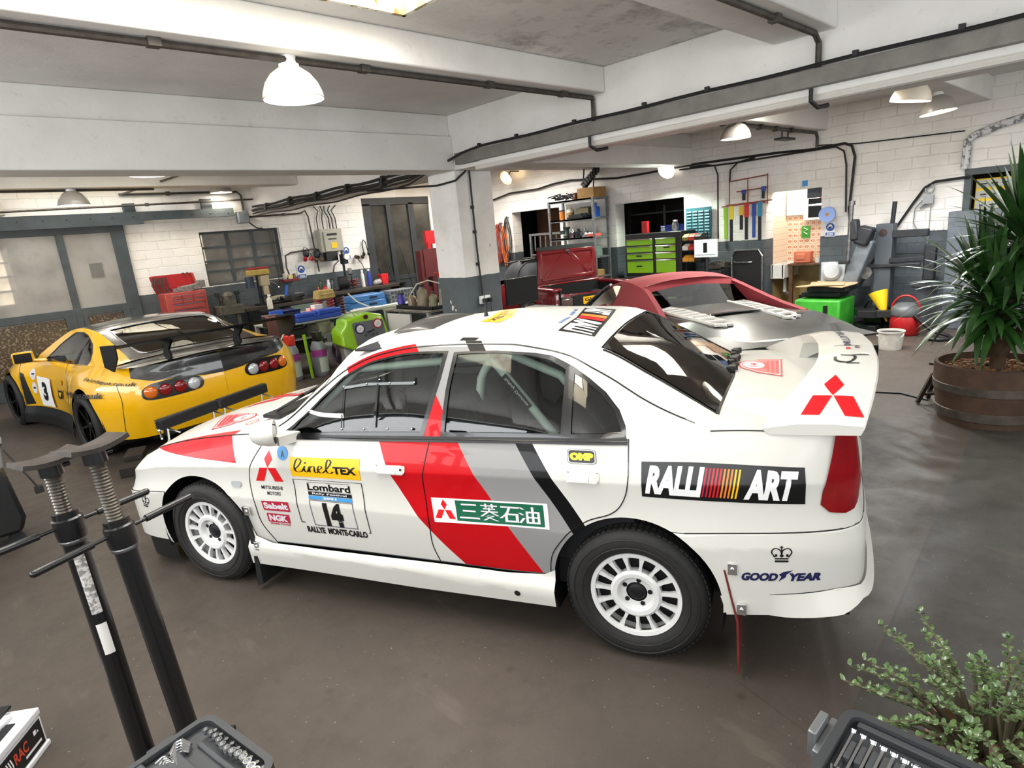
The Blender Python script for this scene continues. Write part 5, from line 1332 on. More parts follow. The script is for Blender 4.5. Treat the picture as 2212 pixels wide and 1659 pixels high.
run('wall_cable', 'black cable running down the column to the twin socket', 'cable', [(5.28, 6.05, 2.64), (5.28, 6.05, 1.7), (5.30, 6.05, 1.10)], .012, CBL, clips=[(5.28, 6.06, 2.2), (5.28, 6.06, 1.9), (5.28, 6.06, 1.5)])
b = thing('twin_socket', 'white twin power socket with black plugs on the grey base of the column', 'socket', (5.33, 6.05, 1.04))
MB().box((0, 0, 0), (.17, .04, .10)).build('socket_plate', WHITEP, b, bevel=.006)
for x in (-.035, .045): q = MB().box((x, -.045, -.01), (.05, .05, .055)); q.tube([(x, -.05, -.03), (x + .01, -.05, -.09), (x + .02, -.04, -.3)], .005, 6); q.build('plug', BLK, b, bevel=.006)
# right wall
W_ = 10.61
run('wall_cable', 'wavy black cable high on the wall behind the shelving rack', 'cable', [(W_, 11.4, 2.62), (W_, 10.8, 2.72), (W_, 9.9, 2.72), (W_, 9.4, 2.78), (W_, 8.95, 2.8), (W_, 8.3, 2.75), (W_, 7.7, 2.7), (W_, 7.0, 2.71), (W_, 6.5, 2.73), (W_, 5.9, 2.74), (W_, 4.5, 2.72), (W_, 3.95, 2.69), (W_, 3.5, 2.71), (W_, 3.40, 2.66), (W_, 3.35, 2.5), (W_, 3.4, 1.75), (W_, 3.38, 1.5)], .02, CBL)
run('wall_cable', 'second cable dropping beside the sink alcove in a tight curve', 'cable', [(W_ - .02, 6.3, 2.68), (W_ - .02, 5.3, 2.66), (W_ - .02, 3.62, 2.68), (W_ - .02, 3.5, 2.6), (W_ - .02, 3.46, 2.4), (W_ - .02, 3.44, 1.7)], .014, CBL)
run('wall_cable', 'grey cable dropping beside the teal louvre panel', 'cable', [(W_, 6.1, 2.70), (W_, 5.78, 2.7), (W_, 5.62, 2.66), (W_, 5.56, 2.5), (W_, 5.56, 1.4)], .013, CBL)
run('wall_cable', 'bent cable above the left side of the wiper blade rack', 'cable', [(W_, 4.9, 2.7), (W_, 5.2, 2.66), (W_, 5.33, 2.55), (W_, 5.34, 2.35)], .015, CBL)
run('wall_cable', 'thin cable crossing the bright brick wall towards the trunking at the right', 'cable', [(W_, 3.9, 2.74), (W_, 3.3, 2.68), (W_, 2.7, 2.66), (W_, 2.0, 2.64)], .009, CBL)
run('conduit_pipe', 'slanting black pipe rising from behind the tyre changer to the office window', 'pipe', [(W_, 3.3, .5), (W_, 2.55, 1.75), (W_, 2.42, 1.95), (W_, 2.3, 2.02), (W_, 1.9, 2.04)], .018, CBL)
run('flexible_trunking', 'white taped flexible duct dropping to the top of the office window', 'duct', [(W_, 1.97, 2.15), (W_, 1.96, 2.5), (W_, 1.9, 2.56), (W_, 1.6, 2.66), (W_, .8, 2.8)], .05, mat('white_flexible_duct', '#cfcfd2', .6, noise=(14, '#6f6f70', .5, .56)))
# ================================================================ grey roadster with red soft top
RB_ = Body([(-.95, .86), (-.92, .5), (-.8, .2), (-.6, .03), (-.3, -.05), (0, -.08), (.6, -.06), (1.4, -.04), (2.1, -.07), (2.7, -.09), (3.05, -.04), (3.28, .1), (3.40, .35), (3.45, .86)],
           [(-.95, .55), (-.5, .66), (0, .72), (.6, .82), (1.2, .86), (1.9, .89), (2.5, .89), (3.0, .85), (3.45, .80)],
           [(-.95, .45), (.5, .60), (2.0, .70), (2.8, .70), (3.45, .66)], [(-.95, .35), (1, .40), (2.6, .45), (3.45, .5)],
           [(-.95, .12), (.5, .10), (1.5, .08), (2.3, .2), (2.9, .2), (3.45, .06)], [(-.95, .03), (1, .02), (2.6, .04), (3.45, .02)], [(-.95, .02), (1, .04), (3.45, .1)],
           [(.0, .80, .08), (.25, .95, .15), (.6, 1.13, .27), (1.0, 1.19, .32), (1.45, 1.15, .32), (1.9, 1.04, .26), (2.2, .96, .2), (2.45, .90, .12)], .86)
GRY = mat('dark_metallic_grey', '#2a2b27', .32, .1, coat=.4, spec=.3)
CLO = mat('red_canvas', '#7d2128', .85, bmp=(180, .15))
R_ = thing('roadster', 'dark grey two-seat roadster with a dark red soft top and white slatted rear vents', 'car', (6.21, 5.228, 0), math.radians(-124.5))
RM = dict(mirror=True, far=1.72); S2, T2, LR = RB_.S, RB_.side, RB_.PL.L
fa, ra = RB_.arch(0, .33, .36, 195, -12), RB_.arch(2.68, .33, .37, 192, -12)
RT = [.5, .97, 1.03, 1.4, 1.7, 1.97, 2.03, 2.4, 2.7]
skin('front_panel', [(0, .1), (S2(0) - .37, .1)] + fa + [(S2(.62), .1), (S2(.62), 3.), (S2(.2), 3.), (S2(-.4), 3.), (.4, 3.), (0, 3.)], GRY, R_, T2, vcuts=RT, ustep=.08, **RM)
skin('door', [(S2(.62), .1), (S2(1.75), .1), (S2(1.75), 3.), (S2(1.2), 3.), (S2(.62), 3.)], GRY, R_, T2, vcuts=RT, ustep=.08, **RM)
skin('quarter_panel', [(S2(1.75), .1)] + ra + [(S2(3.1), .1), (LR - .001, .3), (LR - .001, 3.), (S2(3.3), 3.), (S2(2.8), 3.), (S2(2.3), 3.), (S2(1.75), 3.)], GRY, R_, T2, vcuts=RT, ustep=.06, **RM)
bC = spl([(0, -.95, .55), (S2(-.6), -.5, .70), (S2(0), -.1, .78), (S2(.3), .1, .82)])
skin('bonnet', [(.1, 0), (S2(.3), 0), (S2(.3), 2), (.1, 2)], GRY, R_, RB_.ruled(lambda a: T2(a, 3.), bC, 2.), vcuts=W3, ustep=.1)
rail2 = lambda u: RB_.house(u, 1.)
skin('windscreen', sq(0, 1), GLS, R_, RB_.ruled(lambda k: rail2(.05 + .55 * k), lambda k: (-.15 + .65 * k, .82 + .36 * k), 2.), vcuts=W3, ustep=.1)
MB().tube([RB_.house(u, 1., .004) for u in [.0, .1, .2, .3, .4, .5, .6]], .022, 8).build('screen_pillar', STEEL, R_)
hole2 = [(.16, .06), (.34, .5), (.55, .80), (.72, .86), (.88, .80), (.98, .6), (1.02, .3), (1.0, .06)]
skin('side_window', [(.10, .02), (.33, .52), (.55, .86), (.73, .92), (.92, .86), (1.02, .62), (1.06, .3), (1.04, .02)], GLS, R_, lambda u, w: RB_.house(u, w, -.004), vcuts=[.2, .4, .6, .8], **RM)
skin('soft_top_side', [(.50, .74), (.56, .88), (.73, .94), (.94, .88), (1.04, .62), (1.08, .3), (1.06, .0), (1.6, 0), (2.1, 0), (2.45, .02), (2.45, 1), (2.2, 1), (1.9, 1), (1.45, 1), (1.0, 1), (.6, 1)], CLO, R_, RB_.house, vcuts=[.2, .4, .6, .8], **RM)
roC = spl([(0, .48, 1.175), (.4, .85, 1.235), (.7, 1.2, 1.25), (1, 1.5, 1.215)])
skin('soft_top', sq(0, 1), CLO, R_, RB_.ruled(lambda k: rail2(.58 + .87 * k), roC, 2.4), vcuts=W3, ustep=.08)
m = MB()
for k in (0, 1):
    f = lambda p: (p[0], 1.72 - p[1] if k else p[1], p[2])
    us = [1.45, 1.6, 1.8, 2.0, 2.2, 2.45]; top = [rail2(u) for u in us]
    m.grid([[f(p) for p in top], [f((p.x + .03, p.y + .05, p.z - .01)) for p in top], [f((u - .03, .30 - .06 * i / 5, .86)) for i, u in enumerate(us)]])
m.grid([[(1.45, .31 + 1.1 * i / 10, 1.15 + .064 * math.sin(PI * i / 10)) for i in range(11)], [(1.50, .32 + 1.08 * i / 10, 1.09 + .05 * math.sin(PI * i / 10)) for i in range(11)]])
m.build('soft_top_buttress', CLO, R_, smooth=40)
MB().grid([[(1.50, .33 + 1.06 * i / 10, 1.09 + .05 * math.sin(PI * i / 10)) for i in range(11)], [(1.74, .27 + 1.18 * i / 10, .90 + .03 * math.sin(PI * i / 10)) for i in range(11)]]).build('rear_window', glass('hood_rear_glass', '#6f7672', 0., 0.02, 1.12), R_, smooth=60)
dC = spl([(S2(1.7), 1.7, .935), (S2(2.3), 2.3, .935), (S2(2.9), 2.95, .90), (S2(3.3), 3.3, .855), (LR, 3.42, .835)])
DK = RB_.ruled(lambda a: T2(a, 3.), dC, 2.)
skin('engine_deck', sq(S2(1.72), LR - .001), GRY, R_, DK, vcuts=W3, ustep=.07)
DKp = lambda u, v: DK(S2(u) if u < 3.2 else S2(u), (v - T2(S2(u), 3.).y) / (.86 - T2(S2(u), 3.).y)) if v <= .86 else (lambda q: V((q.x, 1.72 - q.y, q.z)))(DK(S2(u), (1.72 - v - T2(S2(u), 3.).y) / (.86 - T2(S2(u), 3.).y)))
WT = mat('pearl_white_trim', '#dcdad2', .3, coat=.6)
for k in (0, 1):
    f = lambda p: V((p.x, 1.72 - p.y if k else p.y, p.z)); g = MB(); s_ = MB()
    P = lambda a, b: f(DKp(1.70 + 1.15 * a, .36 + .10 * a + .20 * b * (1 - .25 * a)) + V((0, 0, .012)))
    ring = [P(0, 0), P(.15, .0), P(.9, .0), P(1, .5), P(.93, 1), P(.2, 1), P(0, .9)]
    s_.add([p - V((0, 0, .004)) for p in ring], [tuple(range(7))]); vo = s_.build('rear_vent', mat('vent_void_%d' % k, '#060606', .9, spec=.1), R_)
    g.tube(ring, .018, 6, closed=True)
    for i in range(8): a = .06 + .125 * i; g.bar(P(a, 0), P(a + .03, 1), .07, .02)
    g.build('vent_slat', WT, vo, smooth=40)
skin('deck_panel', [(S2(1.8), .62), (S2(2.45), .66), (S2(2.45), 1.34), (S2(1.8), 1.38)], GRY, R_, lambda a, w: DK(a, w) + V((0, 0, .018)), vcuts=[.8, 1., 1.2], ustep=.1)
MB().tube([DKp(2.42, .60 + .52 * i / 6) + V((0.02, 0, .02)) for i in range(7)], .012, 6).build('deck_trim', CHROME, R_)
MB().prism([(3.06, .86), (3.30, .835), (3.50, .83), (3.5, .815), (3.3, .81), (3.06, .83)], .22, 1.50, 'y').build('tail_spoiler', GRY, R_, smooth=30)
MB().bx(3.40, 3.47, .18, 1.54, .62, .72).build('tail_lamp', TRIM, R_, bevel=.01)
for u in (0, 2.68):
    for far in (0, 1): wheel(R_, (u, 1.72 + .09 - .12 if far else -.09 + .12, .325), R=.325, rim=.24, spokes=10, m=STEEL, far=far, centre='star')
m = MB()
for k in (0, 1):
    for u0 in (0, 2.68):
        y0, y1 = (-.05, .25) if not k else (1.47, 1.77); pa = arc(u0, .33, .38, 195, -15, 14); m.grid([[(a, y0, b) for a, b in pa], [(a, y1, b) for a, b in pa]])
m.bx(-.6, 3.2, .25, 1.47, .12, .3); m.build('underbody', BLK, R_)
m = MB().bx(.0, 1.7, .1, 1.62, .3, .5); m.bx(-.05, .3, .1, 1.6, .5, .8)
for y in (.45, 1.27): m.box((1.3, y, .72), (.16, .48, .62), ry=-.25)
m.build('cabin', INT, R_, bevel=.03)
MB().tube([(.55 + .07 * math.sin(a), .46 + .18 * math.cos(a), .88 + .16 * math.sin(a)) for a in [2 * PI * i / 24 for i in range(24)]], .015, 6, closed=True).build('steering_wheel', BLK, R_)
# ================================================================ red convertible with its boot open
CBd = Body([(-.8, .82), (-.75, .4), (-.6, .12), (-.3, .02), (.3, 0), (1.5, 0), (2.6, .0), (3.0, .03), (3.2, .10), (3.3, .3), (3.33, .82)],
           [(-.8, .62), (0, .82), (1., .88), (2.2, .90), (2.9, .86), (3.33, .78)], [(-.8, .5), (1, .70), (2.6, .70), (3.33, .62)], [(-.8, .4), (1, .45), (3.33, .45)],
           [(-.8, .1), (1, .08), (2.6, .08), (3.33, .03)], [(-.8, .02), (3.33, .02)], [(-.8, .05), (3.33, .08)], [(.4, .88, .1), (2.3, .9, .1)], .82)
RDP = mat('deep_red_paint', '#7d1319', .25, coat=1.)
CV = thing('red_convertible', 'dark red convertible with a black hood and open boot lid behind the grey roadster', 'car', (8.44, 9.85, 0), math.radians(-108))
CM = dict(mirror=True, far=1.64); S3, T3, LC = CBd.S, CBd.side, CBd.PL.L
fa, ra = CBd.arch(0, .32, .35, 195, -10), CBd.arch(2.45, .32, .35, 190, -10)
skin('body_side', [(0, .1), (S3(0) - .36, .1)] + fa + ra + [(S3(3.0), .1), (LC - .001, .2), (LC - .001, 3.), (S3(3.2), 3.), (S3(2.6), 3.), (S3(1.5), 3.), (S3(.5), 3.), (S3(-.4), 3.), (.3, 3.), (0, 3.)], RDP, CV, T3, vcuts=RT, ustep=.08, **CM)
bC3 = spl([(0, -.8, .64), (S3(0), -.2, .84), (S3(.6), .4, .93)])
skin('bonnet', [(.1, 0), (S3(.6), 0), (S3(.6), 2), (.1, 2)], RDP, CV, CBd.ruled(lambda a: T3(a, 3.), bC3, 2.), vcuts=W3, ustep=.15)
MB().tube([T3(S3(u), 3., .004) for u in (1.2, 1.8, 2.4, 2.8, 3.05, 3.2)], .012, 6).build('chrome_strip', CHROME, CV)
# boot well, rim and lid
m = MB(); m.bx(2.36, 3.22, .16, 1.48, .5, .52); m.bx(2.36, 2.40, .16, 1.48, .5, .88); m.bx(2.36, 3.22, .14, .16, .5, .86); m.bx(2.36, 3.22, 1.48, 1.5, .5, .86); m.bx(3.2, 3.27, .14, 1.5, .5, .74); m.box((2.8, .8, .6), (.3, .4, .18), rz=.4); m.box((2.7, 1.2, .62), (.25, .2, .2))
m.build('boot_well', INT, CV)
m = MB()
for y0, y1 in ((.03, .2), (1.44, 1.61)): m.bx(2.3, 3.2, y0, y1, .82, .885)
m.bx(2.2, 2.4, .05, 1.6, .85, .905); m.build('boot_surround', RDP, CV, bevel=.02)
lid = MB(); e = (-.25, .97)
LP = lambda a, v, t=0: (2.36 + e[0] * a * .62 + .04 * math.sin(PI * a) - t * .97, v + .10 * a, .92 + e[1] * a * .62 + t * -.25)
vs = lambda a: (.20 + .02 * a, 1.44 - .02 * a)
lid.grid([[LP(a, vs(a)[0] + (vs(a)[1] - vs(a)[0]) * j / 6) for j in range(7)] for a in (0, .25, .5, .75, .93, 1)]); lid.grid([[LP(a, vs(a)[0] + (vs(a)[1] - vs(a)[0]) * j / 6, .03) for j in range(7)] for a in (0, .25, .5, .75, .93, 1)])
lo = lid.build('boot_lid', RDP, CV, smooth=40)
r = MB()
for a, b in (((.06, .3), (.9, .82)), ((.06, 1.34), (.9, .82)), ((.1, .3), (.12, 1.34)), ((.12, .28), (.88, .27)), ((.12, 1.36), (.88, 1.37)), ((.86, .27), (.86, 1.37))): r.bar(LP(a[0], a[1], -.012), LP(b[0], b[1], -.012), .06, .03, up=(.97, 0, .25))
r.build('lid_rib', RDP, lo, bevel=.008)
r = MB().bar(LP(.97, .22, -.012), LP(.97, 1.42, -.012), .07, .02, up=(.97, 0, .25)); r.build('lid_edge', BLK, lo)
r = MB().box(LP(.86, .82, -.03), (.03, .08, .04)); r.build('boot_catch', CHROME, lo)
MB().bx(3.27, 3.345, .32, 1.32, .56, .76).build('rear_panel', BLK, CV)
for y in (.14, 1.26): q = MB().box((3.3, y + .12, .66), (.06, .30, .15)); o = q.build('tail_lamp', mat('smoky_lamp', '#5a4744', .2, coat=1.), CV, bevel=.03); MB().tube([(3.325, y + .12 + a * .155, .66 + b * .08) for a, b in ((-.6, 1), (-1, .5), (-1, -.5), (-.6, -1), (.6, -1), (1, -.6), (1, .6), (.6, 1))], .01, 6, closed=True).build('lamp_rim', CHROME, o)
def platef(a, b): return V((3.35, .50 + a * .52, .60 + b * .12))
decal('number_plate', platef, 1, 1, [(0, 1), (1, 1), (0, 0), (1, 0)], [(SYEL, rect2(0, 0, 1, 1)), (SBLK, text2('GHJ 8', .38, .5, .64, .6, bold=.03))], CV, (1, 0, 0), step=.5)
# folded-up black hood with its cloudy rear window
HOOD = mat('black_hood_canvas', '#35363a', .8)
hm = MB(); rows = []
for u, z, w_ in ((.75, 1.12, .5), (1.0, 1.24, .58), (1.4, 1.30, .64), (1.75, 1.28, .68), (2.0, 1.15, .72), (2.2, .98, .75), (2.3, .90, .76)):
    rows.append([(u, .82 - w_ * math.cos(PI * j / 16) * (1 if True else 1), .88 + (z - .88) * min(1, 1.25 * math.sin(PI * j / 16) ** .6)) for j in range(17)])
hm.grid(rows).build('hood', HOOD, CV, smooth=60)
hw = MB().grid([[(1.93 + .02, .45 + .74 * j / 6, 1.20 + .01), (2.24, .42 + .8 * j / 6, .965)] for j in range(7)]).build('hood_window', mat('cloudy_plastic', '#7d6a5f', .35), CV)
MB().tube([rows[3][j] for j in range(17)], .012, 6).build('hood_seam', BLK, CV)
for u in (0, 2.45):
    for far in (0, 1): wheel(CV, (u, 1.64 - .11 if far else .11, .315), R=.315, rim=.19, spokes=8, m=STEEL, far=far, centre='star')
MB().bx(-.5, 3.1, .2, 1.44, .15, .4).build('underbody', BLK, CV)
# trim strips and wiper arms left on the hood
c, s_ = math.cos(math.radians(-108)), math.sin(math.radians(-108))
WL = lambda u, v, z: (8.44 + u * c - v * s_, 9.85 + u * s_ + v * c, z)
o = MB().bar(WL(1.0, .25, 1.27), WL(1.75, 1.0, 1.345), .05, .02).bar(WL(1.3, .2, 1.285), WL(1.3, 1.1, 1.34), .04, .02).bar(WL(1.6, .3, 1.3), WL(1.72, .9, 1.34), .12, .03).bar(WL(1.3, .5, 1.33), WL(1.7, .75, 1.345), .06, .03).build('trim_strip', BLK, bevel=.006)
tag(o, 'loose black trim strips lying across the black hood of the red convertible', 'trim strips')
o = MB().box(WL(1.72, .62, 1.375), (.30, .2, .03), rz=.5, ry=.15).build('mirror_cover', mat('grey_satin_plastic', '#6d7175', .3), bevel=.012); tag(o, 'grey moulded cover lying on the black hood of the red convertible', 'cover')
# ================================================================ along the right wall
def one(b, name, m, label, cat, group=None, loc=None, rz=0, **k):
    o = b.build(name, m, **k)
    if loc: o.location = loc; o.rotation_euler = (0, 0, rz)
    return tag(o, label, cat, group)


def bottle(name, label, cat, loc, r, hh, m, capm=None, neck=.35, group=None, lab=None, spray=False):
    t = thing(name, label, cat, loc, 0, group)
    MB().lathe([(r, 0), (r, hh * .62), (r * .85, hh * .72), (r * neck, hh * .82), (r * neck, hh * .9)], 16).build('body', m, t, smooth=50)
    c = MB().cyl((0, 0, hh * .88), (0, 0, hh), r * neck * 1.15, n=12)
    if spray: c.box((0, -r * .6, hh * .98), (r * .5, r * 1.9, hh * .1)); c.box((0, -r * .9, hh * .86), (r * .2, r * .3, hh * .18))
    c.build('cap', capm or BLK, t, smooth=40)
    if lab: MB().lathe([(r * 1.01, hh * .15), (r * 1.01, hh * .5)], 16, cap=False).build('label', lab, t, smooth=50)
    return t


def carton(name, label, loc, d, rz, m=CARD, cat='box', group=None, flaps=False):
    b = MB().box((0, 0, d[2] / 2), d)
    if flaps: b.box((0, d[1] * .62, d[2]), (d[0], d[1] * .3, .006), rx=.5); b.box((0, -d[1] * .62, d[2]), (d[0], d[1] * .3, .006), rx=-.4)
    return one(b, name, m, label, cat, group, loc, rz, bevel=.003)


GALV = mat('galvanised_steel', '#8f9294', .45, .6, noise=(11, '#6f7275'))
# open shelving
t = thing('shelving_rack', 'grey metal shelving rack crowded with parts against the far wall', 'shelf', (0, 0, 0))
for x in (10.12, 10.58):
    for y in (7.97, 9.15): MB().bx(x - .02, x + .02, y - .025, y + .025, 0, 2.38).build('post', GALV, t)
for z in (.45, .80, 1.20, 1.60, 1.98, 2.36): MB().bx(10.1, 10.6, 7.95, 9.17, z - .02, z + .012).bx(10.1, 10.115, 7.95, 9.17, z - .035, z + .012).build('shelf', GALV, t)
PR = random.Random(5)
def at_shelf(y, z, x=10.3): return (x, y, z + .013)
bottle('beacon', 'orange beacon lamp on the second shelf of the rack', 'lamp', at_shelf(8.95, 1.98), .06, .2, mat('amber_beacon', '#d9731a', .2, coat=1), BLK, .9)
bottle('plastic_jug', 'square cream plastic jug on the rack beside the orange beacon', 'jug', at_shelf(8.72, 1.98), .08, .27, mat('cream_plastic', '#cfc6ae', .5), WHITEP, .35, lab=CARD)
one(MB().box((0, 0, .1), (.28, .32, .2)).box((0, 0, .21), (.2, .2, .02)), 'tin_box', mat('olive_tin', '#6a6648', .5), 'olive brown tin box on the upper shelf of the rack', 'box', None, at_shelf(8.38, 1.98, 10.42), bevel=.006)
one(MB().box((0, 0, .02), (.3, .42, .04)).box((.0, .05, .06), (.2, .3, .05), rz=.2).box((.02, -.1, .07), (.1, .12, .06), rz=.6), 'parts_tray', BLK, 'black parts tray with pale bits at the front of the rack upper shelf', 'tray', None, at_shelf(8.4, 1.98, 10.2))
one(MB().box((0, 0, .1), (.12, .12, .2)).tube([(0, 0, .2), (.02, .0, .27)], .03), 'blue_can', BLUEP, 'blue can at the right end of the rack upper shelf', 'can', None, at_shelf(8.05, 1.98))
b = MB().lathe([(.07, 0), (.09, .05), (.05, .1), (.05, .18), (.08, .2), (.08, .23)], 16); b.box((0, .1, .12), (.1, .12, .08))
one(b, 'bench_grinder', mat('dark_green_iron', '#2c3a33', .5), 'dark green bench grinder on the middle shelf of the rack', 'grinder', None, at_shelf(8.85, 1.6), smooth=40)
for i, (y, lb) in enumerate(((8.62, 'chrome carburettor piled on the rack middle shelf beside the green grinder'), (8.48, 'dark metal housing on the rack middle shelf, centre'), (8.33, 'silver throttle body on the rack middle shelf, right of the centre'))):
    b = MB().box((0, 0, .06), (.14, .1, .12), rz=.3 * i).cyl((-.09, 0, .07), (.09, .01, .08), .045).cyl((0, 0, .1), (0, .01, .17), .03); one(b, 'engine_part', (CHROME, DSTEEL, STEEL)[i], lb, 'part', None, at_shelf(y, 1.6, 10.25), smooth=40)
b = MB()
for i in range(5):
    for j in range(3): b.ball((-.05 + .05 * j, -.1 + .05 * i, .04 + .02 * ((i + j) % 2)), .03, 8)
one(b, 'white_fittings', WHITEP, 'heap of small white pipe fittings on the rack middle shelf', 'fittings', None, at_shelf(8.2, 1.6, 10.25), smooth=180)
one(MB().box((0, 0, .03), (.2, .22, .06)), 'red_tray', mat('salmon_plastic', '#c4584e', .5), 'salmon red tray at the right of the rack middle shelf', 'tray', None, at_shelf(8.06, 1.6, 10.22), bevel=.005)
b = MB()
for i in range(26): a = PR.random() * 6; y = PR.uniform(-.45, .35); b.tube([(PR.uniform(-.12, .12), y, .02 + .04 * PR.random()), (PR.uniform(-.1, .1), y + PR.uniform(-.25, .25), .05 + .1 * PR.random()), (PR.uniform(-.15, .15), y + PR.uniform(-.3, .3), .03 + .08 * PR.random())], .012, 5)
one(b, 'scrap_hoses', BLK, 'tangle of black hoses and brackets on top of the rack, left side', 'hoses', None, at_shelf(8.75, 2.36))
carton('cardboard_box', 'brown cardboard box on top of the rack, right side', at_shelf(8.17, 2.36, 10.35), (.4, .42, .2), 0)
bottle('brown_jar', 'brown jar in front of the cardboard box on top of the rack', 'jar', at_shelf(8.47, 2.36, 10.2), .05, .13, mat('brown_glass', '#5c2f1c', .2), BLK, .9)
b = MB().tube([(0, .18, 0), (.0, .12, .45)], .015).tube([(.05, -.05, 0), (.0, -.12, .42)], .014)
for i in range(7): b.box((.02 * i - .05, .1 - .04 * i, .05 + .045 * i), (.1, .12, .06), rx=.7 + .2 * i)
one(b, 'metal_frame', BLK, 'black folded metal frame poking up from the cardboard box on the rack', 'frame', None, at_shelf(8.2, 2.575, 10.35))
for i, (y, z, d, c, lb) in enumerate(((8.9, 1.2, (.3, .3, .18), BLK, 'black box on the fourth shelf down at the left of the rack'), (8.15, 1.2, (.3, .22, .2), mat('grey_green_case', '#6b7a72', .5), 'grey green battery case on the rack above the lower right shelf'), (8.45, .8, (.3, .4, .22), CARD, 'open brown carton on the lower rack shelf'), (8.1, .8, (.3, .2, .12), CARD, 'small brown carton at the right of the lower rack shelf'))):
    carton('storage_box', lb, at_shelf(y, z), d, .05 * i, c)
bottle('oil_bottle', 'pale blue oil bottle on the lower rack shelf', 'bottle', at_shelf(8.72, .8), .08, .25, mat('pale_blue_plastic', '#a9bdc9', .4), WHITEP, .4)
# store room seen through the left opening
for i, (z, c, lb) in enumerate(((.62, '#1c2a6e', 'dark blue plastic bin in the store opening, lower of two'), (.95, '#22307c', 'dark blue plastic bin in the store opening, upper of two'))):
    one(MB().box((0, 0, .15), (.5, 1.2, .3), taper=1.08), 'storage_bin', mat('navy_plastic', c, .5), lb, 'bin', None, (11.85, 9.95, z), bevel=.02)
b = MB(); b.bx(11.0, 11.5, 9.2, 10.7, .55, .6)
for y in (9.3, 10.6): b.bx(11.0, 11.05, y, y + .05, 0, 1.75)
b.bx(11.0, 11.05, 9.3, 10.6, 1.7, 1.75)
for i in range(7): b.cyl((11.02, 9.45 + .17 * i, 1.68), (11.02, 9.47 + .17 * i, 1.35 - .05 * (i % 3)), .018, n=6)
one(b, 'tool_hanging_rail', GALV, 'metal rail with hanging rods in the store opening behind the shelving', 'rack')
one(MB().bx(11.9, 11.96, 8.9, 11.2, 1.4, 2.3), 'hardboard_panel', mat('hardboard', '#5f432c', .8), 'brown hardboard panel at the back of the store opening', 'panel')
# hoses hung on the wall
HC = (mat('red_hose', '#9c3a2c', .5), mat('orange_hose', '#c9652e', .5), BLK, mat('maroon_hose', '#5a201c', .5))
for i, (y, z0, z1, c, lb) in enumerate(((11.32, 1.1, 2.05, 0, 'red'), (11.2, 1.15, 2.08, 3, 'maroon'), (11.08, 1.05, 2.0, 1, 'orange'), (10.96, 1.2, 2.2, 2, 'black'))):
    w = .06 + .02 * (i % 2); pts = [(XW - .07 - .015 * math.cos(3 * a), y + w * math.cos(a), (z0 + z1) / 2 + (z1 - z0) / 2 * math.sin(a)) for a in [2 * PI * k / 28 for k in range(28)]]
    b = MB().tube(pts, .014, 6, closed=True).tube([(p[0] - .03, p[1] + .02, p[2] * .97 + .03) for p in pts], .014, 6, closed=True)
    b.cyl((XW - .1, y, z1 - .02), (XW, y, z1 - .02), .012)
    one(b, 'air_hose', HC[c], '%s hose looped on a hook on the far wall right of the column' % lb, 'hose', 'hoses hung on the far wall')
# black and green tool chest
LIME = mat('lime_drawer', '#7fb51c', .35, coat=.4)
def drawers(t, x, cells, m, hm, hw=.12):
    for y0, y1, z0, z1 in cells:
        o = MB().bx(x - .015, x, y0, y1, z0, z1).build('drawer', m, t, bevel=.004)
        q = MB().bx(x - .03, x - .012, y0, y1, z1 - .012, z1 + .004); q.build('drawer_handle', CHROME, o)
t = thing('tool_chest', 'tall black tool chest with lime green drawers in the doorway', 'tool chest', (0, 0, 0))
MB().bx(10.1, 10.62, 5.98, 7.24, 0, .80).build('lower_cabinet', BLK, t, bevel=.01); MB().bx(10.1, 10.6, 6.0, 7.22, .805, 1.6).build('upper_cabinet', BLK, t, bevel=.01)
cells = []
for y0, y1 in ((6.60, 7.18), (6.12, 6.53)): cells += [(y0, y1, a, b) for a, b in ((.87, 1.11), (1.13, 1.24), (1.26, 1.37), (1.39, 1.50))]
cells += [(6.12, 7.18, .50, .70), (6.12, 6.6, .2, .46), (6.64, 7.18, .2, .46)]
drawers(t, 10.1, cells, LIME, CHROME)
for y, z in ((6.9, 1.0), (6.9, 1.19), (6.3, 1.33), (6.7, .61)): MB().bx(10.075, 10.088, y - .06, y + .06, z - .012, z + .012).build('badge', BLK, t)
MB().bx(10.09, 10.1, 6.1, 7.2, .73, .76).build('lock_strip', DSTEEL, t)
carton('red_carton', 'upright red and white box on top of the black and green tool chest', (10.3, 6.88, 1.6), (.08, .12, .22), 0, REDP)
bottle('silver_can', 'clear round can on top of the tool chest, right of the red box', 'can', (10.3, 6.24, 1.6), .06, .2, STEEL, CHROME, .7)
bottle('small_pot', 'small grey pot on top of the tool chest, centre', 'pot', (10.3, 6.5, 1.6), .04, .1, GREYP, WHITEP, .8)
b = MB().bx(11.2, 11.6, 6.2, 7.9, 1.50, 1.53)
b.bx(11.2, 11.6, 6.2, 7.9, 1.95, 1.98); b.bx(11.2, 11.25, 7.0, 7.05, 0, 2.1); b.bx(11.2, 11.25, 6.2, 6.25, 0, 2.1); b.bx(11.2, 11.25, 7.85, 7.9, 0, 2.1)
one(b, 'store_shelf', DSTEEL, 'dark shelf in the doorway behind the black and green tool chest', 'shelf')
for i in range(4): one(MB().box((0, 0, .09), (.3, .2, .18), taper=1.1), 'parts_bin', mat('royal_blue_plastic', '#24328c', .5), 'blue parts bin on the dark shelf behind the tool chest', 'bin', 'blue bins behind the tool chest', (11.35, 6.35 + .22 * i, 1.531), bevel=.006)
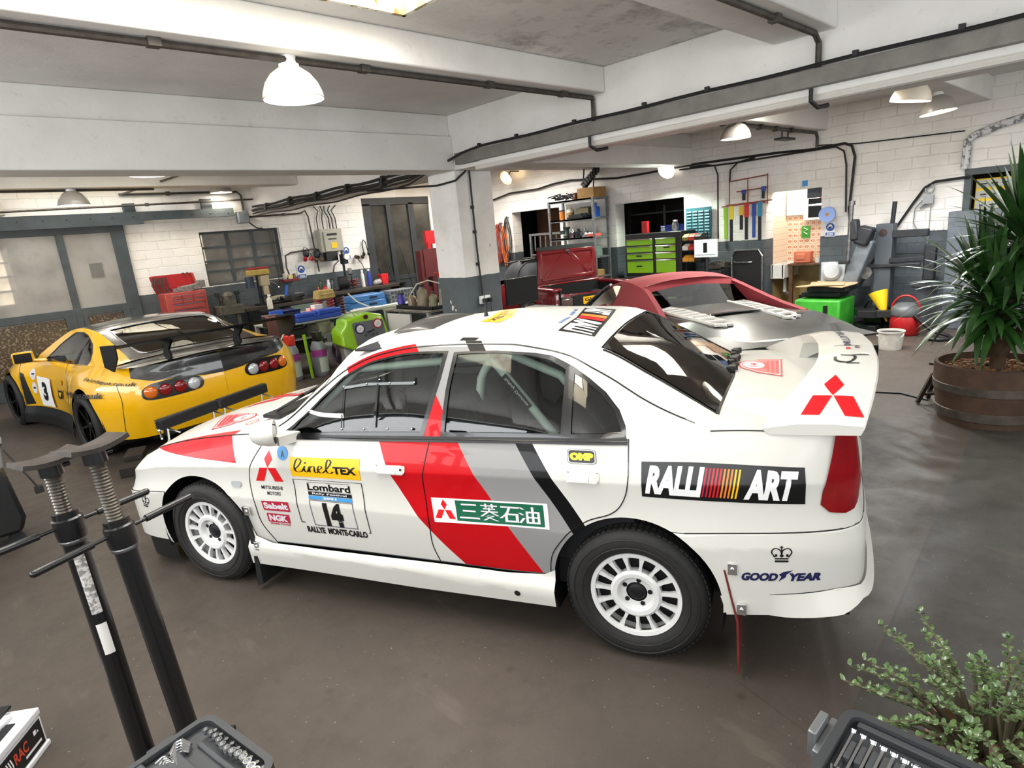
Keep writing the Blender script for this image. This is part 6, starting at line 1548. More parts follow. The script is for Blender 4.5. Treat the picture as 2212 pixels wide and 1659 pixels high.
# louvre panel, bin rack, monitor, wiper rack
b = MB().bx(10.61, 10.64, 5.70, 6.20, 1.42, 1.98)
for i in range(9):
    for j in range(4): b.box((10.605, 5.77 + .12 * j, 1.47 + .055 * i), (.012, .09, .028), ry=.4)
one(b, 'louvre_panel', mat('teal_steel', '#2f6470', .5), 'teal louvred steel panel on the wall right of the tool chest', 'panel')
t = thing('bin_rack', 'small black rack of coloured parts bins beside the tool chest', 'rack', (10.15, 5.78, 1.05))
b = MB()
for z in (0, .2, .37): b.box((.05, 0, z), (.3, .38, .012))
for y in (-.185, .185): b.box((.15, y, .25), (.03, .02, .5)); b.box((.05, y, -.52), (.03, .02, 1.05))
b.build('rack_frame', BLK, t)
PB = [mat('bin_' + n, c, .5) for n, c in (('olive', '#7d7a2e'), ('red', '#b8301f'), ('black', '#1b1b1c'), ('amber', '#c98a2c'), ('white', '#c9c7c0'))]
for i, (y, z, k) in enumerate(((.14, .38, 0), (0, .38, 1), (-.14, .38, 2), (.14, .21, 4), (0, .21, 1), (-.14, .21, 2), (.14, .01, 3), (0, .01, 3), (-.14, .01, 2))):
    MB().prism([(-.14, 0), (.08, 0), (.08, .11), (-.05, .11), (-.14, .06)], y * .87 - .056, y * .87 + .056, 'y').build('parts_bin', PB[k], t, bevel=.003).location = (.04, 0, z)
t = thing('screen', 'white monitor showing a tyre, on a stand left of the black hatch', 'monitor', (9.9, 5.43, 0))
MB().box((.03, 0, 1.285), (.035, .43, .3)).build('screen_case', WHITEP, t, bevel=.006)
q = MB().use(0).box((.009, 0, 1.29), (.006, .40, .27)); q.use(1).box((.004, 0, 1.30), (.006, .075, .17)); q.use(2).box((.004, 0, 1.18), (.004, .38, .02))
q.build('display', [mat('lit_display', '#f2f6f6', .3, emit=('#eef6f8', 1.1)), SBLK, mat('display_grey', '#9aa3a6', .4)], t)
b = MB().cyl((.06, 0, .0), (.06, 0, 1.2), .025); b.box((.06, 0, .015), (.22, .36, .03)); b.build('screen_stand', DSTEEL, t, bevel=.03)
b = MB()
for i in range(9): b.box((PR.uniform(-.15, .15), PR.uniform(-.13, .13), .04 + .03 * PR.random()), (.12, .14, .07), rz=PR.random() * 3); b.cyl((PR.uniform(-.1, .1), PR.uniform(-.13, .13), .03), (PR.uniform(-.1, .1), PR.uniform(-.13, .13), .1), .03)
one(b, 'scrap_parts', mat('oily_metal', '#4a443c', .5, .4), 'heap of oily engine parts below the white monitor', 'parts', None, (10.32, 5.39, .905))
one(MB().bx(10.03, 10.6, 5.22, 5.56, 0, .90), 'steel_cabinet', DSTEEL, 'dark steel cabinet carrying the oily parts under the monitor', 'cabinet', bevel=.01)
b = MB()
for p in (((10.58, 5.33, 1.94), (10.58, 5.33, 2.38)), ((10.58, 4.66, 1.94), (10.58, 4.66, 2.42)), ((10.58, 5.33, 2.36), (10.58, 4.66, 2.40)), ((10.58, 5.0, 1.95), (10.58, 5.0, 2.38)), ((10.58, 5.38, 1.97), (10.58, 4.58, 1.99)), ((10.4, 5.38, 1.95), (10.4, 4.62, 1.97)), ((10.58, 5.2, 2.18), (10.58, 4.66, 2.20))): b.cyl(p[0], p[1], .009, n=8)
for y in (5.3, 4.68): b.cyl((10.58, y, 1.96), (10.4, y, 1.96), .007, n=6)
one(b, 'wiper_rack', mat('red_oxide_wire', '#8a3a24', .6), 'red oxide wire rack on the wall holding packs of wiper blades', 'rack')
for i, (y, c, l, z) in enumerate(((5.30, '#8ab82a', .55, 1.93), (5.20, '#d8c12a', .62, 1.95), (5.02, '#cfa92c', .40, 1.93), (4.93, '#b5251f', .62, 1.97), (4.80, '#1f3f8e', .58, 1.96), (4.70, '#2e7f9e', .66, 1.98), (5.06, '#2a3f94', .18, 2.20), (4.72, '#2c4aa0', .20, 2.22))):
    t = thing('wiper_pack', '%s pack of wiper blades on the wire rack, %s' % (('lime', 'yellow', 'amber', 'red', 'dark blue', 'teal', 'short blue', 'short blue')[i], ('first from the left', 'second from the left', 'third from the left', 'fourth from the left', 'fifth from the left', 'last of the lower row', 'left of the upper row', 'right of the upper row')[i]), 'wiper pack', (10.39 if i < 6 else 10.56, y, z), 0, 'wiper packs on the wire rack')
    MB().box((0, 0, -l * .18), (.02, .075, l * .36)).build('card', mat('pack_' + c[1:], c, .5), t); MB().box((0, 0, -l * .66), (.025, .05, l * .6)).build('blade', BLK if i not in (0, 4) else mat('pack_dark_' + c[1:], c, .5), t)
t = thing('hatch_panel', 'tall black moulded hatch with a metal rim leaning below the wiper rack', 'panel', (10.35, 4.9, 0))
b = MB().prism([(-.28, 0), (.28, 0), (.28, 1.12), (.22, 1.22), (-.22, 1.22), (-.28, 1.12)], 0, .05, 'x'); b.build('panel', mat('black_moulding', '#131415', .45), t, bevel=.02)
MB().tube([(-.01, y, z) for y, z in ((-.27, .02), (-.27, 1.1), (-.21, 1.2), (.21, 1.2), (.27, 1.1), (.27, .02))], .022, 8).build('rim', STEEL, t); MB().tube([(-.02, .22, 1.02), (-.05, .18, 1.0), (-.05, -.05, 1.0), (-.02, -.1, 1.0)], .014).build('bar', STEEL, t)
# sink alcove
t = thing('sink', 'white rectangular sink in the tiled alcove', 'sink', (11.2, 4.5, 0))
b = MB(); b.bx(-.35, .28, -.02, .2, .66, .68); b.bx(-.35, -.3, -.02, .2, .66, .9); b.bx(.24, .28, -.02, .2, .66, .9); b.bx(-.35, .28, -.03, .02, .66, .9); b.bx(-.35, .28, .16, .21, .66, .9); b.build('basin', mat('glazed_white', '#e6e4de', .2, coat=.5), t, bevel=.012); MB().tube([(0, .1, .66), (0, .1, .4), (.2, .1, .3)], .03).build('waste_pipe', WHITEP, t)
t = thing('counter', 'brown wooden counter beside the white sink', 'counter', (0, 0, 0)); MB().bx(10.98, 11.49, 3.84, 4.47, .86, .895).build('worktop', WOOD, t, bevel=.004)
for y in (3.9, 4.42): MB().bx(11.0, 11.06, y - .03, y + .03, 0, .86).build('leg', WOOD, t)
b = MB().bx(11.05, 11.2, 4.12, 4.40, .90, 1.10); b.bx(11.02, 11.06, 4.2, 4.36, .95, 1.06); one(b, 'soap_box', mat('orange_pink_plastic', '#dd7d5c', .5), 'orange pink washing tub on the counter beside the sink', 'tub', bevel=.02)
for y, lb in ((4.02, 'white mug on the wooden counter, left of the two'), (3.92, 'white mug on the wooden counter, right of the two')):
    t = thing('mug', lb, 'mug', (11.1, y, .897)); MB().lathe([(.035, 0), (.04, .09), (.036, .09), (.032, .008), (0, .008)], 16, cap=False).build('cup', WHITEP, t, smooth=50); MB().tube([(0, -.04, .02), (0, -.065, .03), (0, -.065, .065), (0, -.04, .075)], .006, 6).build('handle', WHITEP, t)
bottle('purple_can', 'purple metal can with red diamond under the counter', 'can', (11.2, 4.3, 0), .085, .33, mat('purple_tin', '#3a2a8c', .4), BLK, .5, lab=None)
MB().box((-.088, 0, .22), (.004, .08, .08), rx=.785).build('hazard_diamond', SRED, bpy.data.objects['purple_can']); MB().box((-.088, 0, .10), (.004, .07, .07), rx=.785).build('hazard_diamond', SWHT, bpy.data.objects['purple_can'])
bottle('white_jug', 'white jug with blue cap under the counter', 'jug', (11.2, 4.08, 0), .09, .3, WHITEP, BLUEP, .5)
o_gs = one(MB().bx(11.478, 11.49, 4.3, 4.44, 1.3, 1.5), 'green_sign', GREENP, 'small green safety sign on the orange tiles', 'sign')
MB().tube([(11.474, 4.34, 1.36), (11.474, 4.40, 1.40), (11.474, 4.34, 1.44), (11.474, 4.40, 1.47)], .008, 6).build('symbol', SWHT, o_gs)
b = MB().bx(11.46, 11.475, 4.15, 4.70, 1.70, 2.1); b.bx(11.44, 11.455, 4.0, 4.4, 1.6, 1.95); one(b, 'paper_sheets', PAPER, 'white paper sheets stuck above the orange tiles in the alcove', 'paper')
t = thing('towel_dispenser', 'black paper dispenser on the alcove wall beside the blue roll', 'dispenser', (10.95, 3.98, 1.8)); MB().box((0, 0, 0), (.22, .24, .3)).build('case', BLK, t, bevel=.01); MB().box((-.11, 0, .05), (.01, .26, .03)).build('rail', CHROME, t)
MB().box((.02, .02, .25), (.2, .26, .18)).build('paper_pack', GREYP, t)
t = thing('paper_roll', 'big blue paper roll on the wall above the safety sign', 'paper roll', (10.45, 3.66, 1.69)); MB().lathe([(.03, -.13), (.115, -.13), (.115, .13), (.03, .13), (.03, -.13)], 32, ax=(1, .3, 0)).build('roll', mat('blue_paper', '#7f97c9', .9), t, smooth=50); MB().cyl((-.13, -.04, 0), (.2, .06, 0), .028).build('core', CARD, t)


def wallsign(label, y, z, s, xw=True, x=None):
    t = thing('safety_sign', label, 'sign', (XW - .012, y, z) if xw else (y, 12.088, z), PI / 2 if not xw else 0)
    if not xw: t.rotation_euler = (0, 0, PI / 2)
    b = MB().box((0, 0, 0), (.004, s, s * 1.5)); b.build('backing', SWHT, t)
    MB().cyl((-.002, 0, s * .25), (-.008, 0, s * .25), s * .42, n=28).build('symbol_disc', BLUEP, t); q = MB().box((-.0095, 0, s * .22), (.004, s * .5, s * .14)); q.cyl((-.008, 0, s * .33), (-.0115, 0, s * .33), s * .2, n=16); q.build('symbol', SWHT, t)
    MB().box((-.004, 0, -s * .5), (.006, s * .9, s * .36)).build('text_panel', BLUEP, t)
    q = MB(); q.box((-.009, 0, -s * .44), (.003, s * .6, s * .07)); q.box((-.009, 0, -s * .58), (.003, s * .7, s * .07)); q.build('text_line', SWHT, t)


wallsign('blue and white eye protection sign under the blue paper roll', 3.68, 1.45, .15)
one(MB().bx(XW - .012, XW - .004, 4.05, 4.13, 2.15, 2.24).bx(XW - .014, XW - .011, 4.075, 4.105, 2.17, 2.22), 'blue_sticker', SBLU, 'small light blue sticker high on the wall above the alcove', 'sticker')
# tyre changer
t = thing('tyre_changer', 'grey tyre changer with a green base and tilting column beside the sink alcove', 'tyre changer', (0, 0, 0))
MB().bx(9.45, 10.1, 3.10, 3.74, 0.02, .50).build('base', GREENP, t, bevel=.03); MB().bx(9.44, 9.46, 3.26, 3.32, .05, .42).build('base_groove', BLK, t)
CST = mat('grey_casting', '#6f767c', .5, .2, noise=(7, '#5a6066'))
MB().bx(9.6, 10.0, 3.15, 3.7, .52, .60).bx(9.55, 10.05, 3.05, 3.6, .60, .68).build('turntable', DSTEEL, t, bevel=.02)
MB().bar((10.05, 3.22, .5), (10.05, 2.95, 1.30), .2, .17, up=(1, 0, 0)).build('tilt_column', CST, t, bevel=.02)
MB().box((10.0, 2.98, 1.36), (.22, .2, .26), rx=.3).box((9.95, 3.10, 1.45), (.16, .12, .3), rx=-.1).build('column_head', DSTEEL, t, bevel=.03)
MB().cyl((9.9, 3.16, 1.0), (9.9, 3.14, 1.82), .03).cyl((9.9, 3.14, 1.80), (9.9, 3.14, 1.86), .045).build('mount_rod', STEEL, t); MB().box((9.88, 3.2, 1.0), (.1, .14, .05)).build('mount_head', DSTEEL, t, bevel=.01)
MB().bx(10.2, 10.42, 2.68, 2.9, 0, 1.5).build('post', mat('slate_casting', '#474d53', .5, .2), t, bevel=.01); MB().cyl((10.3, 2.72, 1.45), (10.3, 2.70, 1.80), .03).build('post_rod', DSTEEL, t)
for a, b, w in (((10.25, 2.7, 1.35), (10.25, 2.25, 1.35), .10), ((10.2, 2.7, .98), (10.2, 2.15, 1.0), .07), ((10.2, 3.1, .90), (10.15, 2.3, .92), .05)): MB().bar(a, b, w, w).build('helper_arm', DSTEEL, t, bevel=.01)
MB().box((10.2, 2.2, .95), (.12, .14, .5)).cyl((10.2, 2.2, .72), (10.2, 2.1, .6), .04).build('arm_head', DSTEEL, t, bevel=.02)
MB().lathe([(.0, 0), (.17, .0), (.18, .02), (.0, .04)], 24, c=(10.1, 2.2, .62)).build('roller_plate', STEEL, t)
MB().lathe([(.1, -.04), (.14, 0), (.1, .04)], 24, c=(10.02, 3.42, .86), ax=(1, .3, 0)).box((10.1, 3.42, .82), (.05, .34, .34)).build('air_gauge', mat('pale_casting', '#a9aeb2', .4), t, smooth=40)
MB().lathe([(.0, -.03), (.09, -.03), (.09, .03), (0, .03)], 20, c=(10.12, 2.98, .82), ax=(1, 0, 0)).build('pulley', STEEL, t, smooth=40)
MB().cyl((10.195, 2.8, 1.38), (10.185, 2.8, 1.38), .05, n=20).build('maker_disc', mat('dark_badge', '#35231d', .4), t)
one(MB().prism([(-.35, -.3), (.1, -.35), (.4, -.28), (.3, .0), (.42, .3), (0, .22), (-.3, .36), (-.22, .02)], 0, .012, 'z').box((0, .02, .02), (.6, .45, .01), ry=.03, rz=.3), 'cardboard_sheet', mat('pale_cardboard', '#b59b78', .85), 'torn pale cardboard sheet lying on the tyre changer', 'cardboard', None, (9.72, 3.35, .69))
# floor things on the right
t = thing('vacuum_cleaner', 'red drum vacuum cleaner on the floor in front of the dark brick wall', 'vacuum cleaner', (9.76, 2.35, 0))
MB().lathe([(.16, .0), (.185, .03), (.185, .22), (.17, .27)], 28).build('drum', REDP, t, smooth=40); MB().lathe([(.18, .27), (.19, .29), (.17, .38), (.10, .44), (0, .45)], 28).build('lid', mat('grey_vac_lid', '#55585a', .4), t, smooth=50)
MB().tube([(0, .17 * math.cos(a), .34 + .2 * math.sin(a)) for a in [PI * i / 12 for i in range(13)]], .014).build('handle', REDP, t)
MB().tube([(-.1, -.05, .36), (-.12, -.2, .22), (-.1, -.35, .08), (-.15, -.55, .035), (-.3, -.62, .03), (-.42, -.5, .03), (-.38, -.36, .03)], .024, 8).build('hose', BLK, t, smooth=60)
t = thing('funnel', 'yellow funnel standing among the black parts by the vacuum cleaner', 'funnel', (9.85, 2.68, .42)); MB().lathe([(.012, -.28), (.03, -.16), (.05, -.1), (.12, .14), (.125, .16), (.118, .155), (.045, -.1), (.008, -.28)], 20, cap=False).build('cone', YELP, t, smooth=40); t.rotation_euler = (-.35, .2, 0)
b = MB()
for i in range(12): b.box((PR.uniform(-.25, .25), PR.uniform(-.25, .25), .06 + .11 * (i % 3)), (.34, .26, .10), rz=PR.random() * 3, rx=.1 * PR.random())
b.tube([(0, .2, .3), (-.1, .1, .45), (-.15, -.1, .42)], .016)
one(b, 'plastic_trim_pile', BLK, 'pile of black plastic trim on the floor beside the tyre changer', 'trim pile', None, (10.0, 2.75, 0), bevel=.008)
t = thing('bucket', 'white plastic bucket on the floor behind the rear wing', 'bucket', (8.75, 2.25, 0)); MB().lathe([(.125, 0), (.15, .22), (.157, .22), (.157, .235), (.148, .235), (.122, .012), (0, .012)], 28, cap=False).build('pail', mat('scuffed_white_plastic', '#d5d2cb', .5, noise=(9, '#b5afa5')), t, smooth=40)
MB().tube([(-.05 - .03 * math.sin(a), .155 * math.cos(a), .21 - .08 * math.sin(a)) for a in [PI * i / 12 for i in range(13)]], .006, 6).build('handle', WHITEP, t); MB().cyl((0, 0, .2), (0, 0, .21), .14).build('contents', BLK, t)
t = thing('axle_stand', 'rusty dark axle stand beside the half barrel planter', 'axle stand', (6.50, 1.28, 0)); RST = mat('rusty_steel', '#3b2f2a', .7, .3)
for a in (.6, 2.2, 3.7, 5.3): MB().bar((.15 * math.cos(a), .15 * math.sin(a), .01), (.035 * math.cos(a), .035 * math.sin(a), .28), .03, .03).build('leg', RST, t)
MB().cyl((0, 0, .2), (0, 0, .36), .025).box((0, 0, .37), (.05, .13, .02)).build('ratchet_post', RST, t); MB().box((0, 0, .09), (.22, .02, .02), rz=.6).box((0, 0, .09), (.22, .02, .02), rz=2.2).build('brace', RST, t)
run('floor_cable', 'thin black cable lying on the floor towards the axle stand', 'cable', [(6.1, 2.1, .008), (6.62, 1.83, .008), (6.68, 1.6, .008), (6.55, 1.35, .008)], .008, CBL)
# half barrel with palm
BAR = mat('barrel_oak', '#5a4334', .75, noise=(5, '#3f2e23'), bmp=(12, .3))
t = thing('half_barrel', 'half oak barrel planter filled with bark chips', 'planter', (6.25, .85, 0))
b = MB().lathe([(.355, 0), (.39, .2), (.405, .40), (.405, .49), (.375, .49), (.37, .40)], 40, cap=False); b.build('staves', BAR, t, smooth=40)
HOOP = mat('aged_hoop', '#6d655c', .6, .4, noise=(9, '#4a443d'))
for r0, z0, r1, z1 in ((.368, .05, .380, .13), (.397, .27, .403, .34)): MB().lathe([(r0, z0), (r0 + .008, z0 + .004), (r1 + .008, z1 - .004), (r1, z1)], 40, cap=False).build('hoop', HOOP, t, smooth=40)
b = MB().lathe([(0, .42), (.37, .42)], 32, cap=False)
for i in range(260): a, r = PR.random() * 6.28, .36 * math.sqrt(PR.random()); b.box((r * math.cos(a), r * math.sin(a), .425 + .015 * PR.random()), (.035, .02, .012), rz=PR.random() * 3, rx=PR.uniform(-.5, .5))
b.build('bark_chips', mat('bark_chips', '#8a6440', .9, noise=(20, '#5a3d26')), t)
def strap(b, p0, d, L, w, droop, R):
    side_ = V((-d.y, d.x, 0)).normalized(); vs = []; p = V(p0); dd = V(d).normalized(); n = 7
    for i in range(n + 1):
        k = i / n; ww = w * (.5 + 1.2 * k if k < .4 else (1 - ((k - .4) / .6) ** 1.6)) * .5 + .0006
        up = side_.cross(dd); vs += [p - side_ * ww + up * ww * .25, p, p + side_ * ww + up * ww * .25]
        p = p + dd * (L / n); dd = (dd + V((0, 0, -droop / n))).normalized()
    b.add(vs, [f for i in range(n) for f in ((3 * i, 3 * i + 1, 3 * i + 4, 3 * i + 3), (3 * i + 1, 3 * i + 2, 3 * i + 5, 3 * i + 4))])
t = thing('palm_plant', 'tall spiky green palm growing in the half barrel at the right edge', 'plant', (6.25, .85, .43))
LEAF = mat('palm_leaf', '#2d5420', .35, coat=.25, noise=(5, '#1d3a16'), spec=.6)
b = MB().tube([(0.02, -.02, -.02), (.03, -.04, .4), (.02, -.08, .8), (.04, -.1, 1.12)], [.055, .05, .045, .035], 12).tube([(.03, 0, .1), (.1, .1, .45), (.05, .12, .72)], [.04, .035, .03], 10).tube([(.0, -.03, .1), (.05, -.2, .4), (.05, -.28, .7)], [.04, .035, .03], 10)
b.build('trunk', mat('palm_trunk', '#5d4a33', .85, noise=(8, '#3e3022'), bmp=(25, .5)), t, smooth=60)
for hx, hy, hz, n, L0 in ((.04, -.1, 1.12, 110, .64), (.05, .12, .72, 96, .62), (.05, -.28, .68, 96, .62), (-.10, .0, .60, 80, .55)):
    f = MB()
    for i in range(n):
        a = i * 2.39996; k = (i + .5) / n; el = math.radians(82 - 105 * k ** 1.1 + PR.uniform(-8, 8)); d = V((math.cos(a) * math.cos(el), math.sin(a) * math.cos(el), math.sin(el)))
        strap(f, V((hx, hy, hz - .22 * k)) + d * .03, d, L0 * PR.uniform(.75, 1.1), PR.uniform(.052, .074), .35 + .85 * k, PR)
    f.build('foliage', LEAF, t, smooth=70)
# air line and office cabinet by the window
b = MB().tube([(0, .05 * math.cos(a), .06 * math.sin(a)) for a in [2 * PI * i / 20 for i in range(20)]], .012, 6, closed=True)
b.box((-.02, 0, -.14), (.06, .13, .12)); b.tube([(0, .02, -.2), (0, .1, -.26)], .016); b.tube([(0, -.03, -.2), (0, -.02, -1.3)], .007, 6); b.tube([(0, .03, -.1), (0, .16, -.25), (0, .17, -.45), (0, .1, -.6)], .008, 6)
one(b, 'spray_gun', mat('pale_grey_metal', '#8d9092', .4, .5), 'spray gun with coiled hose hanging on the bright brick wall left of the plant', 'spray gun', None, (XW - .06, 2.36, 1.93))
one(MB().bx(10.3, 10.62, 1.45, 2.05, 0, 1.6), 'locker', GREYP, 'grey steel locker below the office window behind the plant', 'locker', bevel=.01)

t = thing('strip_light', 'white strip light under the lintel of the sink alcove', 'lamp', (11.2, 4.28, 2.36)); MB().box((0, 0, .02), (.08, .6, .04)).build('housing', WHITEP, t); MB().cyl((0, -.28, -.015), (0, .28, -.015), .016).build('tube', mat('strip_glow', '#ffffff', .4, emit=('#fff3ea', 4)), t)
d = bpy.data.lights.new('strip_lamp', 'AREA'); d.shape = 'RECTANGLE'; d.size, d.size_y, d.energy, d.color = .08, .55, 14, (1, .95, .9); ao = bpy.data.objects.new('strip_lamp', d); COL.objects.link(ao); ao.parent = t; ao.location = (0, 0, -.04)
# ================================================================ workbench along the far wall
t = thing('workbench', 'long dark workbench under the dirty window and the fuse box', 'workbench', (0, 0, 0))
OAK = mat('oily_bench_top', '#41362c', .6, noise=(6, '#2c2520'))
MB().bx(4.3, 6.0, 11.42, 12.05, .86, .92).bx(5.95, 7.65, 11.42, 12.05, .92, .985).build('worktop', OAK, t, bevel=.006)
for x in (4.35, 5.9, 7.55): MB().bx(x, x + .08, 11.46, 11.54, 0, .88).build('leg', DSTEEL, t)
MB().bx(5.15, 5.9, 11.43, 12.0, .45, .85).build('bench_drawer', mat('grey_green_steel', '#6d7a6f', .5), t, bevel=.01); MB().bx(4.4, 7.5, 11.5, 12.0, .2, .24).build('shelf', OAK, t)
# red tool chest with lid up
PINK = mat('faded_red_steel', '#a8453c', .45, noise=(5, '#96382f'))
t = thing('tool_cabinet', 'faded red tool cabinet with open lid against the white brick wall', 'tool chest', (0, 0, 0))
MB().bx(3.0, 3.72, 11.40, 11.86, .0, .84).bx(3.03, 3.68, 11.42, 11.84, .84, 1.35).build('cabinet', PINK, t, bevel=.008)
for z, hh in ((1.245, .06), (1.175, .06), (1.08, .08), (.98, .08)):
    for x0, x1 in (((3.12, 3.27), (3.29, 3.45), (3.47, 3.63)) if z > 1.1 else ((3.12, 3.63),)):
        o = MB().bx(x0, x1, 11.40, 11.425, z, z + hh).build('drawer', PINK, t, bevel=.003); MB().bx(x0, x1, 11.39, 11.402, z + hh - .012, z + hh).build('drawer_handle', CHROME, o)
for z in (.70, .58, .44, .3): o = MB().bx(3.06, 3.66, 11.385, 11.41, z, z + .10).build('drawer', PINK, t, bevel=.003); MB().bx(3.06, 3.66, 11.375, 11.387, z + .085, z + .10).build('drawer_handle', CHROME, o)
MB().bar((3.03, 11.82, 1.36), (3.0, 11.9, 1.64), .04, .03).bar((3.68, 11.82, 1.36), (3.66, 11.9, 1.64), .04, .03).add([(3.03, 11.82, 1.36), (3.68, 11.82, 1.36), (3.66, 11.9, 1.65), (3.0, 11.9, 1.65)], [(0, 1, 2, 3)]).build('lid', REDP, t)
b = MB(); q = random.Random(3)
for i in range(16): x = 3.0 + .25 * q.random(); b.tube([(x, 11.84, 1.62), (x - .05 * q.random(), 11.78, 1.5), (x - .04 + .1 * q.random(), 11.74, 1.37)], .006, 5)
for i in range(6): x = 3.3 + .3 * q.random(); b.tube([(x, 11.84, 1.66), (x + .02, 11.8, 1.55 + .1 * q.random())], .006, 5)
one(b, 'cable_strands', CBL, 'black and white cable strands hanging over the open lid of the red cabinet', 'cables')
one(MB().box((0, 0, .05), (.34, .2, .1), ry=-.1).box((.18, 0, .10), (.12, .16, .12)).box((-.16, .02, .03), (.12, .2, .06), rz=.4), 'clutter', mat('grey_scrap', '#8a8580', .6, noise=(25, '#4a4542')), 'grey scrap parts lying on top of the red tool cabinet', 'scrap', None, (3.5, 11.62, 1.352), bevel=.01)
# vice on its stand, pillar drill
t = thing('bench_vice', 'grimy machine vice on a steel stand in front of the dirty window', 'vice', (4.0, 11.35, 0)); GRM = mat('grimy_cast_iron', '#5d584c', .55, .3, noise=(9, '#3b372f'))
MB().box((0, .05, .95), (.42, .35, .16)).box((-.12, .0, .44), (.06, .06, .88)).box((.12, .0, .44), (.06, .06, .88)).build('stand', GRM, t, bevel=.01); MB().box((0, 0, 1.08), (.2, .2, .1)).lathe([(.0, 1.12), (.09, 1.12), (.1, 1.2), (.06, 1.26), (0, 1.27)], 16).build('vice_body', GRM, t, smooth=40)
for x in (-.17, .17): MB().cyl((x, 0, 1.05), (x, 0, 1.27), .03).box((x, 0, 1.24), (.07, .1, .07)).build('vice_jaw', DSTEEL, t, bevel=.008)
bottle('spray_bottle', 'white trigger spray bottle standing below the pillar drill', 'bottle', (4.72, 11.35, .86), .05, .26, mat('milky_plastic', '#cfc9b8', .5), WHITEP, .3, spray=True)
one(MB().bx(4.5, 4.86, 11.25, 11.42, .82, .86).bx(4.52, 4.56, 11.3, 11.34, 0, .82).bx(4.8, 4.84, 11.3, 11.34, 0, .82), 'side_table', DSTEEL, 'small steel side table carrying the trigger spray bottle', 'table')
t = thing('pillar_drill', 'pillar drill with a dusty yellow belt cover in front of the window', 'drill', (4.78, 11.72, .92)); DY = mat('dusty_yellow', '#b39a4a', .6, noise=(8, '#8b7437'))
MB().prism([(-.22, -.1), (.1, -.14), (.2, 0), (.1, .12), (-.22, .08)], .56, .66, 'z').build('belt_cover', DY, t, bevel=.015); MB().box((-.02, 0, .685), (.36, .18, .03)).build('cover_lid', REDP, t, bevel=.008)
MB().box((.05, -.02, .45), (.16, .18, .2)).cyl((.05, -.06, .18), (.05, -.06, .36), .05).build('drill_head', mat('cream_casting', '#a8987a', .5), t, bevel=.02); MB().cyl((-.02, .06, 0), (-.02, .06, .56), .035).box((0, 0, .015), (.26, .28, .03)).box((.04, -.05, .16), (.2, .2, .025)).build('pillar', DSTEEL, t); MB().cyl((-.2, .02, .34), (-.2, .02, .54), .075).build('motor', mat('dark_blue_motor', '#27303f', .5), t, smooth=40)
MB().tube([(.15, -.08, .42), (.24, -.12, .36), (.27, -.14, .3)], .008).ball((.27, -.14, .3), .018).build('feed_lever', CHROME, t)
# bench clutter, left to right
one(MB().bx(5.30, 5.62, 11.86, 12.05, 1.28, 1.33), 'wall_tray', mat('maroon_plastic', '#6d1a24', .5), 'small maroon shelf tray fixed beside the window above the bench', 'tray', bevel=.005)
bottle('glue_bottle', 'clear squeezy bottle on the maroon wall tray', 'bottle', (5.36, 11.95, 1.332), .035, .14, mat('clear_plastic', '#aeb0a4', .3), BLK); one(MB().box((0, 0, .04), (.08, .06, .08)), 'small_carton', mat('cream_card', '#d3c592', .7), 'small cream carton on the maroon wall tray', 'box', None, (5.47, 11.94, 1.332)); bottle('brown_bottle', 'brown pot at the right end of the maroon wall tray', 'pot', (5.56, 11.95, 1.332), .035, .09, mat('brown_pot', '#6b4a2f', .4), BLK, .8)
one(MB().box((0, 0, .09), (.05, .02, .36), ry=.3), 'blue_scraper', mat('bright_blue', '#2f62c9', .5), 'bright blue plastic scraper leaning on the bench below the maroon tray', 'scraper', None, (5.3, 11.9, .96))
t = thing('clear_tub', 'round clear plastic tub on the bench left of the red bottles', 'tub', (5.5, 11.75, .92)); MB().lathe([(.075, 0), (.09, .13), (.095, .135), (.088, .13), (.073, .006)], 20, cap=False).build('tub', mat('cloudy_tub', '#8c8d88', .3), t, smooth=40)
b = MB(); q = random.Random(8)
for i in range(12): b.box((q.uniform(-.3, .3), q.uniform(-.12, .12), .03 + .05 * q.random()), (.12, .09, .06), rz=q.random() * 3); b.cyl((q.uniform(-.3, .3), q.uniform(-.1, .1), .02), (q.uniform(-.3, .3), q.uniform(-.1, .1), .1), .03)
one(b, 'oily_parts', mat('black_oily_metal', '#23211f', .5, .3), 'heap of dark oily parts on the bench right of the pillar drill', 'parts', None, (5.2, 11.6, .922))
one(MB().box((0, 0, .06), (.26, .16, .03)).box((0, .06, .03), (.26, .03, .06)).box((0, -.06, .03), (.26, .03, .06)), 'parts_tray', mat('beige_plastic', '#a59c86', .5), 'beige tray on the bench beside the dark oily parts', 'tray', None, (4.98, 11.62, .99), bevel=.005)
RB2 = mat('red_oil_bottle', '#a81f2b', .35)
bottle('oil_can', 'small red oil can with yellow spout on the bench', 'oil can', (5.85, 11.6, .92), .035, .2, RB2, YELP, .2); bottle('red_bottle', 'squat red bottle on the bench, right of the spouted oil can', 'bottle', (6.0, 11.62, .985), .05, .15, RB2, RB2, .3)
bottle('green_bottle', 'slim dark green bottle on the bench behind the squat red bottle', 'bottle', (6.06, 11.9, .985), .035, .26, mat('dark_green_bottle', '#34452c', .3), BLK); bottle('white_aerosol', 'white aerosol can on the bench, left of the black bench grinder', 'aerosol', (6.2, 11.82, .985), .035, .24, WHITEP, WHITEP, .6); bottle('silver_aerosol', 'silver aerosol can on the bench beside the white aerosol', 'aerosol', (6.31, 11.88, .985), .035, .25, STEEL, BLK, .6)
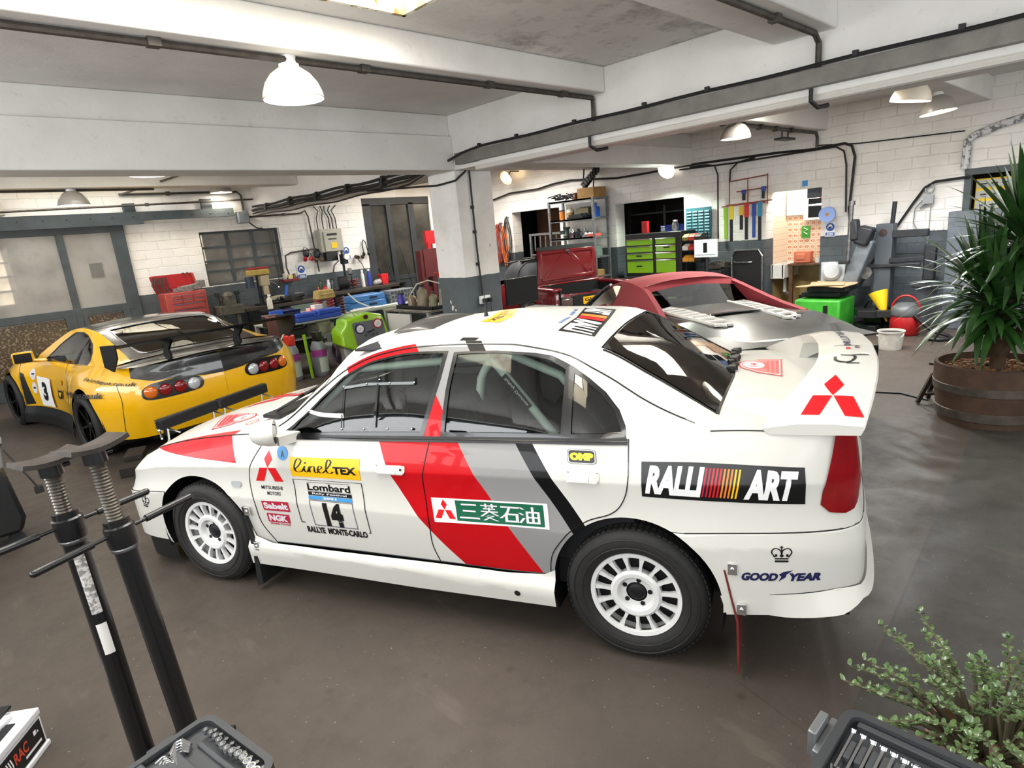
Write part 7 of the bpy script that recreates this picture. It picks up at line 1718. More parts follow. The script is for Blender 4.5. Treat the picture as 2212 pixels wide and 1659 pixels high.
t = thing('bench_grinder', 'black drum grinder on the corner of the workbench', 'grinder', (6.42, 11.6, .985)); MB().lathe([(.0, -.1), (.14, -.1), (.14, .08), (.1, .12), (0, .12)], 24, c=(0, 0, .15), ax=(1, -.4, 0)).build('drum', BLK, t, smooth=40); MB().box((0, .02, .015), (.2, .2, .03)).tube([(.17, -.05, 0), (.17, -.05, .28)], .012).build('base', DSTEEL, t)
b = MB()
for k in range(3): b.tube([(.05 * k + .05 * math.cos(a), .05 * math.sin(a) , .04 + .012 * a) for a in [i * .5 for i in range(26)]], .01, 5)
one(b, 'coil_springs', mat('red_black_springs', '#8a2a2c', .5), 'small red coil springs on the bench beneath the wall drill stand', 'springs', None, (6.72, 11.8, .985))
bottle('white_spray_can', 'tall white spray can on the bench left of the blue one', 'aerosol', (6.98, 11.78, .985), .04, .36, WHITEP, WHITEP, .6); bottle('blue_spray_can', 'tall blue spray can on the bench right of the white one', 'aerosol', (7.14, 11.78, .985), .04, .36, mat('can_blue', '#2f3fa6', .4), WHITEP, .6)
one(MB().ball((0, 0, .06), .07, 10, (1.4, 1, .9)).ball((.08, .03, .07), .06, 10).ball((-.07, -.02, .05), .05, 10), 'rag', mat('grey_rag', '#a5a29b', .9), 'crumpled grey rag on the bench between the blue can and the red box', 'rag', None, (7.3, 11.72, .985), smooth=180)
t = thing('red_pot', 'red square plastic pot with a brush at the right end of the bench', 'pot', (7.47, 11.75, .985)); MB().box((0, 0, .11), (.15, .15, .22), taper=1.12).build('pot', mat('bright_red_plastic', '#d3262b', .4), t, bevel=.008); MB().cyl((-.04, 0, .2), (-.08, 0, .34), .018).build('brush', DSTEEL, t)
one(MB().bx(7.66, 7.95, 11.5, 11.95, .97, .985).box((7.8, 11.7, .91), (.2, .3, .12)), 'hanging_tool_tray', DSTEEL, 'dark steel tray overhanging the right end of the workbench', 'tray')
# drill stand and wall things
t = thing('drill_stand', 'old bench drill stand with a round dial under the fuse box', 'drill', (6.62, 11.85, .985)); MB().cyl((0, 0, 0), (0, 0, .80), .025).box((0, -.03, .02), (.24, .26, .04)).box((0, -.05, .62), (.12, .14, .2)).build('stand', DSTEEL, t, bevel=.01); MB().cyl((.02, -.12, .66), (.02, -.16, .66), .06, n=20).build('dial', WHITEP, t); MB().lathe([(.03, 0), (.055, .03), (.04, .14), (0, .15)], 14, c=(.08, -.08, .28)).build('spindle', STEEL, t, smooth=40); MB().tube([(-.12, -.05, .6), (-.25, -.08, .52), (-.3, -.08, .38)], .014).build('hose', BLK, t)
t = thing('fuse_box', 'grey steel fuse box with a yellow warning label on the far wall', 'fuse box', (6.48, 11.98, 2.0)); FB = mat('pale_grey_enamel', '#a6a497', .45); MB().box((0, .03, 0), (.5, .18, .46)).build('case', FB, t, bevel=.012); MB().box((0, -.07, -.02), (.36, .04, .4)).build('door', FB, t, bevel=.008); MB().box((.02, -.095, -.1), (.13, .004, .12)).build('warning_label', YELP, t)
MB().box((0, -.095, .12), (.22, .01, .04)).box((0, -.095, .03), (.18, .01, .02)).build('vent', BLK, t); MB().box((-.05, .0, -.32), (.26, .14, .18)).build('gland_box', BLK, t, bevel=.01)
for i, (x0, x1) in enumerate(((6.28, 6.36), (6.4, 6.46), (6.55, 6.5), (6.62, 6.58), (6.7, 6.66))): run('fuse_box_cable', 'thin cable dropping from the wall bundle into the fuse box, %s from the left' % ('first', 'second', 'third', 'fourth', 'fifth')[i], 'cable', [(x1 - .1 + .05 * i, 12.07, 2.70), (x1 - .02, 12.06, 2.6), (x0, 12.06, 2.45), (x0, 12.05, 2.22)], .011, CBL)
t = thing('junction_box', 'grey junction box with dangling wires above the dirty window', 'junction box', (4.78, 12.0, 2.55)); MB().box((0, 0, 0), (.2, .12, .22)).build('case', GREYP, t, bevel=.01); b = MB().tube([(.1, 0, -.1), (.2, -.03, -.2), (.35, 0, -.24)], .012).tube([(.3, 0, -.2), (.42, -.05, -.3), (.43, -.1, -.9), (.44, -.1, -1.3)], .007); b.build('wire', CBL, t)
one(MB().bx(1.10, 1.30, 11.98, 12.08, 2.58 + .16, 2.95).bx(.9, 1.06, 12.0, 12.08, 2.78, 2.92), 'alarm_box', mat('ivory_plastic', '#b8b3a4', .5), 'ivory alarm box on the wall above the sliding door at the left edge', 'box', bevel=.008)
for lb, y, z in (('blue mask sign on the white wall between the dirty window and the fuse box', 5.79, 1.44), ('blue goggles sign on the wall right of the fuse box', 6.86, 1.72)): wallsign(lb, y, z, .18, xw=False)
for lb, x, z, c in (('respirator mask with red filters hanging left of the fuse box', 5.92, 1.72, RB2), ('brown respirator hanging beside the red filter mask', 6.15, 1.68, mat('brown_rubber', '#5a4a35', .6))):
    t = thing('respirator', lb, 'mask', (x, 12.02, z)); MB().ball((0, 0, .06), .07, 12, (1, .7, 1.2)).build('face_piece', DSTEEL, t, smooth=180)
    for k in (-1, 1): MB().cyl((k * .05, -.03, -.03), (k * .075, -.08, -.06), .038).build('filter', c, t, smooth=40)
    MB().tube([(-.06, .02, .1), (0, .04, .2), (.07, .02, .14), (.11, .0, 0), (.06, 0, -.04)], .007, 6).build('strap', CBL, t)
t = thing('ear_defenders', 'black ear defenders hanging on a hook left of the dark doorway', 'ear defenders', (7.3, 12.04, 1.8)); MB().tube([(-.05, 0, -.1), (-.06, 0, .06), (-.02, 0, .16), (.03, 0, .1), (.06, 0, -.1)], .012).build('band', BLK, t)
for k in (-1, 1): MB().ball((k * .06, -.02, -.14), .045, 10, (.7, .8, 1.1)).build('ear_cup', BLK, t, smooth=180)
one(MB().cyl((7.05, 12.05, 1.62), (7.05, 11.95, 1.60), .04).tube([(7.05, 12.02, 1.6), (7.15, 12.0, 1.45), (7.2, 12.0, 1.3)], .008).lathe([(.03, 0), (.045, .02), (.03, .04)], 16, c=(7.2, 12.04, 1.60), ax=(0, -1, 0)), 'wall_hooks', mat('brass_black', '#4a4030', .4, .5), 'hanging brass fittings on the wall below the goggles sign', 'fittings')
t = thing('rod_bundle', 'long dark rods leaning in front of the dark doorway', 'rods', (0, 0, 0))
for x0, x1, z in ((7.8, 8.05, 1.55), (7.85, 8.15, 1.35), (8.2, 8.4, 1.75), (7.75, 7.98, 1.5)): MB().cyl((x1, 11.7, 0), (x0, 12.04, z), .012, n=6).build('rod', DSTEEL, t)
# red hydraulic press by the column
t = thing('hydraulic_press', 'tall red steel press frame partly hidden by the column', 'press', (0, 0, 0)); CR = mat('crimson_paint', '#b3121f', .4); DR = mat('maroon_steel', '#5f1a1d', .5)
MB().bx(7.55, 7.65, 10.4, 10.56, 0, 1.64).bx(7.80, 7.88, 10.4, 10.56, 0, 1.66).bx(7.65, 7.80, 10.45, 10.5, .0, .9).build('frame', DR, t); MB().bx(7.62, 8.35, 10.38, 10.42, 1.1, 1.66).build('side_plate', DR, t); MB().bx(7.9, 8.6, 10.62, 10.7, 1.75, 2.02).bx(7.92, 8.0, 10.6, 10.7, 0, 1.8).build('upright', CR, t)
for z in (1.62, 1.2, .75): MB().bx(7.62, 7.82, 10.41, 10.53, z - .02, z + .02).build('cross_bar', DR, t)
# ================================================================ middle of the workshop
ALU = mat('pale_steel_angle', '#9a9c9a', .5, .3)
t = thing('trolley', 'grey steel trolley loaded with blue tool case and boxes behind the yellow car', 'trolley', (0, 0, 0))
MB().bx(3.72, 4.95, 8.95, 9.7, .775, .80).build('top', ALU, t, bevel=.004)
for x in (3.75, 4.92):
    for y in (8.98, 9.66): MB().bx(x - .025, x + .025, y - .025, y + .025, .05, .78).build('leg', ALU, t)
for z in (.30, .55): MB().bx(3.72, 4.95, 8.95, 9.7, z - .012, z + .01).build('shelf', ALU, t)
t = thing('blue_tool_case', 'long bright blue plastic tool case at the front of the steel trolley', 'tool case', (4.47, 9.08, .80), .03); BC = mat('blue_case', '#2848a8', .4); MB().box((0, 0, .035), (.76, .24, .07)).build('base', BC, t, bevel=.012); MB().box((-.22, 0, .1), (.32, .24, .06)).box((.18, 0, .105), (.40, .24, .07)).build('lid', BC, t, bevel=.015); MB().box((-.05, -.125, .07), (.1, .02, .03)).build('latch', BC, t, bevel=.004)
carton('blue_white_carton', 'blue and white carton standing at the left end of the steel trolley', (3.86, 9.12, .80), (.2, .05, .22), .1, mat('carton_blue', '#2f5cc4', .6)); carton('navy_carton', 'navy blue parts carton with open flap behind the blue tool case', (4.1, 9.28, .80), (.34, .22, .18), -.1, mat('carton_navy', '#1c2452', .6), flaps=True); carton('white_carton', 'upright white carton on the trolley behind the blue tool case', (4.62, 9.32, .80), (.16, .1, .2), .2, mat('carton_white', '#dcd6d6', .6))
one(MB().box((0, 0, .06), (.3, .18, .12), rz=.1, taper=.85).box((.16, .0, .10), (.12, .16, .1), rz=.5, ry=.3), 'red_white_packets', mat('red_white_packets', '#e3b9b8', .6, noise=(14, '#c5343c', .46, .54)), 'red and white paper packets between the cartons on the trolley', 'packets', None, (4.36, 9.3, .80), bevel=.01)
b = MB(); rows = []
for i in range(9): a = i / 8; rows.append([(3.62 + .2 * j / 8, 8.93 - .03 * math.sin(PI * a) + .012 * math.sin(j * 2.2) * a + (.16 * (1 - a / .25) if a < .25 else 0), .98 - .48 * max(0, a - .2)) for j in range(9)])
b.grid(rows); one(b, 'towel', mat('brown_towel', '#6a4a45', .95, bmp=(90, .4)), 'brown towel draped over the left end of the steel trolley', 'towel', smooth=60, solid=.02)
one(MB().bx(3.66, 3.80, 8.95, 9.2, .80, .975), 'towel_crate', DSTEEL, 'dark crate under the brown towel on the trolley', 'crate')
for i, (x, z, lb) in enumerate(((4.15, .562, 'dark compressor parts on the upper trolley shelf, left'), (4.6, .562, 'pale gasket box on the upper trolley shelf, right'), (4.3, .312, 'black hose box on the lower trolley shelf'))):
    b = MB().box((0, 0, .07), (.3, .3, .14), rz=.2 * i).cyl((-.12, -.1, .14), (.1, -.12, .16), .05); one(b, 'shelf_parts', (BLK, mat('pale_olive', '#9a9a84', .6), DSTEEL)[i], lb, 'parts', None, (x, 9.25, z), bevel=.006)
# springs on the table behind
t = thing('parts_table', 'pale steel table of white pipes and blue cases behind the lime green machine', 'table', (0, 0, 0)); MB().bx(5.0, 7.3, 10.0, 10.95, .66, .69).build('top', mat('pale_green_top', '#9aa294', .5), t)
for x in (5.05, 7.2):
    for y in (10.05, 10.9): MB().bx(x, x + .05, y, y + .05, 0, .66).build('leg', ALU, t)
MB().bx(5.0, 7.3, 10.0, 10.95, .3, .33).build('shelf', DSTEEL, t)
SPR = mat('red_spring', '#9c2230', .35, coat=.4)
for i, (x, y, lb) in enumerate(((5.10, 10.2, 'red coil spring standing left of its pair beneath the tan box'), (5.28, 10.12, 'red coil spring in the middle of the group under the tan box'), (5.45, 10.05, 'dark red coil spring at the right of the group'))):
    n = 64; b = MB().tube([(.065 * math.cos(a), .065 * math.sin(a), .012 + .30 * k / n) for k, a in [(k, k * 2 * PI * 6 / n) for k in range(n + 1)]], .013, 7); one(b, 'coil_spring', SPR if i < 2 else mat('dark_spring', '#4a1a1e', .4), lb, 'spring', 'red coil springs', (x, y, .69), smooth=180)
one(MB().box((0, 0, .075), (.34, .22, .15), taper=.85).box((0, -.1, .08), (.24, .03, .03)), 'tan_box', mat('tan_leather', '#b39a5c', .7, noise=(9, '#8f7840')), 'tan lettered tool box resting on top of the red coil springs', 'box', None, (5.2, 10.15, 1.005), bevel=.015)
CB2 = mat('steel_blue_case', '#2f6ba8', .4)
for i, (z, d, lb) in enumerate(((.69, (.86, .4, .13), 'steel blue case at the bottom of the pair on the pale table'), (.82, (.8, .38, .12), 'steel blue case on top of its pair on the pale table'))):
    t = thing('blue_case', lb, 'tool case', (6.15 + .02 * i, 10.5, z + .002), .06 + .05 * i); MB().box((0, 0, d[2] / 2), d, taper=.94).build('shell', CB2, t, bevel=.02); MB().box((.1, -.2, d[2] / 2), (.16, .02, .03)).build('handle', BLK, t)
for i in range(3):
    t = thing('organiser_case', 'clear grey organiser case of small parts, %s of the stack of three' % ('bottom', 'middle', 'top')[i], 'organiser', (6.95, 10.5, .692 + .085 * i), .05); MB().box((0, 0, .04), (.58, .34, .078)).build('case', mat('smoky_clear_%s' % 'abc'[i], '#84888a', .3), t, bevel=.006)
    q = MB()
    for j in range(7): q.box((-.24 + .08 * j, -.172, .04), (.055, .006, .05))
    q.build('compartment_row', mat('dark_bits_%s' % 'abc'[i], '#3f4246', .5), t)
PP = mat('white_pipe_plastic', '#d9d6cc', .5)
for i, (a, b_) in enumerate((((5.6, 10.05, .71), (6.2, 10.12, .71)), ((5.75, 10.2, .71), (6.3, 10.05, .71)), ((6.1, 10.03, .71), (6.65, 10.1, .71)))): run('plastic_pipe', 'short white plastic pipe lying on the pale table, %s' % ('left of three', 'middle of three', 'right of three')[i], 'pipe', [a, b_], .022, PP)
run('white_tube', 'bent white tube leaning against the two steel blue cases', 'tube', [(5.72, 10.24, 1.02), (5.85, 10.18, .85), (6.05, 10.1, .73)], .012, PP)
# lime green service machine
t = thing('service_machine', 'lime green and grey air conditioning service machine with two gauges', 'machine', (4.86, 8.55, 0), -.12); LG = mat('lime_plastic', '#93c81e', .25, coat=.6)
MB().prism([(-.34, 0), (.28, 0), (.28, .36), (.22, .42), (-.36, .42)], -.22, .22, 'y').build('body', mat('pale_grey_body', '#a7aaaa', .5), t, bevel=.03); MB().bx(-.2, .3, -.235, -.22, .02, .3).build('door', DSTEEL, t, bevel=.005)
pr = [(-.42, .42), (-.40, .62), (-.30, .70), (-.27, .79), (.10, .86), (.33, .80), (.38, .45), (.36, .30), (-.22, .28), (-.28, .36)]
b = MB(); K = lambda p, y: (p[0], y - .22 + (.86 - p[1]) * -.28, p[1])
b.add([K(p, 0) for p in pr] + [K(p, .42) for p in pr], [tuple(range(10)), tuple(range(19, 9, -1))] + [(i, i + 10, (i + 1) % 10 + 10, (i + 1) % 10) for i in range(10)]); ho = b.build('hood', LG, t, bevel=.035, seg=3)
F = lambda x, z, o=.012: V((x, -.22 + (.86 - z) * -.28 - o, z))
pn = MB().add([F(x, z) for x, z in rrect(.50, .36, .04, 4, .05, .56)], [tuple(range(20))]).build('control_panel', mat('grey_panel', '#63666a', .5), t)
for x, z, c in ((-.10, .64, SDBL), (.20, .68, SCRIM)): g = MB().cyl(F(x, z, .014), F(x, z, .035), .075, n=28).build('gauge', c, t, smooth=40); MB().cyl(F(x, z, .035), F(x, z, .038), .058, n=28).build('dial', SWHT, g); MB().bar(F(x - .02, z - .02, .04), F(x + .03, z + .03, .04), .006, .002).build('needle', SBLK, g)
MB().bar(F(.0, .575, .02), F(.12, .60, .02), .05, .01).build('display', BLK, t)
for x, z in ((.03, .44), (.22, .47)): MB().cyl(F(x, z, .014), F(x, z, .05), .032, n=16).build('knob', BLK, t, smooth=40)
for x in (-.03, .03, .09, .15): MB().cyl(F(x, .53, .014), F(x, .53, .02), .018, n=12).build('button', STEEL, t)
MB().cyl(F(.04, .80, .0), F(.04, .80, .03), .035, n=20).build('badge', mat('dark_red_badge', '#4a1a16', .4), t)
b = MB()
for k in range(3): b.tube([(-.42 - .02 * k, -.1 + .1 * math.cos(a), .28 + .13 * math.sin(a) + .02 * k) for a in [2 * PI * i / 20 for i in range(21)]], .011, 6)
b.build('coiled_hose', mat('purple_hose', '#3b2838', .5), t)
# gas bottles
for i, (x, y, lb) in enumerate(((3.82, 8.75, 'gas bottle with purple band and red valve guard, left of the lime post'), (4.22, 8.68, 'gas bottle with purple band and black cap, right of the lime post'))):
    t = thing('gas_bottle', lb, 'gas bottle', (x, y, 0), 0, 'gas bottles by the lime post'); MB().lathe([(.10, 0), (.112, .03), (.112, .44), (.08, .52), (.04, .54)], 24).build('cylinder', mat('grey_bottle', '#8b9298', .4, .2), t, smooth=40); MB().lathe([(.1125, .30), (.1135, .30), (.1135, .40), (.1125, .40)], 24, cap=False).build('purple_band', mat('band_purple', '#a13c8e', .5), t, smooth=40)
    MB().lathe([(.1127, .06), (.1135, .06), (.1135, .28), (.1127, .28)], 24, cap=False, a0=2.6, a1=5.0).build('paper_label', mat('pale_label', '#c9d8c6', .6), t, smooth=40); MB().box((0, -.02, .60), (.12, .12, .16), rz=.4).build('valve_cover', BLK if i else mat('coral_red', '#d8362f', .4), t, bevel=.02)
    if not i: MB().tube([(0, -.06, .68), (-.1, -.1, .72), (-.16, -.08, .62), (-.13, -.05, .4)], .012).build('hose', PP, t)
run('lime_post', 'slim lime green post standing between the two gas bottles', 'post', [(4.03, 8.62, 0), (4.0, 8.62, .66)], .024, LG)
run('wooden_handle', 'pale wooden handle leaning behind the yellow car tail', 'handle', [(2.95, 9.2, .95), (3.55, 8.9, .58)], .018, mat('pale_wood', '#c9a765', .6))
# steel table with oil cans, cabinet beside
t = thing('steel_table', 'grey steel table with black drip tray in front of the column', 'table', (0, 0, 0)); MB().bx(5.22, 6.05, 7.16, 8.35, .835, .86).build('top', mat('scuffed_steel_top', '#8b877f', .5, .4, noise=(6, '#6b655b')), t)
for x, y in ((5.25, 7.2), (5.25, 8.31), (6.02, 7.2), (6.02, 8.31)): MB().bx(x - .025, x + .025, y - .025, y + .025, 0, .84).build('leg', ALU, t)
MB().bx(5.23, 5.26, 7.65, 8.25, .15, .8).build('white_panel', mat('pale_panel', '#c5c4c0', .6), t); MB().bx(5.6, 6.04, 7.2, 8.3, .1, .8).build('grey_panel', GREYP, t)
t = thing('drip_tray', 'black shallow tray of oil cans on the grey steel table', 'tray', (5.68, 7.68, .862)); MB().bx(-.34, .34, -.46, .46, 0, .008).bx(-.34, -.33, -.46, .46, 0, .05).bx(.33, .34, -.46, .46, 0, .05).bx(-.34, .34, -.46, -.45, 0, .05).bx(-.34, .34, .45, .46, 0, .05).build('tray', BLK, t)
GC = mat('grimy_jug', '#8f8470', .55, noise=(9, '#6a5f4c'))
for i, (x, y, r, hh, m_, lb) in enumerate(((5.55, 8.0, .07, .2, GC, 'grimy cream measuring jug at the left of the black tray'), (5.62, 7.85, .07, .19, mat('orange_jug', '#c4532a', .5), 'orange jug between the grimy jugs on the black tray'), (5.55, 7.72, .085, .34, GC, 'tall grimy oil can in the middle of the black tray'), (5.62, 7.55, .065, .22, mat('olive_can', '#7d775a', .5), 'olive oil can right of the tall grimy can'), (5.72, 7.42, .075, .2, GC, 'squat cream oil can at the right of the black tray'), (5.85, 7.6, .06, .3, mat('pale_can', '#a19a86', .5), 'pale can holding the red funnel on the black tray'))):
    bottle('oil_jug', lb, 'oil can', (x, y, .871), r, hh, m_, DSTEEL, .4)
t = thing('red_funnel', 'red funnel standing in a pale can in front of the column', 'funnel', (5.85, 7.6, 1.165)); MB().lathe([(.012, 0), (.02, .09), (.09, .18), (.095, .19), (.085, .18), (.014, .09)], 18, cap=False).build('cone', mat('red_funnel_plastic', '#b5301f', .5), t, smooth=40)
run('clear_hose', 'pale hose looping over the oil cans on the black tray', 'hose', [(5.5, 7.95, .9), (5.45, 7.9, 1.05), (5.5, 7.75, 1.22), (5.6, 7.6, 1.26), (5.7, 7.42, 1.2), (5.75, 7.34, 1.05), (5.73, 7.32, .92)], .01, mat('pale_hose', '#c7bea6', .5), smooth=60)
bottle('blue_purple_can', 'blue purple can on the table left of the oil cans', 'can', (5.5, 8.22, .862), .06, .22, mat('violet_tin', '#352a9a', .4), BLK, .8)
# television and red boxes right of the column
t = thing('television', 'black flat television standing right of the column', 'television', (6.22, 6.25, 0), -.05); MB().box((0, 0, 1.04), (.60, .04, .37)).build('case', BLK, t, bevel=.006); MB().box((0, -.022, 1.045), (.57, .004, .34)).build('screen', mat('dark_screen', '#1b1c1d', .5, spec=.2), t); MB().box((0, .02, .82), (.08, .03, .12)).box((0, .02, .765), (.3, .2, .02)).build('foot', BLK, t)
one(MB().bx(5.9, 6.75, 6.05, 6.5, 0, .755), 'low_cabinet', GREYP, 'low grey cabinet carrying the black television', 'cabinet', bevel=.01)
t = thing('red_tool_box', 'red two tier tool box right of the column behind the television', 'tool box', (6.9, 7.9, 1.0)); MB().bx(-.28, .28, -.15, .15, 0, .13).build('lower_box', REDP, t, bevel=.01); MB().bx(-.27, .27, -.14, .14, .135, .26).build('upper_box', REDP, t, bevel=.01); MB().bx(-.1, .1, -.01, .01, .26, .29).build('handle', BLK, t)
one(MB().bx(6.6, 7.2, 7.72, 8.1, .96, .998).bx(6.62, 6.66, 7.74, 7.78, 0, .96).bx(7.14, 7.18, 7.74, 7.78, 0, .96).bx(6.62, 6.66, 8.04, 8.08, 0, .96).bx(7.14, 7.18, 8.04, 8.08, 0, .96), 'stand', DSTEEL, 'dark steel stand under the red two tier tool box', 'stand')
# ================================================================ foreground
BST = mat('black_enamel_steel', '#121213', .35, coat=.3)
THR = mat('screw_thread', '#6d6861', .35, .8)
def prop_stand(loc, rz, h_col, h_top, label, sticker, lean):
    t = thing('prop_stand', label, 'support stand', loc, rz)
    t.rotation_euler = (Matrix.Rotation(lean, 3, V((-.697, -.711, 0))) @ Matrix.Rotation(rz, 3, 'Z')).to_euler()
    MB().cyl((0, 0, .04), (0, 0, h_col), .036, n=28).build('column', BST, t, smooth=40)
    MB().lathe([(.044, h_col - .02), (.046, h_col), (.046, h_col + .05), (.040, h_col + .055), (.040, h_col + .075)], 28).build('collar', BST, t, smooth=40)
    MB().lathe([(.0405, h_col - .035), (.042, h_col - .032), (.042, h_col - .026), (.0405, h_col - .022)], 28).build('ring', STEEL, t)
    prof = []; z = h_col + .07
    while z < h_top - .03: prof += [(.0215, z), (.026, z + .0055), (.0215, z + .011)]; z += .011
    MB().lathe(prof, 24).build('screw', THR, t, smooth=30)
    MB().cyl((0, 0, h_top - .05), (0, 0, h_top), .034, n=24).cyl((.03, 0, h_top - .03), (.055, 0, h_top - .03), .008).build('socket', BST, t, smooth=40)
    b = MB(); b.grid([[(x, y, h_top + .006 + 1.9 * x * x) for y in (-.062, .062)] for x in (-.088, -.06, -.03, 0, .03, .06, .088)]); b.build('saddle', mat('worn_saddle', '#4f4843', .6, .5, noise=(12, '#35302c')), t, solid=.015)
    for a, l in ((0, .26), (PI, .26)):
        d = V((math.cos(a), math.sin(a), .0)); z0 = V((0, 0, h_col + .028)); b = MB().cyl(z0 + d * .04, z0 + d * .10, .007).cyl(z0 + d * .09, z0 + d * (l + .0), .0125, n=16); b.ball(z0 + d * l, .0125, 10); b.build('handle', BST, t, smooth=50)
    for a in (.5, .5 + 2.094, .5 + 4.189): MB().bar((0, 0, .06), (.24 * math.cos(a), .24 * math.sin(a), .01), .04, .02).build('leg', BST, t)
    if sticker:
        for z0, z1, m_ in ((h_col - .30, h_col - .06, mat('instruction_label', '#8d8884', .5, noise=(60, '#d9d6d2', .45, .55))), (h_col - .46, h_col - .34, PAPER)): MB().lathe([(.0368, z0), (.0368, z1)], 12, cap=False, a0=2.3, a1=3.2).build('label', m_, t, smooth=60)
        MB().lathe([(.037, h_col - .075), (.037, h_col - .06)], 12, cap=False, a0=2.3, a1=3.0).build('label', SORG, t)
    return t
prop_stand((.238, 2.417, 0), .25, 1.03, 1.285, 'tall black screw stand at the left with paper labels on its column', True, .04)
prop_stand((.373, 2.253, 0), .33, 1.00, 1.325, 'tall black screw stand nearest the rally car front wheel', False, .07)
# battery
t = thing('car_battery', 'white car battery with black side label on the floor at the lower left corner', 'battery', (-.155, 2.90, 0), math.atan2(-.8, -.6)); BW2 = mat('white_battery_case', '#d9dade', .35)
MB().box((0, 0, .075), (.26, .165, .15)).box((0, 0, .012), (.275, .178, .024)).build('case', BW2, t, bevel=.005); MB().box((0, 0, .165), (.268, .172, .03)).box((.06, -.03, .19), (.14, .09, .02)).box((-.06, -.03, .19), (.06, .09, .02)).build('lid', BW2, t, bevel=.005); MB().box((-.02, -.03, .205), (.22, .04, .01)).box((.03, .03, .182), (.16, .035, .004)).build('top_label', BLK, t)
def bface(a, b): return V((-.118 + .236 * a, .0828, .03 + .11 * b))
chev = join2(*[poly2([(.96 - .05 * i, .2), (.935 - .05 * i, .2), (.905 - .05 * i, .5), (.935 - .05 * i, .8), (.96 - .05 * i, .8), (.93 - .05 * i, .5)]) for i in range(4)])
FL = lambda l: turn2(l, lambda x, y: (1 - x, y))
decal('side_label', bface, 1, 1, [(0, 1), (1, 1), (0, 0), (1, 0)], [(BLK, rect2(0, 0, 1, 1)), (SWHT, chev), (mat('label_orange_red', '#c8452c', .5), FL(text2('RAC', .45, .6, .34, .42, bold=.03))), (SWHT, join2(rect2(.08, .2, .5, .3), rect2(.15, .62, .22, .8), rect2(.1, .62, .13, .7)))], t, (0, 1, 0), step=.5, lift=.001)
# socket set in its open case
CASE = mat('charcoal_case', '#303235', .55); INL = mat('charcoal_insert', '#3a3c3f', .65)
a_ = math.atan2(.17, .985)
t = thing('socket_set', 'open charcoal case of chrome sockets, hex keys and ratchets at the lower left', 'tool set', (.117, 1.262, .80), a_)
# local x to the right, y away
W2_, H2_ = .38, .28
o = rrect(W2_, H2_, .035, 5); i_ = rrect(W2_ - .03, H2_ - .03, .025, 5); n = len(o); b = MB()
b.add([(p[0], p[1], z) for z in (0, .05) for p in o] + [(p[0], p[1], z) for z in (.05, .034) for p in i_], [tuple(range(n - 1, -1, -1))] + [(k, (k + 1) % n, n + (k + 1) % n, n + k) for k in range(n)] + [(n + k, n + (k + 1) % n, 2 * n + (k + 1) % n, 2 * n + k) for k in range(n)] + [(2 * n + k, 2 * n + (k + 1) % n, 3 * n + (k + 1) % n, 3 * n + k) for k in range(n)])
b.build('case', CASE, t, smooth=40); MB().add([(p[0], p[1], .034) for p in i_], [tuple(range(n))]).box((-.01, .0, .040), (.2, .19, .012)).box((.13, -.02, .038), (.012, .2, .008)).box((-.02, .10, .042), (.10, .05, .014)).build('insert', INL, t, bevel=.003)
MB().box((-.06, .148, .03), (.06, .016, .03)).box((.08, .148, .03), (.06, .016, .03)).build('latch', CASE, t, bevel=.004)
for k in range(12): MB().lathe([(.0, .004), (.0045 + .0002 * k, .004), (.0045 + .0002 * k, .012), (.0062 + .00035 * k, .012), (.0065 + .00035 * k, .0)], 18, c=(.151 + .003 * math.sin(k), .085 - .0185 * k, .045)).build('socket', CHROME, t, smooth=30).location = (0, 0, 0)
for k in range(9): MB().cyl((.168, .08 - .024 * k, .036), (.168, .08 - .024 * k, .043), .0045, n=12).build('small_socket', STEEL, t)
for k in range(5): s_ = .010 + .012 * k; MB().tube([(.075 - s_ * .1, .118 - .011 * k - .02, .044), (.10 - .004 * k, .122 - .008 * k, .044), (.112 - .004 * k, .118 - .008 * k, .044), (.115 - .003 * k, .085 - .004 * k, .044)], .0026 + .0003 * (4 - k), 6).build('hex_key', CHROME, t)
for k in range(4): MB().tube([(.045 + .004 * k, .10 - .009 * k, .046), (.062 - .001 * k, .105 - .008 * k, .046), (.068, .10 - .008 * k, .046), (.070, .08 - .004 * k, .046)], .002, 6).build('hex_key', CHROME, t)
for k in range(6): MB().cyl((-.165 + .002 * k, .02 - .012 * k + .065, .042), (-.02, .035 - .012 * k + .075, .042), .0028, n=8).ball((-.165 + .002 * k, .02 - .012 * k + .065, .042), .0045, 8).build('extension_bar', CHROME, t)
for y, l in ((.035, .17), (.0, .15)): MB().cyl((-.13, y - .02, .05), (-.13 + l, y + .012, .05), .0055, n=10).box((-.13 + l, y + .012, .05), (.012, .012, .012)).build('extension_bar', CHROME, t, smooth=40)
q = MB().lathe([(.0, 0), (.018, 0), (.019, .012), (.012, .018), (0, .018)], 24, c=(.075, -.035, .046)).bar((.06, -.045, .054), (-.05, -.11, .052), .014, .011); q.build('ratchet', CHROME, t, smooth=40); MB().cyl((-.05, -.11, .052), (-.1, -.135, .052), .012).build('ratchet_grip', BLK, t)
one(MB().bx(-.03, .25, 1.17, 1.36, 0, .79).bx(-.03, .25, 1.17, 1.36, .79, .7995), 'tool_pedestal', DSTEEL, 'dark steel pedestal under the open socket set', 'pedestal')
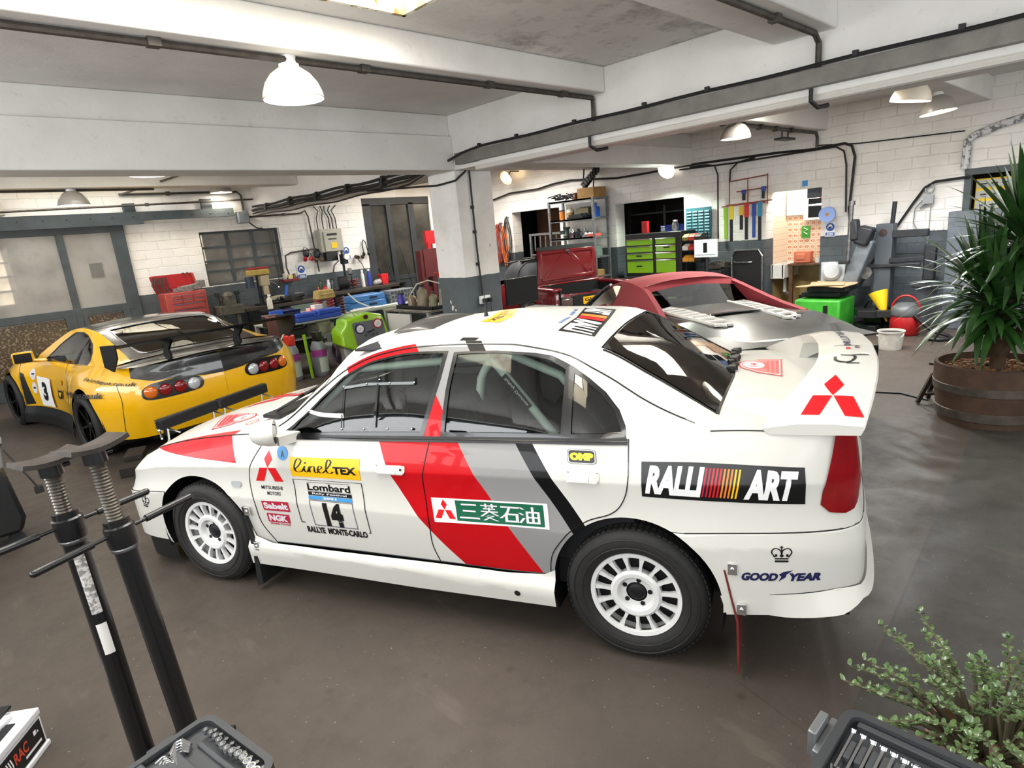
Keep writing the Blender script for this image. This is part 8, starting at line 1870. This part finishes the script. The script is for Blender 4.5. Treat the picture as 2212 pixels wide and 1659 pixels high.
# spanner set in its open case
t = thing('spanner_set', 'open charcoal case of chrome combination spanners at the lower right', 'tool set', (1.06, .16, .80))
b = MB(); o = rrect(.30, .38, .03, 5); i_ = rrect(.265, .345, .02, 5)
b.add([(p[0], p[1], z) for z in (0, .05) for p in o] + [(p[0], p[1], z) for z in (.05, .026) for p in i_], [tuple(range(n - 1, -1, -1))] + [(k, (k + 1) % n, n + (k + 1) % n, n + k) for k in range(n)] + [(n + k, n + (k + 1) % n, 2 * n + (k + 1) % n, 2 * n + k) for k in range(n)] + [(2 * n + k, 2 * n + (k + 1) % n, 3 * n + (k + 1) % n, 3 * n + k) for k in range(n)])
b.build('case', CASE, t, smooth=40); b = MB().add([(p[0], p[1], .026) for p in i_], [tuple(range(n))])
for k in range(9): b.box((.045, .150 - .0195 * k, .034), (.05, .012, .018)); b.box((-.06, .150 - .0195 * k, .034), (.03, .012, .018))
b.bx(.115, .13, -.16, .16, .026, .042); b.build('insert', INL, t, bevel=.002)
b = MB().bx(.02, .09, .205, .222, .0, .062); b.bx(.0, .11, .19, .206, .012, .04); b.build('latch', mat('grey_latch', '#7c7f80', .4, .6), t, bevel=.003)
for k in range(9):
    y = .1585 - .0188 * k; L_ = .105 + .009 * k; r_ = .0062 + .0004 * k; b = MB()
    x0 = .092 - .003 * k
    b.lathe([(r_ * .55, -.004), (r_, -.0035), (r_, .0035), (r_ * .55, .004), (r_ * .55, -.004)], 16, c=(x0, y, .047), ax=(.5, 0, .85), cap=False)
    b.bar((x0 - r_ * .9, y, .044), (x0 - L_, y, .040), .0045 + .0003 * k, .0032); b.box((x0 - L_ - .004, y + .0045, .040), (.014, .0035, .004), rz=.3).box((x0 - L_ - .004, y - .0045, .040), (.014, .0035, .004), rz=-.3).build('spanner', CHROME, t, smooth=40)
one(MB().bx(.96, 1.15, .0, .27, 0, .79).bx(.96, 1.15, .0, .27, .79, .7995), 'tool_pedestal', DSTEEL, 'dark steel pedestal under the open spanner set', 'pedestal')
# jade plant
t = thing('jade_plant', 'bushy jade plant with small glossy leaves at the lower right corner', 'plant', (2.05, .20, .20)); q = random.Random(21)
JL = mat('jade_leaf', '#64804a', .22, coat=.5, noise=(9, '#40572f')); JS = mat('jade_stem', '#57503a', .7)
sb, lf = MB(), MB()
def leaf(p, d, r):
    x = V(d).normalized(); up = (V((0, 0, 1)) + V((q.uniform(-.5, .5), q.uniform(-.5, .5), 0))).normalized(); y = up.cross(x)
    y = y.normalized() if y.length > .01 else V((1, 0, 0)); z = x.cross(y); vs = []
    for k in range(8): a = 2 * PI * k / 8; vs.append(V(p) + x * (r * (1 + math.cos(a))) + y * (r * .62 * math.sin(a)))
    lf.add(vs + [V(p) + x * r + z * r * .16, V(p) + x * r - z * r * .10], [(k, (k + 1) % 8, 8) for k in range(8)] + [((k + 1) % 8, k, 9) for k in range(8)])
for i in range(92):
    a = q.random() * 6.28; sp = .37 * math.sqrt(q.random()); hh = .13 + .19 * q.random() - sp * .25
    tip = V((sp * math.cos(a) * 1.15, sp * math.sin(a) * 1.15, max(.06, hh))); mid = tip * .5 + V((q.uniform(-.03, .03), q.uniform(-.03, .03), .05))
    root = V((.05 * math.cos(a), .05 * math.sin(a), .0)); sb.tube([root, mid, tip], [.008, .005, .0025], 6)
    for j in range(11):
        k = .45 + .58 * j / 10; p = mid.lerp(tip, min(1, max(0, (k - .45) / .55))); b_ = j * 1.57 + q.uniform(-.4, .4)
        d = V((math.cos(b_), math.sin(b_), .35 + .5 * (j > 8)))
        leaf(p, d, q.uniform(.008, .013)); leaf(p, V((-d.x, -d.y, d.z)), q.uniform(.008, .0125))
sb.build('stem', JS, t, smooth=60); lf.build('foliage', JL, t, smooth=50)
t = thing('plant_pot', 'pale terracotta pot holding the jade plant', 'plant pot', (2.05, .20, 0)); MB().lathe([(.10, 0), (.145, .2), (.155, .2), (.155, .235), (.14, .235), (.13, .19), (.0, .185)], 32, cap=False).build('pot', mat('pale_terracotta', '#b98f78', .8), t, smooth=40)
# machine at the left edge
t = thing('floor_machine', 'black and grey wheeled machine cut off by the left edge', 'machine', (-.16, 5.62, 0)); MB().prism([(-.42, .1), (.36, .1), (.40, .2), (.36, .55), (.30, .60), (-.42, .60)], -.2, .25, 'y').build('base', BLK, t, bevel=.03); MB().prism([(-.4, .58), (.36, .58), (.40, 1.02), (-.4, 1.02)], -.18, .22, 'y').build('grey_panel', mat('machine_grey', '#8b8d8c', .45), t, bevel=.02)
MB().lathe([(.0, 0), (.10, .0), (.11, .02), (.09, .03), (0, .03)], 28, c=(.28, -.19, .8), ax=(0, -1, 0)).build('gauge_ring', CHROME, t, smooth=40)
for x in (-.3, .32): MB().cyl((x, -.15, .05), (x, -.10, .05), .05, n=20).box((x, -.12, .1), (.05, .07, .06)).build('castor', DSTEEL, t, smooth=40)
MB().tube([(.38, -.22, .72), (.43, -.26, .60), (.47, -.28, .5), (.50, -.28, .42)], .006, 6).box((.505, -.28, .40), (.05, .05, .05)).build('mains_lead', CBL, t)
